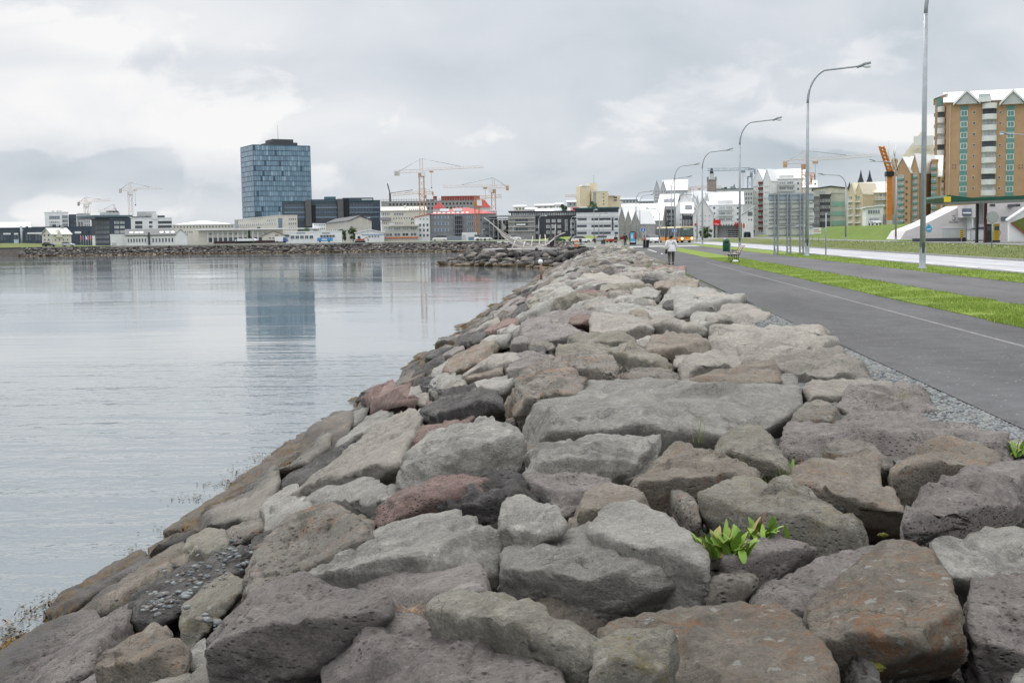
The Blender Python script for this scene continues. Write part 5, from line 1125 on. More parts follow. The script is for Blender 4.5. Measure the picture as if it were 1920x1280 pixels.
b.wins('F', 540, 556, 407, 432, 4, 3, UW, .5, .6); b.plate('stairwell', 'F', 521.5, 529, 409, 430, GLB); b.wins('L', 446, 494, 410, 417, 13, 1, UW, .5, .7); b.wins('L', 500, 518, 410, 417, 5, 1, UW, .5, .7); b.wins('L', 446, 518, 420, 427, 18, 1, UW, .5, .7); b.plate('stairwell', 'L', 440.5, 446, 413, 430, GLB)
b = B('colonnade_building', 'low building with white columns and a pale flat roof on the shore road', 'building', 372, 530, 432, 450, dep=25, wall=CREAM, roofm=ROOFW, group=G1)
for k in range(12): q = b.plate('column', 'F', 388+k*9.4, 390+k*9.4, 433, 456, WHITE, .7)
b.wins('F', 390, 503, 436, 442, 12, 1, UWP, .7, .7, name='window'); b.wins('F', 390, 503, 445, 455, 12, 1, UWD, .7, .8)
b.boxp('canopy', 366, 600, 430, 432, ROOFW, -2, 22)
b = B('cream_gable_shed', 'small cream shed with a low dark edged gable', 'building', 491, 535, 442, 436, dep=14, wall=CREAM, roof='gy', yridge=433.5, roofm=mat('brown_roof', (.22, .2, .18), .7), group=G1); b.wins('F', 503, 528, 445, 448, 4, 1, UW, .8, .8); b.wins('F', 515, 522, 440, 442, 1, 1, UWD, .9, .9)
b = B('shop_row', 'low white shop row with big windows by the shore', 'building', 535, 641, 436, 434, dep=14, wall=WHITE, group=G1); b.wins('F', 544, 588, 441, 449, 5, 1, UW2, .85, .85); b.wins('F', 600, 628, 440, 446, 5, 1, UWD, .8, .7); b.plate('sign_strip', 'F', 556, 572, 436.5, 438, GLB); b.plate('sign_strip', 'F', 604, 618, 436.5, 438, GLB); b.plate('awning', 'F', 535, 542, 440, 443, DGREY, .8)
b = B('grey_gable_works', 'beige works building with a shallow gable and dark roof', 'building', 655, 697, 414, 480, yaw=8, xl=611, wall=BEIGE, roof='gy', yridge=405, roofm=ROOFD, group=G1); b.wins('L', 612, 654, 417, 424, 10, 1, UW, .6, .5); b.wins('L', 612, 654, 429, 436, 10, 1, UW, .6, .6)
b = B('white_annex', 'small white annex with many windows left of the beige works building', 'building', 586, 611, 419, 470, dep=12, wall=WHITE, group=G1, roofm=ROOFD); b.wins('F', 588, 610, 420, 424, 7, 1, UW, .6, .7); b.wins('F', 588, 610, 427, 431, 6, 1, UW, .6, .7)
b = B('boat_sheds', 'low white sheds with a blue strip in front of the beige office', 'building', 666, 720, 437, 432, dep=12, wall=WHITE, roof='gy', yridge=431, roofm=ROOFW, group=G1); b.wins('F', 690, 712, 441, 446, 4, 1, UW, .7, .7); b.plate('blue_strip', 'F', 678, 720, 440, 441, mat('blue_strip_paint', (.08, .22, .5), .5))
# ---- tower of glass
def curtain(name, seed, dark=1.):
    m, n, l, bb = newmat(name); t = n.new('ShaderNodeTexCoord'); oi = n.new('ShaderNodeObjectInfo')
    mp = n.new('ShaderNodeVectorMath'); mp.operation = 'MULTIPLY'; mp.inputs[1].default_value = (.60, 0, 0); l.new(t.outputs['Object'], mp.inputs[0])
    fl = n.new('ShaderNodeVectorMath'); fl.operation = 'FLOOR'; l.new(mp.outputs[0], fl.inputs[0])
    ad = n.new('ShaderNodeVectorMath'); ad.operation = 'ADD'; l.new(fl.outputs[0], ad.inputs[0])
    cm = n.new('ShaderNodeCombineXYZ'); sc2 = n.new('ShaderNodeMath'); sc2.operation = 'MULTIPLY'; sc2.inputs[1].default_value = 91; l.new(oi.outputs['Random'], sc2.inputs[0]); l.new(sc2.outputs[0], cm.inputs[1]); l.new(cm.outputs[0], ad.inputs[1])
    wn = n.new('ShaderNodeTexWhiteNoise'); l.new(ad.outputs[0], wn.inputs['Vector'])
    r = n.new('ShaderNodeValToRGB'); l.new(wn.outputs['Value'], r.inputs[0]); r.color_ramp.interpolation = 'CONSTANT'
    cols = [(0, (.04, .075, .11)), (.05, (.12, .195, .265)), (.3, (.14, .225, .30)), (.55, (.16, .25, .33)), (.8, (.19, .285, .365)), (.93, (.25, .35, .43))]
    r.color_ramp.elements[0].color = (*[c*dark*1.15 for c in cols[0][1]], 1); r.color_ramp.elements[1].position = cols[1][0]; r.color_ramp.elements[1].color = (*[c*dark*1.15 for c in cols[1][1]], 1)
    for p, c in cols[2:]: e = r.color_ramp.elements.new(p); e.color = (*[x*dark*1.15 for x in c], 1)
    l.new(r.outputs[0], bb.inputs['Base Color']); bb.inputs['Roughness'].default_value = .25; bb.inputs['Specular IOR Level'].default_value = .5
    # mullions
    fr = n.new('ShaderNodeMath'); fr.operation = 'FRACT'; sp = n.new('ShaderNodeSeparateXYZ'); l.new(mp.outputs[0], sp.inputs[0]); l.new(sp.outputs[0], fr.inputs[0])
    lt = n.new('ShaderNodeMath'); lt.operation = 'LESS_THAN'; lt.inputs[1].default_value = .12; l.new(fr.outputs[0], lt.inputs[0])
    mxx = n.new('ShaderNodeMix'); mxx.data_type = 'RGBA'; l.new(lt.outputs[0], mxx.inputs[0]); l.new(r.outputs[0], mxx.inputs[6]); mxx.inputs[7].default_value = (.06*dark, .09*dark, .12*dark, 1)
    l.new(mxx.outputs[2], bb.inputs['Base Color']); return m
CW = curtain('curtain_wall_glass', 1); CWD = curtain('curtain_wall_glass_shaded_side', 2, .8)
b = B('glass_tower', 'tall blue glass office tower standing above the far shore', 'tower', 479, 586, 272, 920, yaw=17, xl=456, wall=mat('tower_core', (.05, .09, .13), .5), group=None, roofm=mat('tower_parapet', (.07, .15, .19), .4))
nst = 19; z0_ = 0
for k in range(nst):
    z = b.h*(k+.02)/nst; hh = b.h/nst
    for face, ln_, rot, lc, mm in (('F', b.w, 0, (0, -.02, z), CW), ('L', b.d, -PI/2, (-.02, b.d, z), CW)):
        q = MB().box(0, ln_, -.25, 0, 0, hh*.88).build('glazing_band', mm, b.root, lc); q.rotation_euler = (0, 0, rot)
q = b.boxp('plant_room', 514, 553, 260, 272, DGREY, 4, 22); b.boxp('plant_room', 508, 560, 266, 272, DGREY, 3, 26); u = b.hit(529, 260)[0]
MB().tube([(u, 10, b.h+4), (u, 10, b.h+16)], .15, 5).build('antenna', GALV, b.root)
# ---- dark blue office complex right of the tower
b = B('dark_office_complex', 'long dark blue office complex with glass bands at the foot of the tower', 'office building', 530, 714, 378, 640, dep=30, wall=DBLUE, group=G1, roofm=mat('teal_roof_edge_two', (.06, .14, .17), .5))
for y in (382, 391, 400, 409): b.wins('F', 533, 570, y, y+6, 1, 1, UWBAND, 1, .8); b.wins('F', 592, 631, y, y+6, 1, 1, UWBAND, 1, .8); b.wins('F', 655, 700, y, y+6, 1, 1, UWBAND, 1, .8)
for y in (388, 397, 406): b.plate('glass_spandrel', 'F', 533, 571, y, y+3, GLB, .2); b.plate('glass_spandrel', 'F', 592, 632, y, y+3, GLB, .2); b.plate('glass_spandrel', 'F', 655, 712, y, y+3, GLB, .2)
b.plate('stair_tower', 'F', 572, 583, 375, 425, mat('warm_grey_cladding', (.11, .11, .115), .6), 2.5); b.plate('stair_tower', 'F', 632.5, 643, 373, 425, MATS['warm_grey_cladding'], 2.5); b.plate('dark_recess', 'F', 584, 591, 385, 425, BLACK, .3); b.plate('dark_recess', 'F', 644, 654, 373, 425, BLACK, .3)
b.boxp('top_storey', 582, 634, 374, 379, DBLUE, 1, 25); b.boxp('top_storey', 643, 700, 371, 379, DBLUE, 0, 26); b.boxp('plant_room', 609, 630, 368.5, 374, MATS['teal_roof_edge_two'], 3, 15); b.wins('F', 678, 698, 372.5, 376.5, 1, 1, UWPB, 1, .9)
# ---- unfinished concrete building
b = B('unfinished_building', 'unfinished long concrete building with empty window openings behind the red roofs', 'building', 716, 905, 379, 620, yaw=-3, dep=25, wall=GREY, group=G1)
b.wins('F', 728, 900, 381, 386, 26, 1, UHOLE, .5, .8, name='window_opening'); b.wins('F', 800, 870, 388, 393, 10, 1, UHOLE, .5, .8, name='window_opening')
b.boxp('red_formwork', 827, 900, 367.5, 376, RUST, 2, 12); b.boxp('red_formwork', 812, 819, 367.5, 375, RUST, 2, 8)
pg = MB()
for k in range(40):
    u = b.w*k/40; pg.bar((u, 0, b.h), (u, 0, b.h+1.6), .09)
pg.box(0, b.w*.6, -.1, .1, b.h+.9, b.h+1.05); pg.build('guard_rail', GREY, b.root)
# ---- beige fan office
b = B('beige_office', 'pale beige office with slatted gable roofs in front of the concrete shell', 'office building', 716, 800, 396, 540, dep=25, wall=CREAM, roof='gx', yridge=387, roofm=mat('beige_metal_roof', (.48, .47, .43), .6), group=G1)
b.wins('F', 766, 798, 391, 396, 9, 1, UW, .4, .8); b.wins('F', 738, 757, 399, 404, 4, 1, UWB, .7, .8); b.wins('F', 714, 731, 398, 405, 5, 1, UW, .5, .9); b.plate('balcony_band', 'F', 712, 733, 408, 413, mat('grey_balcony', (.25, .27, .29), .6), .8); b.wins('F', 736, 775, 407, 412, 8, 1, UW, .4, .8); b.wins('F', 714, 756, 416, 421, 10, 1, UW, .4, .8); b.wins('F', 770, 776, 408, 421, 2, 2, UWD, .5, .5)
q = b.boxp('chimney', 758, 762, 384, 392, WHITE, 8, 10)
b = B('curved_pavilion', 'two storey beige pavilion with glass bands and an orange base strip', 'building', 720, 784, 425, 440, dep=16, wall=BEIGE, group=G1)
b.wins('F', 722, 783, 427, 432.5, 4, 1, UWP, .88, .8); b.wins('F', 722, 783, 437, 443.5, 4, 1, UW2, .85, .85); b.plate('orange_strip', 'F', 722, 784, 445, 447, mat('orange_strip_paint', (.65, .16, .04), .5), .3); b.boxp('roof_slab', 717, 785, 422.5, 425, BEIGE, -1.2, 16)
# ---- red roofed building
b = B('red_roof_building', 'grey and white building with a red roof, roof windows and a turret', 'building', 806, 930, 402, 450, dep=22, wall=mat('blue_grey_cladding', (.22, .235, .255), .6), group=G1, roof='hip', yridge=388, roofm=ROOFR)
for y in (404, 416, 428): b.wins('F', 815, 841, y, y+7, 1, 1, UWB, 1, .8); b.wins('F', 808, 812, y, y+6, 1, 1, UWB, .9, .7); b.wins('F', 845, 849, y, y+6, 1, 1, UWB, .9, .7); b.wins('F', 876, 892, y, y+6, 1, 1, UWB, 1, .75); b.wins('F', 905, 917, y+12, y+17, 1, 1, UWD, 1, .8)
sl_ = (b.hr-b.h)/(b.d/2)
for k in range(8):
    u = b.w*(.06+k*.07); w_ = MB().prism([(.6, b.h+.6*sl_+.05), (1.9, b.h+1.9*sl_+.05), (1.9, b.h+1.9*sl_+.3), (.6, b.h+.6*sl_+.3)], u, u+.9, axis='x'); w_.build('roof_window', ROOFW, b.root)
for k in range(2):
    u = b.w*(.16+k*.2); w_ = MB().prism([(3.5, b.h+3.5*sl_+.05), (8, b.h+8*sl_+.05), (8, b.h+8*sl_+.35), (3.5, b.h+3.5*sl_+.35)], u, u+3.4, axis='x'); w_.build('roof_glazing', GLP, b.root)
b.plate('stair_recess', 'F', 853, 867, 404, 446, DGREY, .1)
sc_ = MB()
for k in range(5):
    u = b.hit(853+k*3.4, 440)[0]; sc_.bar((u, -1.2, 0), (u, -1.2, b.h), .08)
for k in range(6): z = b.h*(k+.5)/6; sc_.box(b.hit(853, 440)[0], b.hit(867, 440)[0], -1.6, -.3, z, z+.12)
sc_.build('scaffolding', GALV, b.root)
def pyramid(name, label, px0, px1, ytop, ybase, D, m, wallm=LGREY):
    t = thing(name, label, 'turret', (X((px0+px1)/2, D, ybase), D, Z(px0, ybase, D))); w = (px1-px0)*D/F/2
    hgt = Z(px0, ytop, D)-Z(px0, ybase, D); MB().add([(-w, -w, 0), (w, -w, 0), (w, w, 0), (-w, w, 0), (0, 0, hgt)], [(0, 1, 4), (1, 2, 4), (2, 3, 4), (3, 0, 4)]).build('roof', m, t)
    MB().box(-w*.9, w*.9, -w*.9, w*.9, -Z(px0, ybase, D), 0).build('wall', wallm, t)
pyramid('roof_turret', 'pointed red turret over the middle of the red roof', 812, 834, 378, 391, 470, ROOFR); pyramid('roof_turret', 'larger pointed red turret at the right end of the red roofs', 896, 920, 374, 389, 480, ROOFR)
b = B('white_gable_wing', 'white wing with tall windows at the left end of the red roof', 'building', 779, 806, 408, 447, dep=14, wall=WHITE, group=G1, roof='mono', yridge=402, roofm=ROOFR)
b.wins('F', 784, 805, 417, 446, 3, 3, UW, .6, .6); b.wins('F', 785, 804, 409, 413, 3, 1, UWD, .3, .5)
b = B('grey_wing', 'white roofed grey wing between the turret and the scaffolding', 'building', 896, 932, 396, 460, dep=14, wall=LGREY, group=G1, roofm=ROOFW); b.wins('F', 898, 904, 394, 397, 2, 1, UWD, .5, .7)
# concrete frame
t = thing('concrete_frame', 'open concrete frame of a building under construction with scaffolding', 'building', (X(918, 450), 450, .3)); t['group'] = G1
w_ = (956-918)*450/F
for fl in range(4):
    z = Z(930, 445, 450)+[0, 2.6, 4.8, 7.6][fl]; MB().box(-.3, w_+.3, -.2, 12, z-.3, z).build('floor_slab', GREY, t)
for k in range(6):
    u = w_*k/5; MB().box(u-.2, u+.2, 0, .4, -.5, 7.4).build('column', BEIGE if k % 2 else GREY, t)
MB().box(0, w_, 11, 11.4, -.3, 7.4).build('back_wall', DGREY, t); MB().box(-.3, w_+.3, -.2, 12, 7.7, 7.9).build('top_slab', LGREY, t)
sc_ = MB()
for k in range(9): u = w_*(k/8)*1.1; sc_.bar((u, -1.4, 0), (u, -1.4, 9.2), .05)
for k in range(5): sc_.box(0, w_*1.1, -1.7, -1.0, 1.6+k*1.7, 1.68+k*1.7)
sc_.build('scaffolding', GALV, t)
b = B('louvred_building', 'grey building wrapped in pale louvres with a white sign', 'building', 953, 1004, 406, 440, dep=15, wall=GREY, group=G1)
for y in (409, 416, 425, 433): b.plate('louvre_band', 'F', 952.5, 1003, y, y+1.4, BEIGE, .5)
for y in (411, 418.5, 427.5): b.wins('F', 966, 990, y, y+4.5, 4, 1, UWD, .8, .9)
b.plate('sign', 'F', 968, 985, 420, 422.6, mat('sign_white', (.85, .85, .85), .5), .7)
b = B('charcoal_building', 'long charcoal building with square white framed windows and a glazed top storey', 'office building', 1003, 1081, 407, 445, dep=20, wall=DGREY, group=G1)
for y in (411, 421.5, 432): b.wins('F', 1022, 1054, y, y+7, 3, 1, UWW2, .62, .8); b.wins('F', 1069, 1076, y, y+7, 1, 1, UWW2, .9, .8)
b.wins('F', 1058.5, 1064.5, 411, 433, 2, 3, UWP, .8, .85); b.wins('F', 1004, 1011, 421.5, 428, 1, 1, UWW2, .8, .8); b.wins('F', 1004, 1011, 433, 439, 1, 1, UWW2, .8, .8)
b.boxp('top_storey', 958, 1080, 398, 407, mat('glazed_top', (.13, .14, .14), .4), 1.5, 18); b.wins('F', 960, 1079, 399, 405.5, 28, 1, UWP, .7, .85)
q = MB(); u0, zz0 = b.hit(953, 398); u1, zz1 = b.hit(1160, 391); q.prism([(u0, zz0-.35), (b.hit(1075, 398)[0], b.hit(1075, 396.5)[1]-.35), (b.hit(1075, 398)[0], b.hit(1075, 395.5)[1]-.35), (u0, zz0+.1)], -.6, 19); q.build('roof', mat('dark_maroon_roof', (.06, .05, .07), .5), b.root)
b = B('banded_office', 'white and silver office with dark ribbon windows at the end of the shore road', 'office building', 1081, 1160, 401, 430, dep=20, wall=mat('silver_cladding', (.62, .64, .68), .4, .06), group=G1)
for y in (408, 421, 434): b.wins('F', 1082, 1100, y, y+6, 1, 1, UWBAND, 1, .7); b.wins('F', 1109, 1145, y, y+6, 1, 1, UWBAND, 1, .7); b.wins('F', 1152, 1159, y, y+6, 1, 1, UWD, .9, .7)
for y in (404.5, 417, 430): b.plate('white_band', 'F', 1081, 1160, y-1.8, y+1.5, WHITE, .14)
b.plate('dark_slot', 'F', 1147, 1150, 408, 432, DGREY, .2); b.boxp('top_storey', 1078, 1160, 392, 400, mat('dark_top_glass', (.07, .09, .11), .25), 1.2, 18); q = b.boxp('roof_slab', 1074, 1161, 389.5, 392, mat('teal_dark_roof', (.04, .11, .14), .4), -.5, 19)
# roofs behind
for i, (x0, x1, y0, D, m, lab) in enumerate(((964, 986, 385, 620, CREAM, 'cream block behind the louvred building'), (986, 1006, 390, 600, WHITE, 'white low house behind the louvred building'), (1004, 1041, 383, 640, BEIGE, 'beige house row behind the charcoal building'), (1041, 1056, 381, 620, WHITE, 'white rounded attic behind the charcoal building'), (1064, 1090, 376, 650, ROOFG, 'pale grey block left of the yellow tower'))):
    b = B('background_house', lab, 'house', x0, x1, y0+3, D, dep=14, wall=m, roof='gx', yridge=y0, roofm=ROOFW, group='houses showing above the roofs'); b.wins('F', x0+2, x1-2, y0+4, y0+10, 3, 1, UWD, .35, .6)
for x0, x1, y0, m, lab in ((1072, 1085, 389, ROOFR, 'red gable roof in front of the yellow tower'), (1085, 1112, 389, ROOFW, 'pale gable roof just right of the red one'), (1040, 1072, 390, ROOFG, 'grey blue gable roofs behind the charcoal building'), (1005, 1040, 391, ROOFW, 'row of white gabled roofs behind the charcoal building')):
    b = B('background_house', lab, 'house', x0, x1, y0+6, 560, dep=10, wall=WHITE, roof='gx', yridge=y0, roofm=m, group='houses showing above the roofs')
# yellow tower
b = B('yellow_tower', 'yellow apartment tower of stepped blocks above the banded office', 'tower', 1112, 1141, 359, 620, yaw=8, xl=1108, wall=YEL, group=None, roofm=ROOFW)
b.wins('F', 1129, 1134, 361, 386, 1, 4, UWD, .5, .25); b.plate('stairwell', 'F', 1112.5, 1117, 360, 388, GLP, .3)
b.boxp('tall_block', 1090, 1109, 348, 392, YEL, 6, 20); b.boxp('tall_block', 1107, 1125, 342, 392, YEL, 9, 22); b.boxp('low_block', 1141, 1165, 367, 392, YEL, 2, 16); b.wins('F', 1150, 1157, 368, 378, 1, 2, UWD, .9, .6)
b.boxp('block_roof', 1094, 1109, 345, 348, ROOFW, 5.5, 19); b.boxp('block_roof', 1141, 1154, 363, 367, ROOFW, 1, 14); MB().tube([(b.w*.35, 15, b.h), (b.w*.35, 15, b.h+9)], .15, 5).build('antenna', GALV, b.root)
# ---- town edge straight ahead
b = B('gabled_warehouse', 'grey stone warehouse row with white saw tooth roofs left of the bus', 'building', 1196, 1240, 414, 330, yaw=-4, dep=26, wall=GREY, roof='gx', yridge=381, roofm=ROOFW, group=None, base=.1)
for x in (1200, 1207, 1214, 1221):
    w_ = MB(); u = b.hit(x, 408)[0]; sl = (b.hr-b.h)/(b.d/2); w_.prism([(.3, b.h+.3*sl+.26), (2.1, b.h+2.1*sl+.26), (2.1, b.h+2.1*sl+.4), (.3, b.h+.3*sl+.4)], u, u+.7, axis='x'); w_.build('roof_window', GL, b.root)
b.wins('F', 1215, 1222, 420, 426, 2, 1, UWW2, .5, .8); b.plate('door_canopy', 'F', 1212, 1226, 425, 430, WHITE, 1.2); b.plate('blue_sign', 'F', 1213, 1225, 430, 432, mat('deep_blue_sign', (.02, .06, .25), .5), 1.1)
for i, (x0, x1, yr, ye, lab) in enumerate(((1160, 1173, 388, 412, 'leftmost grey gable of the stone warehouse row'), (1173, 1184, 395, 413, 'middle grey gable of the stone warehouse row'), (1184, 1200, 396, 418, 'right grey gable of the stone warehouse row'))):
    bb = B('stone_gable', lab, 'building', x0, x1, ye, 322-i*2, yaw=-26, dep=9, wall=GREY, roof='gy', yridge=yr, roofm=ROOFW, group='stone gables of the warehouse row', base=.1, over=.15)
    bb.wins('F', x0+2, x1-2, 418, 444, 2, 2, UW, .3, .35)
b = B('white_long_roof', 'white sheet roof behind the stone gables', 'building', 1168, 1236, 400, 360, dep=20, wall=GREY, roof='gx', yridge=382, roofm=ROOFW, base=.1)
b = B('twin_gable_block', 'grey apartment block with two steep white gables above the warehouse', 'apartment building', 1243, 1288, 357, 480, yaw=-2, xl=None, dep=16, wall=LGREY, roof='gx', yridge=337, roofm=ROOFW)
for x0, x1, lab in ((1226, 1238, 'left'), (1238, 1250, 'right')):
    bb = B('steep_gable', 'narrow steep gable, %s one of the pair on the grey apartment block' % lab, 'building', x0, x1, 358, 470, dep=14, wall=LGREY, roof='gy', yridge=338, roofm=ROOFW, over=.3); bb.wins('F', x0+2, x1-2, 356, 380, 2, 4, UW, .5, .5)
b.wins('F', 1252, 1286, 362, 378, 5, 2, UWD, .25, .35)
for i, (x0, x1, y0, D, lab) in enumerate(((1165, 1200, 371, 520, 'roofs of houses left of the twin gable block'), (1198, 1228, 374, 500, 'blue grey roof beside the twin gable block'))):
    b = B('background_house', lab, 'house', x0, x1, y0+4, D, dep=14, wall=LGREY, roof='gx', yridge=y0, roofm=ROOFG, group='houses showing above the roofs'); b.wins('F', x0+2, x1-2, y0+5, y0+9, 5, 1, UWD, .5, .6)
def wedge_house(name, label, cx0, cx1, x1, yr, ye, D, wallm, front, fy, roofwins, dep=14):
    """white house with a big sheet roof sloping down to the left and a plain white end wall"""
    t = B(name, label, 'building', cx0, x1, ye, D, dep=dep, wall=wallm, base=.1, parapet=False)
    u1 = t.hit(x1, 430)[0]; um = t.hit(cx1, 430)[0]; zr = t.hit(cx1, yr)[1]-t.base
    MB().prism([(0, t.h), (um, zr), (u1, t.h*.85), (u1, t.h)], .02, dep-.02).build('gable_wall', wallm, t.root)
    MB().prism([(-.5, t.h-.2), (um, zr), (um, zr+.35), (-.5, t.h+.15)], -.4, dep+.3).build('roof', ROOFW, t.root)
    MB().prism([(um, zr), (u1+.2, t.h), (u1+.2, t.h+.35), (um, zr+.35)], -.4, dep+.3).build('roof', ROOFW, t.root)
    return t
b = B('slate_front_house', 'slate grey fronted house with a tall roof and slit windows left of the bus', 'building', 1235, 1267, 387, 300, yaw=-6, dep=16, wall=DGREY, roof='gx', yridge=364, roofm=ROOFW, base=.1)
b.wins('F', 1237, 1246, 398, 432, 3, 4, UWP, .5, .55); b.wins('F', 1250, 1266, 398, 432, 4, 4, UWP, .5, .55); b.wins('F', 1239, 1266, 388, 394, 6, 1, UWPB, .9, .8)
for k in range(8):
    u = b.w*(.25+.085*k); sl = (b.hr-b.h)/(b.d/2); MB().prism([(2, b.h+2*sl+.26), (4.4, b.h+4.4*sl+.26), (4.4, b.h+4.4*sl+.4), (2, b.h+2*sl+.4)], u, u+.3, axis='x').build('roof_window', GL, b.root)
b = B('white_end_house', 'tall plain white gable end above the bus', 'building', 1267, 1302, 388, 298, dep=18, wall=WHITE, roof='gy', yridge=363, roofm=ROOFW, base=.1); b.wins('F', 1272, 1296, 398, 425, 3, 3, UWD, .2, .15)
b = B('glass_entry_house', 'lower white house with slit roof windows and a slatted dark entry front', 'building', 1279, 1299, 400, 285, dep=12, wall=DGREY, roof='gx', yridge=380, roofm=ROOFW, base=.1)
for k in range(6): b.plate('white_fin', 'F', 1281+k*2.8, 1282+k*2.8, 412, 428, WHITE, .5)
for k in range(6):
    u = b.w*(.3+.11*k); sl = (b.hr-b.h)/(b.d/2); MB().prism([(1.5, b.h+1.5*sl+.26), (4., b.h+4.*sl+.26), (4., b.h+4.*sl+.4), (1.5, b.h+1.5*sl+.4)], u, u+.3, axis='x').build('roof_window', GL, b.root)
b.wins('F', 1281, 1298, 400, 405, 5, 1, UWPB, .9, .8)
b = B('white_gable_house', 'white gabled house with small square windows beside the third lamp post', 'building', 1299, 1338, 402, 282, dep=22, wall=WHITE, roof='gy', yridge=372, roofm=ROOFW, base=.1); b.wins('F', 1302, 1334, 400, 430, 4, 3, UWD, .16, .14)
b.plate('red_sign', 'F', 1302.5, 1307, 419, 423, REDP, .2)
b = B('long_white_block', 'long white apartment block with balconies and a white roof behind the red sign', 'apartment building', 1327, 1393, 384, 300, dep=16, wall=WHITE, roof='gx', yridge=360, roofm=ROOFW, base=.1)
for y in (387, 397.5, 408.5): b.wins('F', 1347, 1374, y, y+7, 2, 1, UWP, .92, .75); b.wins('F', 1336, 1342, y, y+6, 1, 1, UW, .7, .8); b.wins('F', 1380, 1387, y, y+6, 1, 1, UW, .7, .8); b.plate('balcony_rail', 'F', 1346, 1375, y+5, y+8, LGREY, .9)
b.boxp('roof_dormer', 1346, 1374, 376, 384, WHITE, -.2, 5); b.wins('F', 1348, 1373, 377, 382, 2, 1, UWPB, .9, .9)
for x0, x1, yr in ((1296, 1306, 359), (1305, 1312, 366), (1321, 1332, 361)):
    bb = B('peaked_gable', 'peaked white gable %s on the long white block' % {1296: 'farthest left', 1305: 'smaller in the middle', 1321: 'at the right'}[x0], 'building', x0, x1, 384, 302, yaw=-28, dep=8, wall=LGREY, roof='gy', yridge=yr, roofm=ROOFW, over=.15, base=.1)
b = B('long_roof_left', 'broad white sheet roof between the peaked gables', 'building', 1300, 1330, 384, 306, dep=14, wall=WHITE, roof='gx', yridge=360, roofm=ROOFW, base=.1)
b = B('background_block', 'flat roofed grey blocks beyond the long white block', 'apartment building', 1343, 1412, 356, 420, dep=14, wall=LGREY, roofm=mat('dark_flat_roof', (.12, .15, .17), .6)); b.wins('F', 1392, 1411, 360, 384, 4, 3, UWD, .4, .5)
b = B('wedge_house', 'small white house with a steep one sided roof and triangle windows', 'house', 1391, 1413, 404, 262, dep=14, wall=WHITE, roof='mono', yridge=386, roofm=ROOFW, base=.3); b.wins('F', 1402, 1411, 397, 405, 4, 1, UWD, .7, .9); b.wins('F', 1402, 1411, 410, 414, 2, 1, UWD, .4, .7)
# petrol station with red signs
b = B('kiosk', 'grey petrol kiosk with slatted white gates under the red sign', 'kiosk', 1337, 1402, 424, 284, dep=9, wall=LGREY, base=.1)
b.boxp('canopy', 1338, 1396, 417, 421, WHITE, -3, 8); b.boxp('canopy_support', 1341, 1344, 421, 446, LGREY, -2, -1)
for k in range(4):
    b.plate('slatted_gate', 'F', 1364.5+k*7.2, 1371+k*7.2, 430, 444, mat('gate_dark', (.03, .03, .03), .6), .12)
for k in range(4):
    for j in range(4): b.plate('gate_slat', 'F', 1364+k*7.2, 1371.5+k*7.2, 430.5+j*3.6, 432+j*3.6, WHITE, .25)
for k in range(7): b.plate('fascia_flag', 'F', 1353+k*5, 1355.5+k*5, 417, 423, WHITE if k < 5 else REDP, 3.4)
b.plate('red_fascia', 'F', 1382, 1392, 418, 427, mat('dark_red_panel', (.3, .02, .03), .5), 3.2)
t = thing('red_billboard', 'bright red billboard with two lines of white lettering above the kiosk', 'sign', (X(1337.5, 340), 340, 0)); w_ = 13.5*340/F
MB().box(0, w_, 0, .4, Z(1344, 422.5, 340), Z(1344, 412, 340)).build('panel', REDP, t); MB().box(w_*.5-.1, w_*.5+.1, .1, .3, -.2, Z(1344, 422.5, 340)).build('post', GALV, t)
m = MB()
for k in range(6): m.box(.28+k*.14, .37+k*.14, -.03, 0, Z(1344, 419.6, 340), Z(1344, 418.7, 340)); m.box(.58+k*.17, .69+k*.17, -.03, 0, Z(1344, 421.3, 340), Z(1344, 420.3, 340))
m.build('lettering', MATS['sign_white'], t)
# white apartment tower
b = B('white_apartment_tower', 'white apartment tower with a maroon balcony strip and white gabled roofs', 'apartment building', 1431, 1506, 336, 330, yaw=-4, dep=16, wall=WHITE, roof='gx', yridge=316.5, roofm=ROOFW, base=.3)
for k in range(9):
    y = 341+k*10.5; b.wins('F', 1448, 1456, y, y+6, 1, 1, UW, .6, .8); b.wins('F', 1493, 1500, y, y+6, 1, 1, UW, .6, .8); b.wins('F', 1460, 1489, y-1, y+6, 2, 1, UWP, .9, .7)
    b.plate('balcony_rail', 'F', 1460, 1490, y+4.5, y+8, LGREY, 1.0)
b.boxp('roof_dormer', 1461, 1488, 329, 337, WHITE, -.2, 5); b.wins('F', 1462, 1487, 330, 335, 2, 1, UWPB, .92, .9)
bb = B('apartment_tower_gable', 'steep white gable wing with slit windows left of the white apartment tower roof', 'apartment building', 1431, 1445, 338, 327, yaw=-26, dep=8, wall=WHITE, roof='gy', yridge=318, roofm=ROOFW, base=.3, over=.2); bb.wins('F', 1433, 1444, 345, 430, 3, 8, UW, .3, .35)
bb = B('apartment_tower_gable', 'left gable wing with maroon balcony column of the white apartment tower', 'apartment building', 1411, 1431, 340, 329, yaw=-20, dep=9, wall=WHITE, roof='gy', yridge=318, roofm=ROOFW, base=.3, over=.2); bb.wins('F', 1412.5, 1421, 345, 430, 3, 8, UW, .35, .35)
for k in range(9): bb.plate('maroon_panel', 'F', 1422.5, 1430.5, 341+k*10.6, 345+k*10.6, MAROON, .5); bb.wins('F', 1422.5, 1430.5, 345+k*10.6, 351+k*10.6, 2, 1, UWP, .9, .95)
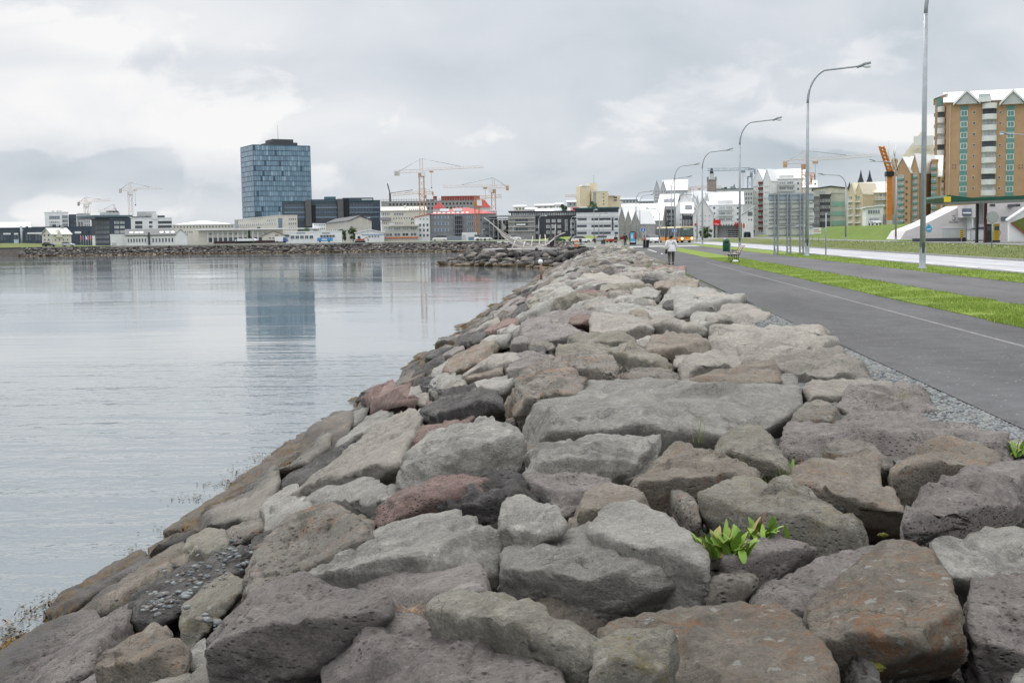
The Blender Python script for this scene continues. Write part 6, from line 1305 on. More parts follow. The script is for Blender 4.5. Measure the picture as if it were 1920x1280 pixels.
# ---- between lamp posts
b = B('roof_hall', 'pale hall with a low arched roof behind the grey street buildings', 'building', 1524, 1590, 355, 300, dep=20, wall=mat('warm_pale_wall', (.6, .58, .52), .8), roof='gy', yridge=350, roofm=ROOFD, base=.3); b.wins('F', 1527, 1548, 357, 368, 3, 1, UWPB, .9, .8)
b = B('white_gable_behind', 'white gabled house directly behind the second lamp post', 'building', 1505, 1530, 352, 320, dep=18, wall=WHITE, roof='gx', yridge=338, roofm=ROOFW, base=.3)
for x0, x1, y0, m, rows, lab in ((1516, 1537, 371, mat('mid_grey_cladding', (.17, .175, .18), .6), 5, 'plain mid grey street building behind the notice gantry'), (1537, 1557, 367, DGREY, 5, 'dark striped street building with white window rows'), (1558, 1586, 363, mat('beige_panel', (.44, .46, .40), .7), 3, 'beige and green banded street building')):
    b = B('street_building', lab, 'building', x0, x1, y0, 262, dep=14, wall=m, base=.3)
    if rows == 5:
        for k in range(4): b.wins('F', x0+(.5 if m is DGREY else 10), x1-.5, y0+6+k*12, y0+13+k*12, 7, 1, UWP, .6, .8)
    else:
        for y in (378, 396, 414): b.plate('green_band', 'F', x0, x1, y, y+9, GLASSG, .1); b.wins('F', x0+2, x1-2, y+1, y+8, 7, 1, UWD, .4, .7)
b = B('yellow_gabled_block', 'pale yellow apartment block with white bay windows left of the orange crane', 'apartment building', 1616, 1668, 362, 290, dep=16, wall=YEL, roof='gx', yridge=341, roofm=ROOFY, base=.5)
b.wins('F', 1629, 1634, 364, 370, 1, 1, UWD, .8, .9); b.wins('F', 1641, 1662, 362, 386, 3, 3, UWP, .75, .7); b.wins('F', 1620, 1638, 378, 398, 3, 2, UW, .4, .5); b.plate('bay_front', 'F', 1641, 1664, 386, 388, WHITE, .9); b.plate('bay_front', 'F', 1641, 1664, 374, 375.5, WHITE, .9)
for x0, x1, lab in ((1590, 1602, 'left bay fronted gable of the pale yellow block'), (1602, 1617, 'right bay fronted gable of the pale yellow block')):
    bb = B('yellow_gable', lab, 'apartment building', x0, x1, 364, 286, yaw=-26, dep=9, wall=YEL, roof='gy', yridge=344, roofm=ROOFY, base=.5, over=.1); bb.wins('F', x0+1, x1-4, 366, 424, 2, 6, UWP, .8, .7)
    for k in range(4): bb.plate('white_rail', 'F', x0+1, x1-3.5, 378+k*13, 380+k*13, WHITE, .6)
b = B('low_white_workshop', 'low white workshop at the foot of the orange crane', 'building', 1624, 1656, 390, 250, yaw=4, dep=12, wall=WHITE, base=1.5, roof='mono', yridge=386, roofm=ROOFW); b.wins('F', 1627, 1650, 393, 402, 5, 1, UWB, .65, .8)
MB().box(b.w+.1, b.w+2.8, -1, 6, -1, b.hit(1655, 402)[1]-b.base).build('dark_side_wall', GREY, b.root)
# brown gabled row
b = B('tan_gabled_row', 'tan apartment row with white gables and teal bay windows right of the orange crane', 'apartment building', 1707, 1762, 332, 270, yaw=-2, dep=18, wall=BROWN, roof='gx', yridge=290, roofm=ROOFW, base=2)
b.wins('F', 1713, 1724, 335, 420, 1, 8, UWP, .9, .5)
for k in range(8): b.plate('teal_panel', 'F', 1713, 1724, 342+k*10.6, 346+k*10.6, TEAL, .3)
b.wins('F', 1750, 1756, 335, 420, 1, 8, UWP, .9, .5)
for k in range(8): b.plate('teal_panel', 'F', 1749.5, 1756, 342+k*10.6, 346+k*10.6, TEAL, .3)
for i, (x0, x1, yr, ye, lab) in enumerate(((1676, 1706, 296, 324, 'left white topped gable of the tan apartment row'), (1706, 1722, 290, 320, 'steep second gable of the tan apartment row'))):
    bb = B('tan_gable', lab, 'apartment building', x0, x1, ye, 266-i*1.5, yaw=-26, dep=9, wall=BROWN, roof='gy', yridge=yr, roofm=ROOFW, base=2, over=.2)
    xa, xb = (1684, 1695) if i == 0 else (1712, 1720)
    bb.wins('F', xa, xb, ye+2, 418, 2, 8, UWP, .85, .55)
    for k in range(8): z = ye+2+(418-ye-2)/8*(k+.78); bb.plate('teal_panel', 'F', xa, xb, z, z+4, TEAL, .3)
    if i == 0: bb.wins('F', 1697.5, 1703, 335, 418, 1, 7, UWD, .5, .3)
b = B('tan_end_wall', 'tan stair block beside the orange crane', 'building', 1671, 1681, 301, 275, dep=12, wall=BROWN, base=2)
b = B('yellow_high_house', 'tall yellow house with a steep roof terrace rising behind the tan row', 'apartment building', 1690, 1764, 297, 380, dep=20, wall=YEL, base=2, roof='hip', yridge=243, roofm=mat('yellow_grey_roof', (.52, .49, .38), .7))
b.plate('roof_glazing', 'F', 1713, 1750, 256, 274, WFR, 1.2); b.wins('F', 1714, 1749, 266, 273, 8, 1, UWP, .8, .8); 
for k in range(3): b.wins('F', 1714, 1749, 257+k*3, 260+k*3, 8, 1, UWPB, .9, .8)
# big tan tower at the right
b = B('tan_apartment_tower', 'tall tan apartment tower with white curved balconies and white gabled roof at the right', 'apartment building', 1771, 1985, 192, 300, dep=20, wall=BROWN, roof='gx', yridge=162, roofm=ROOFW, base=2, over=.7)
def curved_balconies(b, pxa, pxb, y0, n, step, bulge=1.7):
    u0, u1 = b.hit(pxa, 400)[0], b.hit(pxb, 400)[0]; uc, hw = (u0+u1)/2, (u1-u0)/2
    for k in range(n):
        zt = b.hit(pxa, y0+k*step)[1]-b.base; zb = b.hit(pxa, y0+k*step+step*.48)[1]-b.base
        pts = [(uc+hw*math.sin(a), -.2-bulge*math.cos(a)) for a in [R(-90+18*i) for i in range(11)]]
        m = MB(); n_ = len(pts); m.add([(x, y, z) for z in (zb, zt) for x, y in pts+[(u1, .0), (u0, .0)]], [tuple(range(n_+2)), tuple(range(n_+2, 2*n_+4))]+[(i, (i+1) % (n_+2), (i+1) % (n_+2)+n_+2, i+n_+2) for i in range(n_+2)])
        m.build('balcony', WHITE, b.root)
        b.place(UWPB if k % 3 else UWBAND, 'F', u0+.15, b.hit(pxa, y0+k*step+step*.98)[1]-b.base, (u1-u0)-.3, zb-(b.hit(pxa, y0+k*step+step*.98)[1]-b.base), 'window_band')
curved_balconies(b, 1838, 1866, 195, 10, 20.3)
for xa, xb, seed in ((1801, 1815, 0), (1888, 1903, 1)):
    b.plate('teal_strip', 'F', xa, xb, 199, 380, TEAL, .06)
    b.wins('F', xa, xb, 203, 365, 1, 8, UWW2, .94, .55)
for xa in (1827, 1876): b.wins('F', xa-3, xa+3, 201, 363, 1, 8, UW, .8, .24)
b.wins('F', 1784, 1794, 307, 318, 2, 2, UWD, .3, .35); b.wins('F', 1908, 1920, 307, 318, 2, 2, UWD, .3, .35)
for xa, xb in ((1790, 1832), (1876, 1918)):
    u0, u1 = b.hit(xa, 300)[0], b.hit(xb, 300)[0]; um = (u0+u1)/2; zt = b.hit(xa, 174)[1]-b.base; zb = b.hit(xa, 197)[1]-b.base
    MB().prism([(u0, zb), (u1, zb), (um, zt)], -1.0, 7).build('dormer', LGREY, b.root)
    MB().prism([(u0-.5, zb-.2), (um, zt), (um, zt+.6), (u0-.5, zb+.4)], -1.4, 7.2).build('dormer_roof', ROOFW, b.root); MB().prism([(u1+.5, zb-.2), (um, zt), (um, zt+.6), (u1+.5, zb+.4)], -1.4, 7.2).build('dormer_roof', ROOFW, b.root)
    b.wins('F', xa+13, xb-14, 192, 197, 2, 1, UWD, .8, .7)
b.plate('roof_glazing', 'F', 1834, 1858, 184, 193, WFR, 2.0); b.plate('roof_panel', 'F', 1835, 1857, 177, 184, GLP, .3)
b.plate('rain_pipe', 'F', 1781, 1782.2, 195, 400, CREAM, .25)
bb = B('tan_tower_wing', 'narrow left wing of the tan tower with its own column of curved balconies', 'apartment building', 1750, 1771, 186, 305, dep=16, wall=BROWN, roof='mono', yridge=176, roofm=ROOFW, base=2)
curved_balconies(bb, 1755, 1770, 201, 11, 20.3, .8); bb.plate('teal_strip', 'F', 1757, 1767, 184, 200, TEAL, .1)
bb.wins('F', 1751, 1754.5, 205, 400, 1, 9, UWW2, .8, .35)
b = B('tan_tower_low_wing', 'lower teal and tan wing at the left foot of the tan tower', 'apartment building', 1745, 1757, 302, 262, dep=10, wall=BROWN, base=2); b.wins('F', 1746, 1756, 306, 405, 2, 8, UWP, .85, .55)
for k in range(8): b.plate('teal_panel', 'F', 1746, 1756, 314+k*12.3, 319+k*12.3, TEAL, .3)
# church tower and spires
def spire(label, px, ytop, ybase, D, w=2.2):
    t = thing('church_spire', label, 'spire', (X(px, D, ybase), D, Z(px, ybase, D))); hgt = Z(px, ytop, D)-Z(px, ybase, D); r_ = w/2
    MB().lathe([(r_, 0), (r_*.85, hgt*.15), (r_*.45, hgt*.45), (.03, hgt)], n=8, smooth=False).build('spire_roof', mat('dark_copper_spire', (.03, .035, .05), .6), t)
    MB().box(-r_, r_, -r_, r_, -Z(px, ybase, D)+.3, 0).build('tower_wall', GREY, t)
spire('left one of the twin dark church spires behind the yellow block', 1614, 318, 342, 520, 2.6); spire('right one of the twin dark church spires behind the yellow block', 1630.5, 318, 342, 520, 2.6)
spire('small dark spire above the beige street building', 1592.5, 341, 362, 480, 3); spire('tiny dark spire on the roofs behind the fourth lamp post', 1376.5, 345, 356, 560, 2.4)
t = thing('church_tower', 'square brown church tower with a slender dark spire left of the blue crane', 'tower', (X(1334.5, 560), 560, .3)); r_ = 8*560/F; zt = Z(1334, 338.5, 560)-.3
MB().box(-r_, r_, -r_, r_, 0, zt).build('wall', mat('brown_tower_stone', (.30, .27, .24), .9), t); MB().box(-r_*1.1, r_*1.1, -r_*1.1, r_*1.1, zt, zt+.5).build('cornice', GREY, t)
for sx in (-1, 1): 
    for sy in (-1, 1): MB().box(sx*r_*.9-.3, sx*r_*.9+.3, sy*r_*.9-.3, sy*r_*.9+.3, zt+.5, zt+1.6).build('pinnacle', GREY, t)
MB().lathe([(1.0, zt+.5), (.95, zt+3.0)], n=8).build('belfry', LGREY, t); MB().lathe([(.95, zt+3.), (.45, zt+5.5), (.03, Z(1334, 317, 560)-.3)], n=8, smooth=False).build('spire_roof', MATS['dark_copper_spire'], t)

# gas station / drive-in at the right: concrete walls of the grass bank
t = thing('drive_in', 'white concrete drive in kiosk with sloping wing wall cut into the grass bank', 'kiosk', (0, 0, 0)); D0 = 186
def pp(px, py, D=D0): q = at(px, py, D); return (q.x, q.z)
MB().prism([pp(1688, 449), pp(1698, 433), pp(1722, 424), pp(1742, 416), pp(1804, 385), pp(1850, 382), pp(1925, 379), pp(1960, 379), pp(1960, 452.5), pp(1824, 450)], D0, D0+9).build('wall', mat('pinkish_white_concrete', (.60, .575, .58), .85, .08), t)
MB().prism([pp(1806, 408, D0-3), pp(1850, 408, D0-3), pp(1850, 383, D0-3), pp(1806, 385, D0-3)], D0-3, D0-.02).build('overhang', MATS['pinkish_white_concrete'], t)
MB().prism([pp(1815, 451, D0-.4), pp(1822, 450.5, D0-.4), pp(1822, 408, D0-.4), pp(1815, 408, D0-.4)], D0-.4, D0-.02).build('door', BLACK, t)
MB().prism([pp(1823, 451, D0-2.8), pp(1825, 451, D0-2.8), pp(1825, 408, D0-2.8), pp(1823, 408, D0-2.8)], D0-2.8, D0-.02).build('pillar', WHITE, t)
sg = MB().prism([pp(1804.5, 405, D0-3.3), pp(1822, 405, D0-3.3), pp(1822, 391, D0-3.3), pp(1804.5, 391, D0-3.3)], D0-3.3, D0-3.02).build('sign_board', mat('slate_sign', (.12, .15, .22), .5), t)
MB().prism([pp(1806, 400.5, D0-3.4), pp(1821, 400.5, D0-3.4), pp(1821, 398, D0-3.4), pp(1806, 398, D0-3.4)], D0-3.4, D0-3.31).build('sign_stripe', MATS['sign_white'], t)
MB().prism([pp(1768, 428, D0-.15), pp(1814, 428, D0-.15), pp(1814, 427, D0-.15), pp(1768, 427, D0-.15)], D0-.15, D0-.02).build('ledge', WHITE, t)
MB().prism([pp(1768, 447, D0-.1), pp(1812, 448, D0-.1), pp(1812, 429, D0-.1), pp(1768, 429, D0-.1)], D0-.1, D0-.02).build('roller_door', LGREY, t)
for k, x in enumerate((1878, 1886)): MB().prism([pp(x-.5, 414, D0-.2), pp(x+6.5, 414, D0-.2), pp(x+6.5, 406.5, D0-.2), pp(x-.5, 406.5, D0-.2)], D0-.2, D0-.02).build('window', GL, t)
for x in (1845, 1891): MB().box(pp(x, 386)[0]-.15, pp(x, 386)[0]+.5, D0-3.6, D0-3.02 if x == 1845 else D0-.02, pp(x, 386)[1]-.2, pp(x, 386)[1]+.2).build('wall_lamp', DGREY, t)
# round emblem: blue water drop on the wall
dm = MB(); cx_, cz_ = pp(1741.5, 428); rr_ = 7*D0/F
ring = [(cx_+rr_*.78*math.cos(a), cz_-rr_*.15+rr_*.85*math.sin(a)) for a in [R(-215+25*i) for i in range(11)]]+[(cx_-.02, cz_+rr_*1.15)]
dm.prism(ring, D0-.06, D0-.004); dm.build('drop_emblem', mat('sky_blue_paint', (.05, .36, .62), .5), t)
MB().prism([(cx_-.32, cz_-.25), (cx_+.30, cz_-.15), (cx_+.30, cz_-.02), (cx_-.32, cz_-.12)], D0-.09, D0-.065).build('emblem_line', WHITE, t)
def lettering(txt, name, px, py, D, size, m, parent=None, ry=0, rz=0):
    cu = bpy.data.curves.new('txt', 'FONT'); cu.body = txt; cu.size = size; cu.extrude = .02; cu.align_x = 'CENTER'
    o = bpy.data.objects.new('txt', cu); C.objects.link(o); dg = bpy.context.evaluated_depsgraph_get()
    me = bpy.data.meshes.new_from_object(o.evaluated_get(dg)); bpy.data.objects.remove(o)
    me.materials.clear(); me.materials.append(m); q = bpy.data.objects.new(name, me); C.objects.link(q); q.location = at(px, py, D) if not isinstance(px, Vector) else px
    q.rotation_euler = (PI/2, 0, rz); q.parent = parent; return q
SLT = mat('slate_lettering', (.10, .14, .20), .6)
lettering('aktu taktu', 'lettering', 1788, 417.5, D0-.05, .32, SLT, t)
dm = MB(); cx_, cz_ = pp(1788, 412); dm.prism([(cx_+.5*u_, cz_+.5*v_) for u_, v_ in ((-.5, 0), (-.1, -.3), (.35, -.2), (.6, .3), (.35, .8), (.2, .75), (.42, .3), (.2, 0), (-.1, -.08), (-.4, .15))], D0-.06, D0-.01); dm.build('swoosh_emblem', SLT, t)
dm = MB(); dm.box(cx_-.25, cx_+.25, D0-.06, D0-.01, cz_+.55, cz_+.62); dm.build('emblem_dash', SLT, t)
# right wing wall with sloping coping and grass
t = thing('wing_wall', 'white angular wing wall with grass behind it at the right edge', 'wall', (0, 0, 0)); D1 = 170
MB().prism([pp(1892, 452, D1), pp(1892, 413, D1), pp(1935, 384, D1), pp(1935, 452, D1)], D1, D1+.6).build('wall', WHITE, t)
MB().prism([pp(1890.5, 414, D1-.3), pp(1935, 384, D1-.3), pp(1935, 381, D1-.3), pp(1890.5, 411, D1-.3)], D1-.3, D1+.9).build('coping', mat('clean_white', (.8, .81, .82), .5), t)
MB().prism([pp(1898, 417, D1-.35), pp(1935, 446, D1-.35), pp(1935, 402, D1-.35)], D1-.2, D1-.02).build('grass_panel', M_VERGE, t); MB().prism([pp(1897, 417, D1-.35), pp(1935, 447, D1-.35), pp(1935, 449, D1-.35), pp(1896, 418.5, D1-.35)], D1-.35, D1-.02).build('rusty_edge', mat('rust_edge', (.3, .1, .05), .8), t)
# low parapet and chevron post
t = thing('low_wall', 'low dark kerb wall in front of the drive in', 'wall', (X(1712, 176), 176, 0)); MB().box(0, X(1808, 176)-X(1712, 176), 0, .5, -.1, Z(1760, 446.5, 176)).build('wall', DGREY, t); MB().box(X(1801, 176)-X(1712, 176), X(1809, 176)-X(1712, 176), -.6, -.01, -.1, Z(1760, 446.3, 176)+.05).build('end_block', BLACK, t)
t = thing('chevron_sign', 'yellow and black chevron marker at the end of the low kerb wall', 'sign', (X(1803, 174), 174, 0)); z0_, z1_ = Z(1803, 446.5, 174), Z(1803, 431, 174); wd_ = .2
MB().box(-.21, .21, 0, .06, z0_, z1_).build('board', mat('signal_yellow', (.75, .48, .02), .4), t); MB().box(-.04, .04, .07, .15, -.1, z1_-.1).build('post', GALV, t)
m = MB(); hh = (z1_-z0_)/4
for k in range(4):
    z = z0_+hh*k
    for sg in (-1, 1): m.add([(sg*.21, -.01, z), (0, -.01, z+hh*.45), (0, -.01, z+hh*.95), (sg*.21, -.01, z+hh*.5)], [(0, 1, 2, 3) if sg > 0 else (3, 2, 1, 0)])
m.build('chevron', BLACK, t)
# fuel canopy
t = thing('fuel_canopy', 'dark green fuel station canopy with a yellow corner emblem at the right edge', 'canopy', (X(1772, 150), 150, 0)); cw_ = X(1960, 150)-X(1772, 150)
zc_ = Z(1800, 373, 150)
MB().prism([(0.3, zc_-.28), (cw_, zc_-.05), (cw_, zc_+.35), (3, zc_+.12), (.2, zc_+.5), (0, zc_+.2)], 0, 10).build('fascia', GREENP, t)
MB().prism([(1.0, zc_-.5), (cw_, zc_-.35), (cw_, zc_-.07), (1.0, zc_-.30)], .5, 9.5).build('soffit', LGREY, t)
MB().box(-.2, .55, -.25, -.02, zc_-.35, zc_+.3).build('yellow_emblem', mat('emblem_yellow', (.75, .55, .03), .4), t)
for px in (1852, 1868): MB().box((X(px-2, 150)-X(1772, 150)), (X(px+2, 150)-X(1772, 150)), 4, 4.5, -.1, zc_-.5).build('column', BLACK if px == 1852 else mat('dark_red_column', (.12, .02, .02), .4), t)
MB().box((X(1855, 150)-X(1772, 150)), (X(1866, 150)-X(1772, 150)), 4.6, 4.9, zc_-3.0, zc_-.5).build('white_panel', WHITE, t)
for px, m_, lab in ((1868, mat('pump_yellow', (.7, .5, .03), .4), 'yellow fuel pump under the green canopy'), (1853, mat('pump_dark', (.05, .06, .06), .4), 'dark fuel pump under the green canopy')):
    q = thing('fuel_pump', lab, 'fuel pump', (X(px, 158), 158, 0)); MB().box(-.4, .4, -.3, .3, .0, .25).build('base', DGREY, q); MB().box(-.32, .32, -.25, .25, .25, 2.3).build('body', m_, q); MB().box(-.25, .25, -.27, -.252, 1.5, 2.0).build('display', GL, q); MB().tube([(.34, 0, 1.6), (.55, 0, 1.2), (.4, 0, .8)], .03, 6).build('hose', BLACK, q)
t = thing('trolley_shelter', 'grey trolley shelter against the drive in wall', 'shelter', (X(1838, 178), 178, 0)); MB().box(-1.4, 1.4, 0, 1.4, .2, 1.6).build('side_panels', LGREY, t); m = MB(); m.prism([(-1.5+3*k/10, 1.62+.35*math.sin(PI*k/10)) for k in range(11)], -.1, 1.5); m.build('roof', DGREY, t)
for x in (-1.35, 1.35): MB().box(x-.05, x+.05, -.08, -.01, 0, 1.62).build('post', GALV, t)

# ---------------------------------------------------------------- tower cranes
def crane(label, mx, ybase, ytop, yjib, xj0, xj1, D, m=CRANE, tilt=0., low=CRANE, cw=None, apex=True, mw=1.6):
    """mast at column mx; the jib runs from xj0 to xj1 (the short side carries the counterweight)"""
    t = thing('tower_crane', label, 'crane', (X(mx, D, yjib), D, .3), 0, 'tower cranes over the town')
    z = lambda y, px=mx: Z(px, y, D)-.3; x = lambda px: (px-mx)*D/F; zb = max(z(ybase)-6, 0)
    def lattice(a, b_, w, n, mt, name, tri=False):
        a, b_ = Vector(a), Vector(b_); q = MB(); d = (b_-a); up = Vector((0, 0, 1)) if abs(d.normalized().z) < .9 else Vector((1, 0, 0)); s = d.cross(up).normalized(); u = s.cross(d).normalized()
        cor = [(-1, 0), (1, 0), (0, 1.5)] if tri else [(-1, -1), (1, -1), (1, 1), (-1, 1)]
        pt = lambda c, k: a+d*k/n+(s*c[0]+u*c[1])*w/2
        for c in cor: q.tube([pt(c, 0), pt(c, n)], w*.055, 4, 0, False)
        for k in range(n):
            for i in range(len(cor)): q.bar(pt(cor[i], k), pt(cor[(i+1) % len(cor)], k+1), w*.032)
        return q.build(name, mt, t)
    zj = z(yjib)
    lattice((0, 0, zb), (0, 0, zj-1.2), mw, max(4, int((zj-zb)/2.6)), low, 'mast')
    MB().box(-mw*.6, mw*.6, -mw*.6, mw*.6, zj-2.6, zj-1.0).build('slewing_ring', low, t)
    long_ = xj1 if abs(xj1-mx) > abs(xj0-mx) else xj0; short = xj0 if long_ == xj1 else xj1
    L_ = x(long_); sh = x(short); za = z(ytop); ze = zj+tilt*L_
    lattice((0, 0, zj), (L_, 0, ze), 1.2, max(6, int(abs(L_)/2.4)), m, 'jib', True)
    lattice((0, 0, zj), (sh, 0, zj+tilt*sh), 1.2, max(3, int(abs(sh)/2.4)), m, 'counter_jib')
    MB().box(min(sh, sh*.82), max(sh, sh*.82), -.6, .6, zj+tilt*sh-1.6, zj+tilt*sh+.2).build('counterweight', cw or low, t)
    sg = 1 if L_ > 0 else -1
    MB().box(sg*1.0-.8, sg*1.0+.8, -1.9, -.5, zj-2.4, zj-.4).build('cab', WHITE, t)
    if apex:
        lattice((0, 0, zj), (0, 0, za), mw*.6, 4, m, 'apex')
        MB().tube([(0, 0, za), (L_*.62, 0, zj+tilt*L_*.62+1)], .09, 4).build('tie_rod', GALV, t); MB().tube([(0, 0, za), (sh*.85, 0, zj+tilt*sh*.85)], .09, 4).build('tie_rod', GALV, t)
    hx = L_*.16; MB().box(hx-.8, hx+.8, -.5, .5, zj-.9, zj-.2).build('trolley', low, t); h_ = MB(); h_.tube([(hx, 0, zj-.8), (hx, 0, zj-7)], .04, 4); h_.box(hx-.2, hx+.2, -.2, .2, zj-7.6, zj-7); h_.build('hook', BLACK, t)
    return t
crane('pale crane with a level jib over the balcony office at far left', 243.5, 405, 342, 355, 223, 305, 560, CRANEP, 0, CRANEP, BEIGE)
crane('small faded crane over the pale block at far left', 161, 412, 370, 379, 145, 209, 600, CRANEP, .04, CRANEP, GREY)
crane('tiny orange jib crane poking out behind the dark corner office', 214, 402, 383, 393, 182, 218, 620, CRANEP, .12, CRANEP, GREY, mw=1)
crane('largest crane, orange and white, over the pale beige office', 790, 392, 297, 320, 739, 908, 520, CRANEP, .03, CRANE, BEIGE, mw=2)
crane('orange crane with a level jib to the left behind the red roofs', 925, 402, 333, 350, 954, 830, 500, CRANEP, 0, CRANE, CRANE)
crane('small pinkish crane just right of the largest crane mast', 797.5, 380, 353, 362, 813, 735, 640, CRANE, .07, CRANE, CRANE, mw=1)
crane('orange site crane standing in front of the red turret', 894, 440, 366, 373, 889, 941, 425, CRANE, .05, ORANGE, ORANGE, mw=1.5, apex=False)
crane('thin pinkish crane left of the yellow tower', 1087, 390, 362, 368.5, 1090, 1060, 640, CRANE, 0, CRANE, CRANE, mw=1, apex=False)
crane('blue grey crane behind the long white block', 1406, 362, 315, 319, 1416, 1328, 470, CRANEB, 0, CRANEB, CRANEB)
crane('low pink crane jib left of the church tower', 1302, 362, 349, 353, 1293, 1352, 600, CRANE, 0, CRANE, CRANE, mw=1, apex=False)
crane('reddish crane with a long rising jib behind the second lamp post', 1508.5, 345, 282, 302, 1470, 1630, 400, CRANEP, .045, CRANE, CRANE)
crane('small yellow crane jib right of the second lamp post', 1519, 345, 325, 328, 1528, 1504, 420, ORANGE, 0, ORANGE, ORANGE, mw=1, apex=False)
# luffing grey crane
t = thing('luffing_crane', 'small grey luffing crane at the left end of the concrete shell', 'crane', (X(733, 640), 640, Z(733, 373, 640))); t['group'] = 'tower cranes over the town'
MB().tube([(0, 0, -14), (0, 0, 3)], .5, 4, 0, False).build('mast', DGREY, t); MB().tube([(0, 0, 3), (-1.2, 0, 8)], .3, 4, 0, False).build('jib', DGREY, t); MB().tube([(0, 0, 3), (12, 0, 4.5)], .22, 4, 0, False).build('counter_jib', GREY, t)
# orange piling crane
t = thing('piling_rig', 'tall orange crane mast with a folded jib beside the tan apartment row', 'crane', (X(1666.5, 240), 240, 1.0)); z = lambda y: Z(1664, y, 240)-1.0
m = MB().box(-.42, .42, -.42, .42, 0, z(331)); 
for k in range(9): m.box(-.46, .46, -.46, .46, z(331)*k/9, z(331)*k/9+.15)
m.build('mast', ORANGE, t); MB().box(-.75, .7, -.8, .8, z(331), z(322)).build('slewing_head', BLACK, t); MB().box(-1.3, 1.3, -1.5, 1.5, -.6, .9).build('base', GREY, t); MB().box(-.5, .5, -.64, -.6, 1.6, 2.6).build('notice', LGREY, t)
q = MB(); a_, b_ = Vector((.1, 0, z(322))), Vector((-1.5, 0, z(276)))
for dx in (-.4, .4):
    for dy in (-.5, .5): q.tube([a_+Vector((dx, dy, 0)), b_+Vector((dx*.8, dy, 0))], .12, 4, 0, False)
for k in range(7):
    p = a_+(b_-a_)*k/6.5; r2 = a_+(b_-a_)*(k+.7)/6.5
    for dy in (-.5, .5): q.bar(p+Vector((-.5, dy, 0)), r2+Vector((.5, dy, 0)), .09); q.bar(p+Vector((.5, dy, 0)), r2+Vector((-.5, dy, 0)), .09)
q.build('folded_jib', ORANGE, t)
q = MB(); q.tube([(.0, 0, z(318)), (-.35, 0, z(262))], .16, 6); q.tube([(.9, 0, z(318)), (.55, 0, z(276))], .12, 6); q.tube([(.9, 0, z(300)), (1.25, .3, z(272))], .1, 6); q.build('strut', WHITE, t)
q = MB(); q.tube([(.55, 0, z(276)), (1.5, 0, z(320))], .05, 4); q.tube([(-.9, -.9, z(330)), (-.9, -.9, 1)], .04, 4); q.build('cable', BLACK, t)
# ---------------------------------------------------------------- street furniture
def street_lamp(label, px, ypx, D, hgt=13.3, arm=4.2, sgn=1, r=.11, name='street_lamp', group='curved lamp posts'):
    t = thing(name, label, 'street lamp', (X(px, D, ypx), D, 0), 0, group)
    z0 = hgt*.80; pts = [(0, 0, .0), (0, 0, z0*.5), (0, 0, z0)]
    MB().tube(pts, [r*1.25, r*1.05, r*.85], 12).build('pole', GALV, t); MB().lathe([(r*1.9, -.05), (r*1.9, .06), (r*1.35, .12), (r*1.3, .9), (r*1.27, .95)], n=12).build('base', GALV, t)
    MB().box(-r*.5, r*.5, -r*1.32, -r*1.2, .7, 1.15).build('door', DGREY, t)
    cur = []
    for i in range(11):
        a = R(90-75*i/10*1.0); cur.append((sgn*(arm*.34)*(1-math.sin(a)) if False else sgn*arm*.36*(1-math.cos(R(75*i/10))), 0, z0+(hgt*.175)*math.sin(R(75*i/10))))
    ex = cur[-1]; cur.append((sgn*arm*.82, 0, hgt*.985)); MB().tube(cur, [r*.8]*3+[r*.62]*8+[r*.5], 8).build('arm', GALV, t)
    hd = t; x0 = sgn*arm*.78; m = MB(); m.tube([(x0, 0, hgt*.98), (sgn*arm*.9, 0, hgt*.995), (sgn*arm*1.0, 0, hgt*1.003)], [r*.7, r*1.15, r*.7], 8); h_ = m.build('lamp_head', mat('lamp_head_grey', (.25, .29, .31), .4), t)
    m = MB(); m.ball((sgn*arm*.94, 0, hgt*.99-.08), .22, 10, 6, sc=(1.3, .7, .55)); m.build('lamp_glass', mat('lamp_glass_clear', (.72, .76, .78), .15), h_)
    return t
street_lamp('nearest lamp post, its top out of the picture', 1729.5, 500, 54.5, 13.6, r=.105)
street_lamp('tall lamp post in front of the sign gantry, arm reaching right', 1513, 470, 86, 13.0)
street_lamp('lamp post rising behind the park bench', 1387, 455, 127, 13.2)
street_lamp('fourth lamp post, right of the bus', 1317, 452, 172, 13.2)
street_lamp('lamp post standing left of the bus, taller of two overlapping', 1265, 452, 208, 13.3)
street_lamp('lamp post just behind the one left of the bus', 1259, 450, 255, 13.4)
street_lamp('slim distant lamp post in front of the stone warehouse', 1193, 447, 262, 10.8, 3.6)
street_lamp('faint lamp post in front of the warehouse roof', 1200, 447, 290, 11, 3.4)
street_lamp('right hand lamp post of the bank with its arm to the left', 1585.5, 445, 192, 10.5, 4.2, -1)
street_lamp('lamp post before the tan row, its arm to the left', 1679.5, 448, 170, 11.2, 3.6, -1)
street_lamp('lamp post out at the right edge with its arm over the tan tower', 1942, 440, 150, 13.0, 4.4, -1)
street_lamp('far lamp post on the shore road before the banded office', 1123, 445, 300, 7, 2.4)
street_lamp('far lamp post on the shore road at the charcoal building', 1010.5, 445, 300, 6.6, 1.8)
street_lamp('far lamp post near the left end of the banded office', 1071, 445, 310, 6.4, 1.2)
street_lamp('low lamp post on the road before the white gable house', 1307, 440, 235, 9.2, 3.2, -1)
street_lamp('short lamp post near the long white block', 1236.5, 445, 225, 6.4, 2.4, -1)
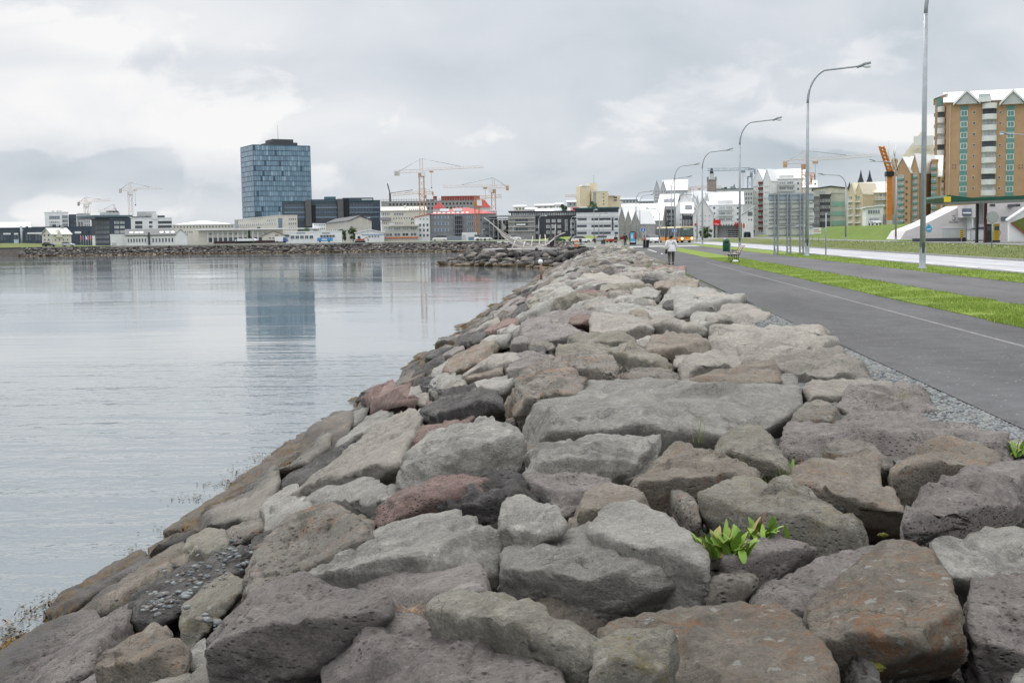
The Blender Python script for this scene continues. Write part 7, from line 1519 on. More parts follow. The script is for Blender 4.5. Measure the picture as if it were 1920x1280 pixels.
for px, D, hh, lab in ((40, 420, 6, 'thin light pole at the far left hall'), (98, 405, 4.5, 'thin light pole before the cream house'), (475, 395, 5, 'thin light pole before the colonnade building'), (690, 400, 8, 'thin light pole before the boat sheds'), (727, 395, 6, 'thin light pole before the curved pavilion'), (1078, 300, 5, 'plain pole before the banded office'), (1114, 280, 7, 'plain flag pole before the banded office'), (1131, 280, 4.5, 'short flag pole at the banded office'), (904, 400, 3.6, 'short light pole beside the parked white cars'), (962, 395, 4.5, 'thin pole before the louvred building'), (935, 380, 8, 'tall thin pole before the concrete frame'), (1033, 380, 4.5, 'short lamp pole before the charcoal building')):
    t = thing('light_pole', lab, 'pole', (X(px, D), D, .3), 0, 'thin poles along the shore road'); MB().tube([(0, 0, -.3), (0, 0, hh)], [.09, .05], 6).build('pole', GALV, t); MB().tube([(0, 0, hh), (.5, 0, hh+.1), (.9, 0, hh+.05)], [.05, .1, .06], 6).build('lamp_head', WHITE, t)
# bench seen from its end, facing the sea
WOOD = mat('pale_bench_wood', (.50, .42, .34), .7, .15, 6); IRON = mat('cast_iron', (.02, .018, .017), .5, .2)
bx, by = X(1366, 71.5, 490), 71.5
t = thing('park_bench', 'park bench with pale wooden slats and curly black iron legs on the grass', 'bench', (bx, by, 0.01), 0)
WB = .62
for k, yy in enumerate((0.05, .9, 1.75)):
    m = MB(); m.tube([(-.16, yy, 0), (-.17, yy, .06), (-.10, yy, .18), (-.13, yy, .34), (-.20, yy, .43)], [.03, .02, .022, .026, .03], 6); m.tube([(.28, yy, 0), (.25, yy, .10), (.20, yy, .25), (.24, yy, .38), (.30, yy, .45), (.36, yy, .62), (.46, yy, .80), (.56, yy, .92), (.62, yy, .93)], [.03, .024, .022, .028, .03, .028, .026, .026, .022], 6)
    m.tube([(-.20, yy, .43), (0, yy, .41), (.28, yy, .43)], .024, 6); m.tube([(-.13, yy, .34), (.02, yy, .30), (.05, yy, .37)], .014, 5)
    m.tube([(-.13, yy, .43), (-.12, yy, .58), (-.08, yy, .66), (.1, yy, .67), (.36, yy, .66)], [.02, .018, .022, .02, .018], 6); m.build('leg', IRON, t)
m = MB()
for k in range(5): m.box(-.22+k*.105, -.135+k*.105, 0, 1.8, .445, .475)
m.build('seat', WOOD, t); m = MB()
for k in range(4): x_, z_ = .325+k*.055, .56+k*.095; m.add([(x_, 0, z_), (x_+.03, 0, z_-.01), (x_+.065, 0, z_+.07), (x_+.035, 0, z_+.08), (x_, 1.8, z_), (x_+.03, 1.8, z_-.01), (x_+.065, 1.8, z_+.07), (x_+.035, 1.8, z_+.08)], [(0, 1, 2, 3), (7, 6, 5, 4), (0, 4, 5, 1), (1, 5, 6, 2), (2, 6, 7, 3), (3, 7, 4, 0)])
m.build('backrest', WOOD, t)
t.location.x = X(1377, 71.5, 490); t.rotation_euler = (0, 0, R(0.5))
# green litter bin on a grey post, just in front of the bench end
D = 69.5; t = thing('litter_bin', 'dark green cylindrical litter bin hung on a grey post in front of the bench', 'bin', (X(1369.5, D, 490), D, 0))
MB().tube([(0, 0, -.1), (0, 0, 1.12)], .03, 8).build('post', GALV, t)
MB().lathe([(.01, .68), (.17, .68), (.19, .72), (.20, 1.0), (.195, 1.22), (.17, 1.30), (.10, 1.37), (.01, 1.39)], (-.23, 0), 18).build('body', GREENP, t); MB().box(-.31, -.14, -.205, -.19, 1.13, 1.22).build('opening', BLACK, t); MB().lathe([(.19, .66), (.2, .66), (.2, .69), (.19, .69)], (-.23, 0), 18).build('rim', IRON, t)
t = thing('plastic_bag', 'crumpled white bag lying under the bench', 'bag', (X(1380, 71, 490), 71.2, .02)); d_, f_ = ico(3); V_ = d_*np.array([.17, .1, .07])*(1+.3*fbm(d_*5, 3, 2))[:, None]+np.array([0, 0, .05]); o = npmesh('bag_body', V_, f_, [WHITE]); o.parent = t
# black bin + blue arrow signs
D = 150; t = thing('litter_bin', 'black wheeled litter bin beside the first round blue sign', 'bin', (X(1211.5, D, 455), D, 0))
m = MB().prism([(-.30, .05), (.30, .05), (.36, .85), (-.34, .85)], -.3, .3); m.build('body', BLACK, t); MB().prism([(-.36, .85), (.40, .85), (.36, .98), (-.2, 1.02), (-.36, .95)], -.34, .34).build('lid', BLACK, t)
for sx in (-.2, .2): MB().prism([(sx+.07*math.cos(a*PI/6), .07+.07*math.sin(a*PI/6)) for a in range(12)], -.36, -.31).build('wheel', IRON, t)
BLUE = mat('blue_sign', (.03, .17, .48), .4, .05)
def round_sign(label, px, D, zc, r, face=BLUE, rim=WHITE, back=False, post_r=.04, arrow=True, twin=False):
    t = thing('road_sign', label, 'sign', (X(px, D, 445), D, 0)); MB().tube([(0, .06, -.1), (0, .06, zc+(r if back else 0))], post_r, 8).build('post', GALV, t)
    if twin: MB().tube([(.30, .06, -.1), (.30, .06, zc-.15)], post_r, 8).build('post', GALV, t)
    pr = lambda rr: [(rr*math.cos(2*PI*k/24), zc+rr*math.sin(2*PI*k/24)) for k in range(24)]
    MB().prism(pr(r), 0, .03).build('rim', rim, t); MB().prism(pr(r*.86), -.01, -.001).build('face', face, t)
    if arrow:
        q = MB(); q.prism([(-.04, zc+r*.55), (.04, zc+r*.55), (.04, zc-.05), (-.04, zc-.05)], -.02, -.011); q.prism([(-.16, zc-.02), (.16, zc-.02), (0, zc-r*.55)], -.02, -.011); q.build('symbol', WHITE, t)
    return t
round_sign('round blue sign with a white arrow beside the black bin', 1206, 148, Z(1206, 431, 148), .32, twin=True)
round_sign('round blue sign with a white arrow in front of the bus', 1265, 146, Z(1265, 432, 146), .28)
round_sign('back of a round sign on a pole right of the green canopy column', 1860.5, 92, Z(1860, 407.5, 92), .43, mat('sign_back_grey', (.38, .40, .40), .5), GALV, True, arrow=False)
round_sign('grey back of a round sign behind the notice gantry posts', 1517, 100, Z(1517, 405, 100), .48, MATS['sign_back_grey'], GALV, True, arrow=False)
round_sign('round grey sign pair in front of the stone warehouse', 1237.5, 240, Z(1237, 424, 240), .3, MATS['sign_back_grey'], GALV, True, arrow=False)
# thin posts
for px, D, yt, lab in ((1548.5, 88, 402, 'thin bare grey post right of the notice gantry'),):
    t = thing('marker_post', lab, 'post', (X(px, D, 470), D, 0)); MB().tube([(0, 0, -.1), (0, 0, Z(px, yt, D))], .045, 8).build('post', GALV, t); MB().tube([(0, 0, Z(px, yt, D)-.02), (0, 0, Z(px, yt, D)+.05)], .05, 8).build('cap', WHITE, t)
t = thing('direction_sign', 'small white direction sign with a red lower line on the bank', 'sign', (X(1519, 175), 175, .2)); w_ = 20*175/F; za, zb, zc = Z(1529, 427, 175), Z(1529, 433, 175), Z(1529, 438, 175)
MB().box(0, w_, 0, .05, zb-.15, za-.2).build('board', WHITE, t); MB().box(0, w_, 0, .05, zc-.2, zb-.22).build('board', WHITE, t); MB().box(.1, w_-.1, -.01, -.001, zb-.35, zb-.28).build('red_line', REDP, t)
for x in (.3, w_-.3): MB().tube([(x, .1, -.3), (x, .1, za-.2)], .04, 6).build('post', GALV, t)
MB().box(.15, w_-.3, -.01, -.001, za-.5, za-.42).build('lettering_line', DGREY, t)
# notice gantry, seen from the back
D = 93; t = thing('sign_gantry', 'big grey road sign seen from behind on three lattice posts', 'road sign', (X(1441, D, 440), D, 0)); SB = mat('sign_panel_back', (.62, .64, .60), .55, .06)
gx = lambda px: (px-1441)*D/F; gz = lambda py, px=1480: Z(px, py, D)
rows = [(362, 377), (378, 393), (394, 407), (408, 421), (424, 443)]
for i, (ya, yb) in enumerate(rows):
    x0, x1 = (gx(1440), gx(1523)) if i < 4 else (gx(1438), gx(1523))
    bev = .12
    MB().prism([(x0+bev, gz(yb)), (x1-bev, gz(yb)), (x1, gz(yb)+bev), (x1, gz(ya)-bev), (x1-bev, gz(ya)), (x0+bev, gz(ya)), (x0, gz(ya)-bev), (x0, gz(yb)+bev)], 0, .04).build('panel', SB if i else mat('bluish_panel_back', (.36, .42, .48), .5), t)
    m = MB(); m.box(x0+.05, x1-.05, -.06, -.003, gz(ya)-.16, gz(ya)-.08); m.box(x0+.05, x1-.05, -.06, -.003, gz(yb)+.05, gz(yb)+.12); m.build('stiffener', GALV, t)
for px in (1454, 1477, 1500):
    m = MB(); x0, x1 = gx(px-3), gx(px+3.2); zt = gz(362, px)
    for x in (x0, x1): m.box(x-.045, x+.045, -.22, -.13, -.1, zt); m.box(x-.03, x+.03, -.5, -.44, -.1, zt)
    n_ = 16
    for k in range(n_):
        z0, z1 = zt*k/n_, zt*(k+1)/n_; m.bar((x0 if k % 2 else x1, -.18, z0), (x1 if k % 2 else x0, -.18, z1), .02); m.bar((x0, -.18 if k % 2 else -.47, z0), (x0, -.47 if k % 2 else -.18, z1), .02)
    m.build('lattice_post', GALV, t)
# bus shelter and hanging sign near the kiosk
t = thing('bus_shelter', 'dark rounded bus shelter at the foot of the grass bank', 'bus shelter', (X(1401, 332), 332, 0)); w_ = 12*332/F/2
MB().prism([(-w_, 0), (w_, 0), (w_, 1.2), (w_*.7, 1.75), (-w_*.7, 1.75), (-w_, 1.2)], .6, .7).build('back_panel', mat('dark_teal_frame', (.02, .045, .06), .3), t)
for x in (-w_, w_-.12): MB().box(x, x+.12, -.6, .59, 0, 1.2).build('side_post', MATS['dark_teal_frame'], t)
MB().prism([(-w_-.1, 1.2), (w_+.1, 1.2), (w_*.72, 1.85), (-w_*.72, 1.85)], -.7, .59).build('roof', MATS['dark_teal_frame'], t); MB().box(-.3, .3, .5, .55, .4, 1.1).build('notice', GLP, t)
t = thing('shop_sign', 'orange oval sign on a pole right of the third lamp post', 'sign', (X(1394.5, 330), 330, 0)); zc = Z(1394.5, 423.5, 330); MB().prism([(.32*math.cos(a), zc+.72*math.sin(a)) for a in [2*PI*k/16 for k in range(16)]], 0, .1).build('panel', ORANGE, t); MB().tube([(0, .05, -.1), (0, .05, zc)], .05, 6).build('post', GALV, t)
for dz in (.3, 0, -.3): MB().box(-.15, .15, -.02, -.001, zc+dz-.05, zc+dz+.05).build('lettering_line', mat('dark_red_letter', (.3, .03, .02), .5), t)
# advertising column
t = thing('advert_board', 'black framed advertising board with a blue and red poster by the pavement', 'advertising board', (X(1180.5, 200), 200, 0)); w_ = 12*200/F
MB().box(0, w_, 0, .25, 0, .35).build('base', BLACK, t); m = MB().box(0, .09, 0, .25, .35, 2.0); m.box(w_-.09, w_, 0, .25, .35, 2.0); m.prism([(0, 2.0), (w_, 2.0), (w_*.8, 2.15), (w_*.2, 2.15)], 0, .25); m.build('frame', BLACK, t)
MB().box(.09, w_-.09, .02, .2, .35, 2.0).build('poster', mat('sky_blue_poster', (.12, .42, .62), .3), t); MB().box(w_*.70, w_-.1, .0, .018, .9, 1.95).build('poster_band', mat('poster_red', (.5, .03, .05), .4), t); MB().box(.12, w_-.15, .0, .018, .38, .55).build('poster_band', WHITE, t); MB().box(.25, .5, .0, .018, 1.0, 1.6).build('poster_figure', WHITE, t)
# wooden post with white globe on the seaward slope
g = on_surf(1013, 520, -.1); g = at(1014.5, 512, 76); t = thing('globe_post', 'short brown wooden post with a white globe on top at the waterline', 'marker', (g.x, g.y, g.z-.4)); hh = Z(1013, 492, 76)-(g.z-.4)
MB().tube([(0, 0, 0), (0, 0, hh)], [.085, .07], 10).build('post', mat('weathered_wood', (.32, .20, .14), .8, .2, 6), t); MB().ball((-.03, -.02, hh+.05), .15, 16, 10).build('globe', mat('white_globe', (.85, .86, .86), .3), t)
# ---------------------------------------------------------------- ship skeleton sculpture on its platform
D = 176; ox = X(985, D, 460); t = thing('paved_platform', 'thin round concrete platform under the steel boat sculpture', 'platform', (X(975, D, 466), D, 0)); zt = Z(975, 466, D); rx = (1045-905)*D/F/2
m = MB(); n_ = 32; ring = [(rx*math.cos(2*PI*k/n_), 5.2*math.sin(2*PI*k/n_)) for k in range(n_)]
m.prism(ring, zt-.25, zt, axis='z'); m.build('slab', mat('platform_concrete', (.45, .44, .43), .8), t); ped = MB(); ped.prism([(x*.98, y*.98) for x, y in ring], zt-2.6, zt-.26, axis='z'); ped.build('foundation', DGREY, t)
t = thing('boat_sculpture', 'stainless steel sculpture of a boat skeleton with raised prow on the platform', 'sculpture', (ox, D, zt)); sx = lambda px: (px-985)*D/F; sz = lambda py, px=985: Z(px, py, D)-zt
def curve(P, n=30):
    out = []
    for i in range(n+1):
        u = i/n*(len(P)-1); k = min(int(u), len(P)-2); f = u-k
        p0, p1, p2, p3 = [Vector(P[max(0, min(len(P)-1, k+j))]) for j in (-1, 0, 1, 2)]
        out.append(.5*((2*p1)+(p2-p0)*f+(2*p0-5*p1+4*p2-p3)*f*f+(3*p1-p0-3*p2+p3)*f**3))
    return out
keel = [(sx(906), 1.5, sz(408, 906)), (sx(923), 1.2, sz(421, 923)), (sx(945), .8, sz(440, 945)), (sx(970), .4, sz(452, 970)), (sx(990), 0, sz(459, 990)), (sx(1010), -.2, sz(461, 1010)), (sx(1028), -.5, sz(456, 1028)), (sx(1045), -.8, sz(443, 1045)), (sx(1061), -1, sz(436, 1061))]
MB().tube(curve(keel), [.04]+[.09]*29+[.04], 10).build('keel', STEEL, t)
rail = [(sx(906), 1.5, sz(408, 906)), (sx(940), 2.2, sz(434, 940)), (sx(972), 2.0, sz(451, 972)), (sx(1000), 1.6, sz(457.5, 1000)), (sx(1025), 1.0, sz(454, 1025)), (sx(1044), -.4, sz(443, 1044))]
MB().tube(curve(rail), .055, 8).build('rail', STEEL, t); rail2 = [(sx(940), .6, sz(440, 940)), (sx(965), -1.4, sz(458, 965)), (sx(990), -2, sz(463, 990)), (sx(1018), -1.8, sz(462, 1018)), (sx(1040), -1.0, sz(448, 1040))]; MB().tube(curve(rail2), .055, 8).build('rail', STEEL, t)
# hull plate of the bow, a curved blade
m = MB(); P = curve(keel, 24); vs = []; 
for i, p in enumerate(P[4:17]): hgt_ = .9*math.sin(PI*i/12)+.05; vs += [(p.x, p.y-.06, p.z-.05), (p.x, p.y-.06, max(.02, p.z-hgt_-.05)), (p.x, p.y+.06, p.z-.05), (p.x, p.y+.06, max(.02, p.z-hgt_-.05))]
n_ = 13
for i in range(n_-1): b0 = 4*i; m.add([], []); m.f += [[b0, b0+4, b0+5, b0+1], [b0+2, b0+3, b0+7, b0+6], [b0, b0+2, b0+6, b0+4], [b0+1, b0+5, b0+7, b0+3]]; m.m += [0]*4; m.sm += [False]*4
m.v = vs; m.build('bow_blade', mat('brushed_steel', (.42, .41, .38), .4, metal=.4), t)
for xa, ya, xb, yb in ((961, 466.5, 968, 446), (981, 466.5, 986, 448), (996.5, 466.5, 999, 443), (1011, 466, 1013, 440), (1025, 466, 1022, 440)):
    MB().tube([(sx(xa), -1.6, sz(ya, xa)), (sx(xb), .4, sz(yb, xb))], [.11, .05], 8).build('rib', mat('bright_steel', (.42, .41, .39), .25, metal=.3), t)
MB().tube([(sx(1040), 0, sz(462, 1040)), (sx(1042), 0, sz(420, 1042))], [.10, .06], 8).build('mast', STEEL, t)
MB().tube([(sx(941), 1, sz(437, 941)), (sx(942), 1, sz(405, 942))], [.1, .03], 6).build('mast', STEEL, t); MB().prism([(sx(942), sz(433)), (sx(949), sz(426)), (sx(943), sz(418))], .95, 1.05).build('fin', STEEL, t)

# ---------------------------------------------------------------- vehicles
TYRE = mat('tyre_rubber', (.015, .015, .016), .8); CGL = mat('car_glass', (.02, .028, .035), .08, spec=.8); HUB = mat('wheel_hub', (.4, .41, .42), .4, metal=.5)
HEAD = mat('headlight_glass', (.8, .82, .82), .1); LIT = mat('lit_headlight', (1, .97, .9), .2, emit=4); TAIL = mat('tail_light', (.4, .01, .01), .3)
def wheel(t, x, y, r, w=.22):
    q = MB().prism([(x+r*math.cos(2*PI*k/18), r+r*math.sin(2*PI*k/18)) for k in range(18)], y-w/2, y+w/2).build('wheel', TYRE, t)
    s_ = 1 if y > 0 else -1; MB().prism([(x+r*.6*math.cos(2*PI*k/12), r+r*.6*math.sin(2*PI*k/12)) for k in range(12)], y+s_*w/2, y+s_*(w/2+.015)).build('rim', HUB, q)
def car(label, px, D, rz, paint, kind='hatch', L_=4.2, z0=0., lit=False, group='cars on the road'):
    """car along its local x axis, front at +x"""
    t = thing('car', label, 'car', (X(px, D), D, z0), R(rz), group); W = 1.75; h = L_/2
    prof = {'hatch': [(-h, .35), (-h, .75), (-h+.15, .95), (-h+.5, 1.0), (h-1.15, .98), (h-.2, .78), (h, .6), (h, .3)], 'van': [(-h, .35), (-h, 1.0), (-h+.1, 1.15), (h-.9, 1.15), (h-.15, .9), (h, .7), (h, .3)]}[kind]
    m = MB(); n = len(prof)
    vs = [(x, s_*(W/2-(.06 if z > .9 else 0)), z) for s_ in (-1, 1) for x, z in prof]
    m.add(vs, [tuple(range(n)), tuple(range(2*n-1, n-1, -1))]+[(i, i+n, (i+1) % n+n, (i+1) % n) for i in range(n)]); bo = m.build('body', paint, t)
    mod = bo.modifiers.new('bevel', 'BEVEL'); mod.width = .06; mod.segments = 2
    gh = {'hatch': [(-h+.12, .95), (-h+.45, 1.42), (-h+1.0, 1.48), (h-2.0, 1.46), (h-1.1, .97)], 'van': [(-h+.05, 1.12), (-h+.15, 1.85), (h-1.7, 1.88), (h-1.3, 1.8), (h-.85, 1.13)]}[kind]
    m = MB(); n = len(gh); vs = [(x, s_*(W/2-(.08 if z < 1.2 else .2)), z) for s_ in (-1, 1) for x, z in gh]
    m.add(vs, [tuple(range(n)), tuple(range(2*n-1, n-1, -1))]+[(i, i+n, (i+1) % n+n, (i+1) % n) for i in range(n)]); m.build('windows', CGL, t)
    zt = max(z for x, z in gh); m = MB().box(gh[1][0]+.1, gh[-2][0]-.05, -W/2+.2, W/2-.2, zt-.03, zt+.03); m.build('roof', paint, t)
    for x in (-h+.75, h-.8):
        for y in (-W/2+.1, W/2-.1): wheel(t, x, y, .31)
    for y in (-.6, .6): MB().box(h-.08, h+.02, y-.16, y+.16, .58, .72).build('headlight', LIT if lit else HEAD, t); MB().box(-h-.02, -h+.06, y-.12, y+.12, .68, .86).build('tail_light', TAIL, t)
    MB().box(h-.02, h+.03, -.26, .26, .40, .50).build('number_plate', WHITE, t); MB().box(-h-.03, -h+.02, -.26, .26, .45, .56).build('number_plate', WHITE, t); return t
PW = mat('white_car_paint', (.75, .76, .77), .25, .03); PR = mat('red_car_paint', (.40, .03, .02), .3, .05); PS = mat('silver_car_paint', (.45, .47, .49), .25, .05, metal=.4); PD = mat('dark_car_paint', (.02, .022, .028), .2, .1); PB = mat('blue_car_paint', (.05, .12, .3), .3, .05); PG = mat('dark_green_car_paint', (.02, .07, .045), .25, .05)
car('white car coming along the road left of the bus', 1224, 232, -80, PW, L_=4.2)
car('red car behind the white one left of the bus', 1219, 245, -70, PR, L_=4.3)
car('white car parked at the end of the sea wall', 1090, 262, 20, PW, group='cars parked by the shore road')
car('dark car behind the white one at the end of the sea wall', 1084, 276, 10, PD, group='cars parked by the shore road')
car('silver white car driving before the banded office', 1124, 285, 175, PS, group='cars parked by the shore road')
car('white car parked in front of the louvred building', 964, 372, 5, PW, z0=.45, group='cars parked by the shore road')
car('white car beside the four wheel drive under the red roof building', 910, 372, 8, PW, z0=.45, group='cars parked by the shore road')
car('white four wheel drive under the red roof building', 901.5, 384, 10, PW, 'van', 4.2, z0=.45, group='cars parked by the shore road')
car('white van parked in front of the grey facade', 824, 386, 185, PW, 'van', 4.6, z0=.45, group='cars parked by the shore road')
car('dark green car low behind the boat sculpture', 1044, 300, 5, PG, group='cars parked by the shore road')
t = thing('painted_hoarding', 'painted red, white and blue hoarding at the foot of the street buildings', 'hoarding', (X(1543, 300), 300, 2.2)); w_ = 34*300/F/5
for k, m_ in enumerate((PB, WHITE, PR, WHITE, REDP)): MB().box(w_*k, w_*(k+1), 0, .1, -.5, .45+.12*(k % 2)).build('panel', m_, t)
car('silver car in front of the low white workshop', 1640, 256, -88, PS, z0=2.75)
car('dark car on the green near the cream house', 91, 398, 5, PD, z0=.5, group='cars parked by the shore road'); car('silver car on the green right of the cream house', 127, 398, 5, PS, z0=.5, group='cars parked by the shore road')
# vans / banner / tents by the far shore
t = thing('banner_trailer', 'long bright blue banner trailer in front of the shop row', 'trailer', (X(608, 420), 420, .5)); MB().box(-2.5, 2.5, 0, 2, .4, 1.6).build('body', mat('banner_blue', (.07, .26, .55), .4), t); MB().box(-.9, .9, -.02, -.002, .8, 1.2).build('lettering_band', WHITE, t)
for x in (-1.6, 1.6): MB().prism([(x+.3*math.cos(k*PI/6), .3+.3*math.sin(k*PI/6)) for k in range(12)], -.05, .2).build('wheel', TYRE, t)
t = thing('small_truck', 'small blue and white truck beside the shop row', 'truck', (X(525, 420), 420, .5)); MB().box(-1.8, 1.0, 0, 2, .5, 2.2).build('cargo_box', WHITE, t); MB().prism([(1.05, .4), (2.3, .4), (2.3, 1.2), (1.9, 1.9), (1.05, 1.9)], 0, 2).build('cab', PB, t)
for x in (-1.1, 1.6): MB().prism([(x+.35*math.cos(k*PI/6), .35+.35*math.sin(k*PI/6)) for k in range(12)], -.05, .25).build('wheel', TYRE, t)
t = thing('white_boat', 'upturned white boat in front of the colonnade building', 'boat', (X(460, 425), 425, .5)); m = MB(); m.prism([(-3.6, .9), (3.6, .9), (4, 1.25), (2.6, 1.75), (-2.6, 1.75), (-4, 1.2)], 0, 2.4); m.build('hull', WHITE, t); MB().box(-2.8, 2.8, .3, 2, 0, .9).build('cradle', BLACK, t)
t = thing('hedge_wall', 'long low dark fence in front of the colonnade building', 'fence', (X(400, 430), 430, .4)); m = MB(); L_ = (540-400)*430/F; m.box(0, L_, 0, .2, 0, 1.1); m.build('panels', mat('dark_fence', (.05, .03, .035), .8), t)
t = thing('site_container', 'white site container in front of the red roof building', 'container', (X(866, 415), 415, .45)); w_ = 27*415/F
m = MB().box(0, w_, 0, 2.5, 0, 2.7); [m.box(w_*k/14, w_*k/14+.08, -.05, 0, .1, 2.6) for k in range(14)]; m.build('body', WHITE, t); MB().box(.2, 1.2, -.1, -.06, .1, 2).build('door', LGREY, t)
t = thing('site_container', 'small blue container beside the white site container', 'container', (X(878, 408), 408, .45)); m = MB().box(0, 1.7, 0, 2, 0, 1.2); [m.box(.2*k, .2*k+.06, -.04, 0, .1, 1.1) for k in range(9)]; m.build('body', mat('grey_blue_container', (.15, .26, .38), .6), t); MB().box(0, 1.7, -.06, -.041, 1.0, 1.1).build('lid', LGREY, t)
t = thing('site_fence', 'grey hoarding fence before the building under construction', 'fence', (X(838, 405), 405, .45)); m = MB(); L_ = 28*405/F; m.box(0, L_, 0, .1, .1, 1.5); m.build('panels', mat('hoarding_grey_blue', (.22, .26, .31), .7), t)
for k in range(6): MB().box(L_*k/5-.05, L_*k/5+.05, -.12, -.01, 0, 1.8).build('post', GALV, t)
t = thing('red_digger', 'small red digger working on top of the far sea wall', 'digger', (X(676, 362), 362, .5)); MB().box(-1.6, 1.3, -.8, .8, 0, .5).build('tracks', BLACK, t); MB().prism([(-1.3, .55), (1.0, .55), (1.0, 1.0), (-.2, 1.1), (-1.3, .95)], -.7, .7).build('body', mat('digger_red', (.35, .08, .04), .6), t); MB().prism([(-.9, 1.1), (-.1, 1.1), (-.2, 1.9), (-.8, 1.9)], -.4, .4).build('cab', CGL, t); MB().tube([(.8, 0, .9), (1.8, 0, 1.5), (2.4, 0, .5)], .12, 6).build('arm', MATS['digger_red'], t)
for x, lab in ((896, 'left'), (909, 'right')):
    t = thing('stone_ball', 'small dark ball bollard on the far sea wall path, %s one' % lab, 'bollard', (X(x, 362), 362, .42)); MB().ball((0, 0, .35), .38, 12, 8).build('ball', BLACK, t); MB().lathe([(.2, 0), (.2, .08), (.1, .1)], n=10).build('foot', GREY, t)
for px, D, lab, pan in ((1143, 255, 'orange and white works trailer before the banded office', ORANGE), (1149, 250, 'red striped works cart left of the group of walkers', PR)):
    t = thing('works_cart', lab, 'cart', (X(px, D), D, 0)); MB().box(-.9, .7, -.5, .5, .35, .8).build('body', pan, t); MB().prism([(-.8, .82), (.5, .82), (.2, 1.4), (-.5, 1.4)], -.45, .45).build('hood', WHITE, t)
    for x in (-.5, .4): MB().prism([(x+.22*math.cos(k*PI/6), .22+.22*math.sin(k*PI/6)) for k in range(12)], -.52, -.42).build('wheel', TYRE, t)
D = 215
for px, lab in ((1080, 'orange cylinder marker at the end of the sea wall'),):
    t = thing('orange_marker', lab, 'bollard', (X(px, D), D, 0)); MB().lathe([(.3, -.4), (.3, .55), (.24, .75), (.02, .78)], n=14).build('body', mat('marker_orange', (.55, .2, .06), .6), t); MB().lathe([(.31, .2), (.31, .4)], n=14).build('band', WHITE, t)
t = thing('grey_cabinet', 'dark grey cabinet by the road before the banded office', 'cabinet', (X(1131, 225), 225, 0)); MB().box(-.4, .4, -.2, .3, 0, .65).build('body', DGREY, t); MB().box(-.44, .44, -.24, .34, .65, .72).build('lid', BLACK, t)
# city bus
def bus(px, D, rz):
    t = thing('city_bus', 'orange and white articulated city bus with its headlights on', 'bus', (X(px, D), D, 0), R(rz)); W = 2.55; BY = mat('bus_orange', (.78, .30, .03), .3, .06); BT = mat('bus_pale_roof', (.72, .62, .40), .4, .05); BD = mat('bus_dark_band', (.10, .115, .125), .25)
    # front at -y
    def seg(y0, y1, front):
        MB().prism([(-W/2, .35), (W/2, .35), (W/2, 1.05), (-W/2, 1.05)], y0, y1).build('lower_body', BY, t)
        m = MB(); m.prism([(-W/2+.02, 1.05), (W/2-.02, 1.05), (W/2-.10, 2.72), (-W/2+.10, 2.72)], y0, y1); m.build('window_band', CGL if front else BD, t)
        MB().prism([(-W/2+.08, 2.72), (W/2-.08, 2.72), (W/2-.22, 3.0), (-W/2+.22, 3.0)], y0, y1).build('roof', BT, t)
        n = 5
        for s_ in (-1, 1):
            for k in range(n):
                ya = y0+(y1-y0)*(k+.95)/n; MB().box(s_*(W/2)-.03, s_*(W/2)+.03, ya-.06, ya+.06, 1.05, 2.65).build('window_post', BD, t)
        for s_ in (-1, 1):
            for yy in ((y0+2.4, y1-2.2) if front else (y1-2.6,)):
                q = MB().prism([(yy+.48*math.cos(2*PI*k/18), .48+.48*math.sin(2*PI*k/18)) for k in range(18)], s_*(W/2-.3), s_*(W/2+.02), axis='x').build('wheel', TYRE, t)
                MB().prism([(yy+.25*math.cos(2*PI*k/12), .48+.25*math.sin(2*PI*k/12)) for k in range(12)], s_*(W/2+.021), s_*(W/2+.04), axis='x').build('rim', HUB, q)
    seg(0, 9.5, True); MB().box(-W/2+.12, W/2-.12, 9.5, 10.6, .4, 2.85).build('bellows', BLACK, t); seg(10.6, 17.2, False)
    MB().prism([(-W/2+.14, 1.25), (W/2-.14, 1.25), (W/2-.18, 2.62), (-W/2+.18, 2.62)], -.05, -.002).build('windscreen', mat('windscreen_glass', (.09, .13, .12), .08), t)
    MB().box(-.75, .55, -.07, -.052, 2.35, 2.6).build('destination_sign', mat('destination_display', (.25, .3, .22), .4), t); MB().box(-.55, -.1, -.08, -.071, 2.42, 2.52).build('destination_text', mat('display_text', (.8, .85, .75), .5), t)
    for s_ in (-1, 1): MB().lathe([(.02, 0), (.16, .01), (.17, .05)], n=14).build('headlight', LIT, t).location = (s_*.92, -.01, .78)
    for s_ in (-1, 1):
        for o in t.children:
            if o.name.startswith('headlight'): o.rotation_euler = (PI/2, 0, 0)
        MB().tube([(s_*(W/2-.1), -.05, 2.5), (s_*(W/2+.22), -.35, 2.35), (s_*(W/2+.22), -.35, 2.0)], [.03, .03, .08], 6).build('mirror', BLACK, t)
    MB().box(-.3, .3, -.03, -.002, .45, .57).build('number_plate', WHITE, t); MB().box(-W/2+.02, W/2-.02, -.06, -.002, .35, .42).build('bumper', BLACK, t); MB().tube([(-.4, -.08, 1.3), (-.1, -.08, 1.9)], .015, 4).build('wiper', BLACK, t); MB().tube([(.4, -.08, 1.3), (.7, -.08, 1.9)], .015, 4).build('wiper', BLACK, t)
    return t
bus(1288, 226, 12)

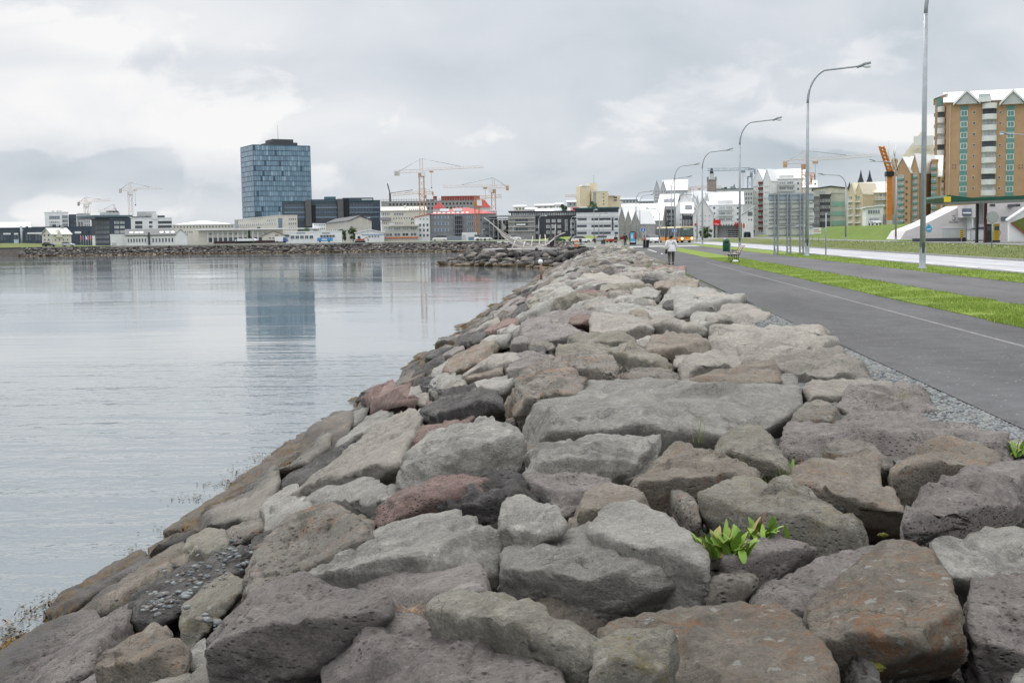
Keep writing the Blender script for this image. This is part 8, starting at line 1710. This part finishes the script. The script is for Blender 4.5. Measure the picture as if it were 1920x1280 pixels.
# ---------------------------------------------------------------- people
def skin_mesh(name, nodes, edges, mt, parent, sub=1):
    me = bpy.data.meshes.new(name); me.from_pydata([n[:3] for n in nodes], edges, []); me.update(); o = bpy.data.objects.new(name, me); C.objects.link(o)
    o.modifiers.new('skin', 'SKIN'); sv = me.skin_vertices[0].data
    for i, n in enumerate(nodes): r_ = n[3]; sv[i].radius = (r_, n[4] if len(n) > 4 else r_); sv[i].use_root = (i == 0)
    s_ = o.modifiers.new('sub', 'SUBSURF'); s_.levels = s_.render_levels = sub
    dg = bpy.context.evaluated_depsgraph_get(); m2 = bpy.data.meshes.new_from_object(o.evaluated_get(dg)); bpy.data.objects.remove(o); bpy.data.meshes.remove(me)
    m2.materials.clear(); m2.materials.append(mt); m2.polygons.foreach_set('use_smooth', [True]*len(m2.polygons)); q = bpy.data.objects.new(name, m2); C.objects.link(q); q.parent = parent; m2.update(); return q
SKIN = mat('skin', (.45, .28, .20), .6, .06)
def person(label, loc, rz, H, top, legs, hair, shoes=BLACK, stride=.25, arm=.12, sit=False, flare=0., skirt=None, bag=False, fingers=True, hairlong=0., group=None):
    """person facing local +y, feet at z 0"""
    t = thing('person', label, 'person', loc, rz, group); s = H/1.7
    hip, kn, sh = .90*s, .48*s, 1.40*s
    f = stride*s
    legL = [(.09*s, 0, hip, .085*s), (.10*s, f*.55, kn+.02*s, .058*s), (.10*s, f*.9, .09*s, .036*s), (.11*s, f*.9+.14*s, .035*s, .03*s)]
    legR = [(-.09*s, 0, hip, .085*s), (-.10*s, -f*.1, kn, .058*s), (-.10*s, -f*.9, .12*s, .036*s), (-.11*s, -f*.9+.12*s, .04*s, .03*s)]
    armL = [(.19*s, 0, sh-.03*s, .05*s), (.25*s, -.05*s, 1.13*s, .04*s), (.26*s, arm*s, .90*s, .03*s), (.26*s, arm*s+.02*s, .84*s, .028*s)]
    armR = [(-.19*s, 0, sh-.03*s, .05*s), (-.25*s, -.08*s, 1.13*s, .04*s), (-.27*s, -arm*s*.3, .91*s, .03*s), (-.27*s, -arm*s*.3+.02*s, .85*s, .028*s)]
    if sit:
        hip = .45*s; sh = .95*s; legL = [(.09*s, 0, hip, .085*s), (.12*s, .42*s, .47*s, .06*s), (.12*s, .46*s, .08*s, .038*s), (.12*s, .6*s, .04*s, .03*s)]; legR = [(-x, y, z, r_) for x, y, z, r_ in legL]
        armL = [(.19*s, 0, sh-.03*s, .05*s), (.26*s, .05*s, .68*s, .04*s), (.16*s, .28*s, .55*s, .03*s), (.14*s, .34*s, .54*s, .028*s)]; armR = [(-x, y, z, r_) for x, y, z, r_ in armL]
    nodes = [(0, 0, hip+.02*s, .13*s, .10*s), (0, 0, (hip+sh)/2, .12*s, .09*s), (0, 0, sh-.06*s, .15*s, .09*s), (0, 0, sh+.04*s, .055*s), (0, .01*s, sh+.10*s, .05*s), (0, .02*s, sh+.17*s, .075*s, .085*s), (0, .02*s, sh+.25*s, .07*s, .08*s)]
    edges = [(0, 1), (1, 2), (2, 3), (3, 4), (4, 5), (5, 6)]
    def chain(root, ns):
        p = root
        for n in ns: nodes.append(n); edges.append((p, len(nodes)-1)); p = len(nodes)-1
        return p
    chain(0, legL); chain(0, legR); hl = chain(2, armL); hr = chain(2, armR)
    if fingers:
        for hnd, sg in ((hl, 1), (hr, -1)):
            x, y, z = nodes[hnd][:3]
            for k, (dy, ln_) in enumerate(((-.030, .06), (-.010, .075), (.010, .07), (.028, .055))):
                chain(hnd, [(x, y+dy*s, z-.045*s, .009*s), (x-sg*.008*s, y+dy*s, z-(.045+ln_*.55)*s, .008*s), (x-sg*.02*s, y+dy*s, z-(.045+ln_)*s, .006*s)])
            chain(hnd, [(x-sg*.012*s, y+.045*s, z-.02*s, .009*s), (x-sg*.02*s, y+.055*s, z-.055*s, .007*s)])
    skin_mesh('body', nodes, edges, SKIN, t)
    hz = sh+.2*s
    fc = MB()
    for sg in (-1, 1): fc.ball((sg*.03*s, .098*s, hz+.005*s), .010*s, 8, 6)
    fc.build('eyes', BLACK, t); q = MB(); q.tube([(0, .095*s, hz+.01*s), (0, .125*s, hz-.025*s)], [.008*s, .016*s], 6); [q.ball((sg*.082*s, .01*s, hz-.005*s), .022*s, 8, 6, sc=(.5, .8, 1.2)) for sg in (-1, 1)]; q.build('nose_and_ears', SKIN, t); MB().box(-.022*s, .022*s, .094*s, .104*s, hz-.062*s, hz-.054*s).build('mouth', mat('lips', (.3, .1, .08), .6), t)
    d_, f_ = ico(3); V_ = d_*np.array([.092, .105, .105+hairlong*.4])*s; V_[:, 2] -= hairlong*.3*s; V_[:, 1] = np.where((V_[:, 1] > .03*s) & (V_[:, 2] < .03*s), .03*s, V_[:, 1]); V_ = V_+d_*(fbm(d_*5, 3, 4)*.006*s)[:, None]+np.array([0, 0, hz+.025*s]); o = npmesh('hair', V_, f_, [hair]); o.parent = t
    # clothes
    tn = [(0, 0, hip-.02*s, (.17+flare*.6)*s, .13*s), (0, 0, hip+.15*s, (.165+flare*.3)*s, .125*s), (0, 0, sh-.18*s, .17*s, .12*s), (0, 0, sh-.05*s, .16*s, .10*s), (0, 0, sh+.03*s, .07*s)]
    te = [(0, 1), (1, 2), (2, 3), (3, 4)]
    for A in (armL, armR):
        p = 3
        for n in A[:3]: tn.append((n[0], n[1], n[2], n[3]+.022*s)); te.append((p, len(tn)-1)); p = len(tn)-1
    skin_mesh('jacket', tn, te, top, t)
    ln = [(0, 0, hip+.02*s, .15*s, .11*s)]; le = []
    for A in (legL, legR):
        p = 0
        for n in A[:3]: ln.append((n[0], n[1], max(n[2], .12*s), n[3]+.022*s)); le.append((p, len(ln)-1)); p = len(ln)-1
    skin_mesh('trousers', ln, le, legs, t)
    for A in (legL, legR):
        a_, b_ = A[2], A[3]; MB().tube([(a_[0], a_[1]-.06*s, max(.04, a_[2]-.05)*s), (a_[0], a_[1]+.04*s, .05*s), (b_[0], b_[1]+.04*s, .035*s)], [.045*s, .052*s, .035*s], 8).build('shoe', shoes, t)
    if flare:
        m = MB(); m.lathe([(.15*s, hip+.28*s), (.19*s, hip+.1*s), (.25*s, hip-.12*s), (.245*s, hip-.13*s)], (.02*s, -.02*s), 18); m.build('jacket_skirt', top, t)
    if skirt: m = MB(); m.lathe([(.16*s, hip+.1*s), (.22*s, hip-.25*s), (.21*s, hip-.26*s)], n=16); m.build('skirt', skirt, t)
    if bag:
        m = MB(); m.tube([(.15*s, .09*s, sh), (.16*s, -.02*s, sh+.03*s), (.06*s, -.15*s, 1.2*s), (-.10*s, -.16*s, 1.02*s), (-.22*s, -.12*s, .86*s)], .014*s, 6); m.build('bag_strap', BLACK, t)
        m = MB(); m.prism([(-.32*s, .66*s), (-.20*s, .64*s), (-.19*s, .86*s), (-.27*s, .90*s)], -.16*s, .10*s); m.build('bag', BLACK, t)
    return t
CW_ = mat('white_jacket', (.78, .78, .80), .85, .05, 4); OL = mat('olive_trousers', (.12, .115, .085), .9, .12); HB = mat('black_hair', (.012, .01, .01), .6); DK = mat('black_cloth', (.02, .02, .024), .9); RC = mat('dark_red_cloth', (.16, .02, .025), .9); WT = mat('white_trousers', (.7, .7, .7), .9); GB_ = mat('brown_hair', (.10, .06, .035), .6); BL = mat('blond_hair', (.35, .24, .12), .6)
person('walker seen from behind in a white jacket with a black shoulder bag and olive trousers', (3.78, 67.6, 0.004), 0, 1.60, CW_, OL, HB, stride=.22, arm=.06, flare=.16, bag=True).scale = (1.18, 1.1, 1)
person('walker in black top, red waist and white trousers, left one of the group', (X(1154.5, 165), 165, .01), R(10), 1.62, DK, WT, GB_, stride=.2, skirt=RC, group='group walking at the junction')
person('walker in dark red jacket, middle one of the group', (X(1166.5, 164), 164, .01), R(-5), 1.7, RC, mat('pale_leggings', (.5, .45, .42), .9), BL, stride=.2, group='group walking at the junction')
person('walker all in black, right one of the group', (X(1172, 170), 170, .01), 0, 1.85, DK, DK, HB, stride=.15, group='group walking at the junction')
zp = Z(1034, 466, 174)
person('dark clothed visitor on the platform, left one of the pair', (X(1033, 177), 177, zp), R(20), 1.7, DK, DK, HB, stride=.1, group='visitors at the sculpture'); person('dark clothed visitor on the platform, right one of the pair', (X(1038, 177.5), 177.5, zp), R(-30), 1.72, DK, DK, GB_, stride=.1, group='visitors at the sculpture')
person('person in black sitting at the end of the sea wall', (X(1088, 222), 222, .1), R(190), 1.6, DK, DK, HB, sit=True, group='people sitting by the wall end'); person('person in white sitting right of the black clothed one', (X(1097.5, 222), 222, .1), R(180), 1.5, CW_, DK, BL, sit=True, group='people sitting by the wall end')
person('person in dark clothes crouching beside the grey cabinet', (X(1114.5, 218), 218, .1), R(200), 1.6, DK, DK, HB, sit=True, group='people sitting by the wall end')
person('tiny figure walking on the far sea wall before the fence', (X(443, 366), 366, .45), R(90), 1.7, DK, DK, HB, stride=.2); person('tiny figure in dark clothes by the white apartment tower', (X(1414, 400), 400, 1.0), R(40), 1.7, DK, DK, HB, stride=.1, fingers=False)

# ---------------------------------------------------------------- flags, trees
FC = [(.6, .05, .06), (.05, .1, .45), (.75, .75, .78), (.6, .1, .1), (.5, .08, .25)]
for k in range(5):
    px = 151+k*4.6; t = thing('flag_pole', 'white flag pole with a drooping flag, number %s from the left of the five' % ['one', 'two', 'three', 'four', 'five'][k], 'flag pole', (X(px, 418), 418, .6), 0, 'flag poles before the dark corner office')
    MB().tube([(0, 0, -.2), (0, 0, 3.6)], .05, 6).build('pole', WHITE, t); m = MB(); m.prism([(0.05, 3.4), (.5, 3.1), (.62, 2.4), (.3, 2.0), (.05, 2.3)], -.03, .03); m.build('flag', mat('flag_cloth_%s' % ['red', 'blue', 'white', 'crimson', 'magenta'][k], FC[k], .8), t)
LF = [leafmat('tree_leaf_dark', (.035, .07, .025)), leafmat('tree_leaf_mid', (.055, .10, .03)), leafmat('tree_leaf_light', (.085, .14, .04))]
def tree(label, px, D, zb, hgt, w, cone=False, name='broadleaf_tree'):
    t = thing(name, label, 'tree', (X(px, D), D, zb)); th = hgt*.3
    m = MB(); m.tube([(0, 0, -.3), (.05, 0, th), (.02, .05, hgt*.8)], [.18, .13, .04], 7)
    for k in range(6):
        a = k*1.05; z0 = th*.8+k*hgt*.07; m.tube([(0, 0, z0), (math.cos(a)*w*.22, math.sin(a)*w*.2, z0+hgt*.12), (math.cos(a)*w*.38, math.sin(a)*w*.35, z0+hgt*.2)], [.07, .05, .02], 5)
    m.build('trunk', mat('bark', (.08, .06, .045), .9), t)
    n = 2600; cl = 26; r1 = np.random.RandomState(int(px)); cz = r1.uniform(.22, .98, cl); rad = (1-cz)*.55 if cone else .5*np.sqrt(np.clip(1-((cz-.55)/.5)**2, .02, 1))
    ang = r1.uniform(0, 6.28, cl); rr_ = rad*r1.uniform(.3, .95, cl); cc = np.stack([np.cos(ang)*rr_*w, np.sin(ang)*rr_*w, cz*hgt], 1)
    k = r1.randint(0, cl, n); P = cc[k]+r1.normal(size=(n, 3))*np.array([w, w, hgt*.7])*.075
    d1 = r1.normal(size=(n, 3)); d1 /= np.linalg.norm(d1, axis=1)[:, None]; d2 = np.cross(d1, r1.normal(size=(n, 3))); d2 /= np.linalg.norm(d2, axis=1)[:, None]; sz = .16
    V = np.stack([P-d1*sz, P+d2*sz*.6, P+d1*sz, P-d2*sz*.6], 1).reshape(-1, 3); Fq = np.arange(n*4).reshape(-1, 4)
    o = npmesh('crown', V, Fq, LF, np.array([0, 1, 1, 2])[(k+r1.randint(0, 2, n)) % 4], False); o.parent = t
tree('round dark green tree left of the beige works building', 576, 446, .4, 5.2, 4.8); tree('dark green tree in front of the beige works building', 641, 444, .4, 4.6, 3.2); tree('bushier green tree before the right part of the beige works building', 662, 444, .4, 5.4, 3.4)
tree('thin dark conifer before the colonnade building', 467, 436, .4, 4.6, 1.8, True, 'conifer_tree'); tree('dark tree at the foot of the yellow tower', 1113, 560, 9.5, 7, 6); tree('small tree behind the charcoal building roofs', 1058, 560, 10.5, 5, 3.5)
tree('low dark bushes beside the long white block', 1323, 318, 0, 3.2, 3.0)
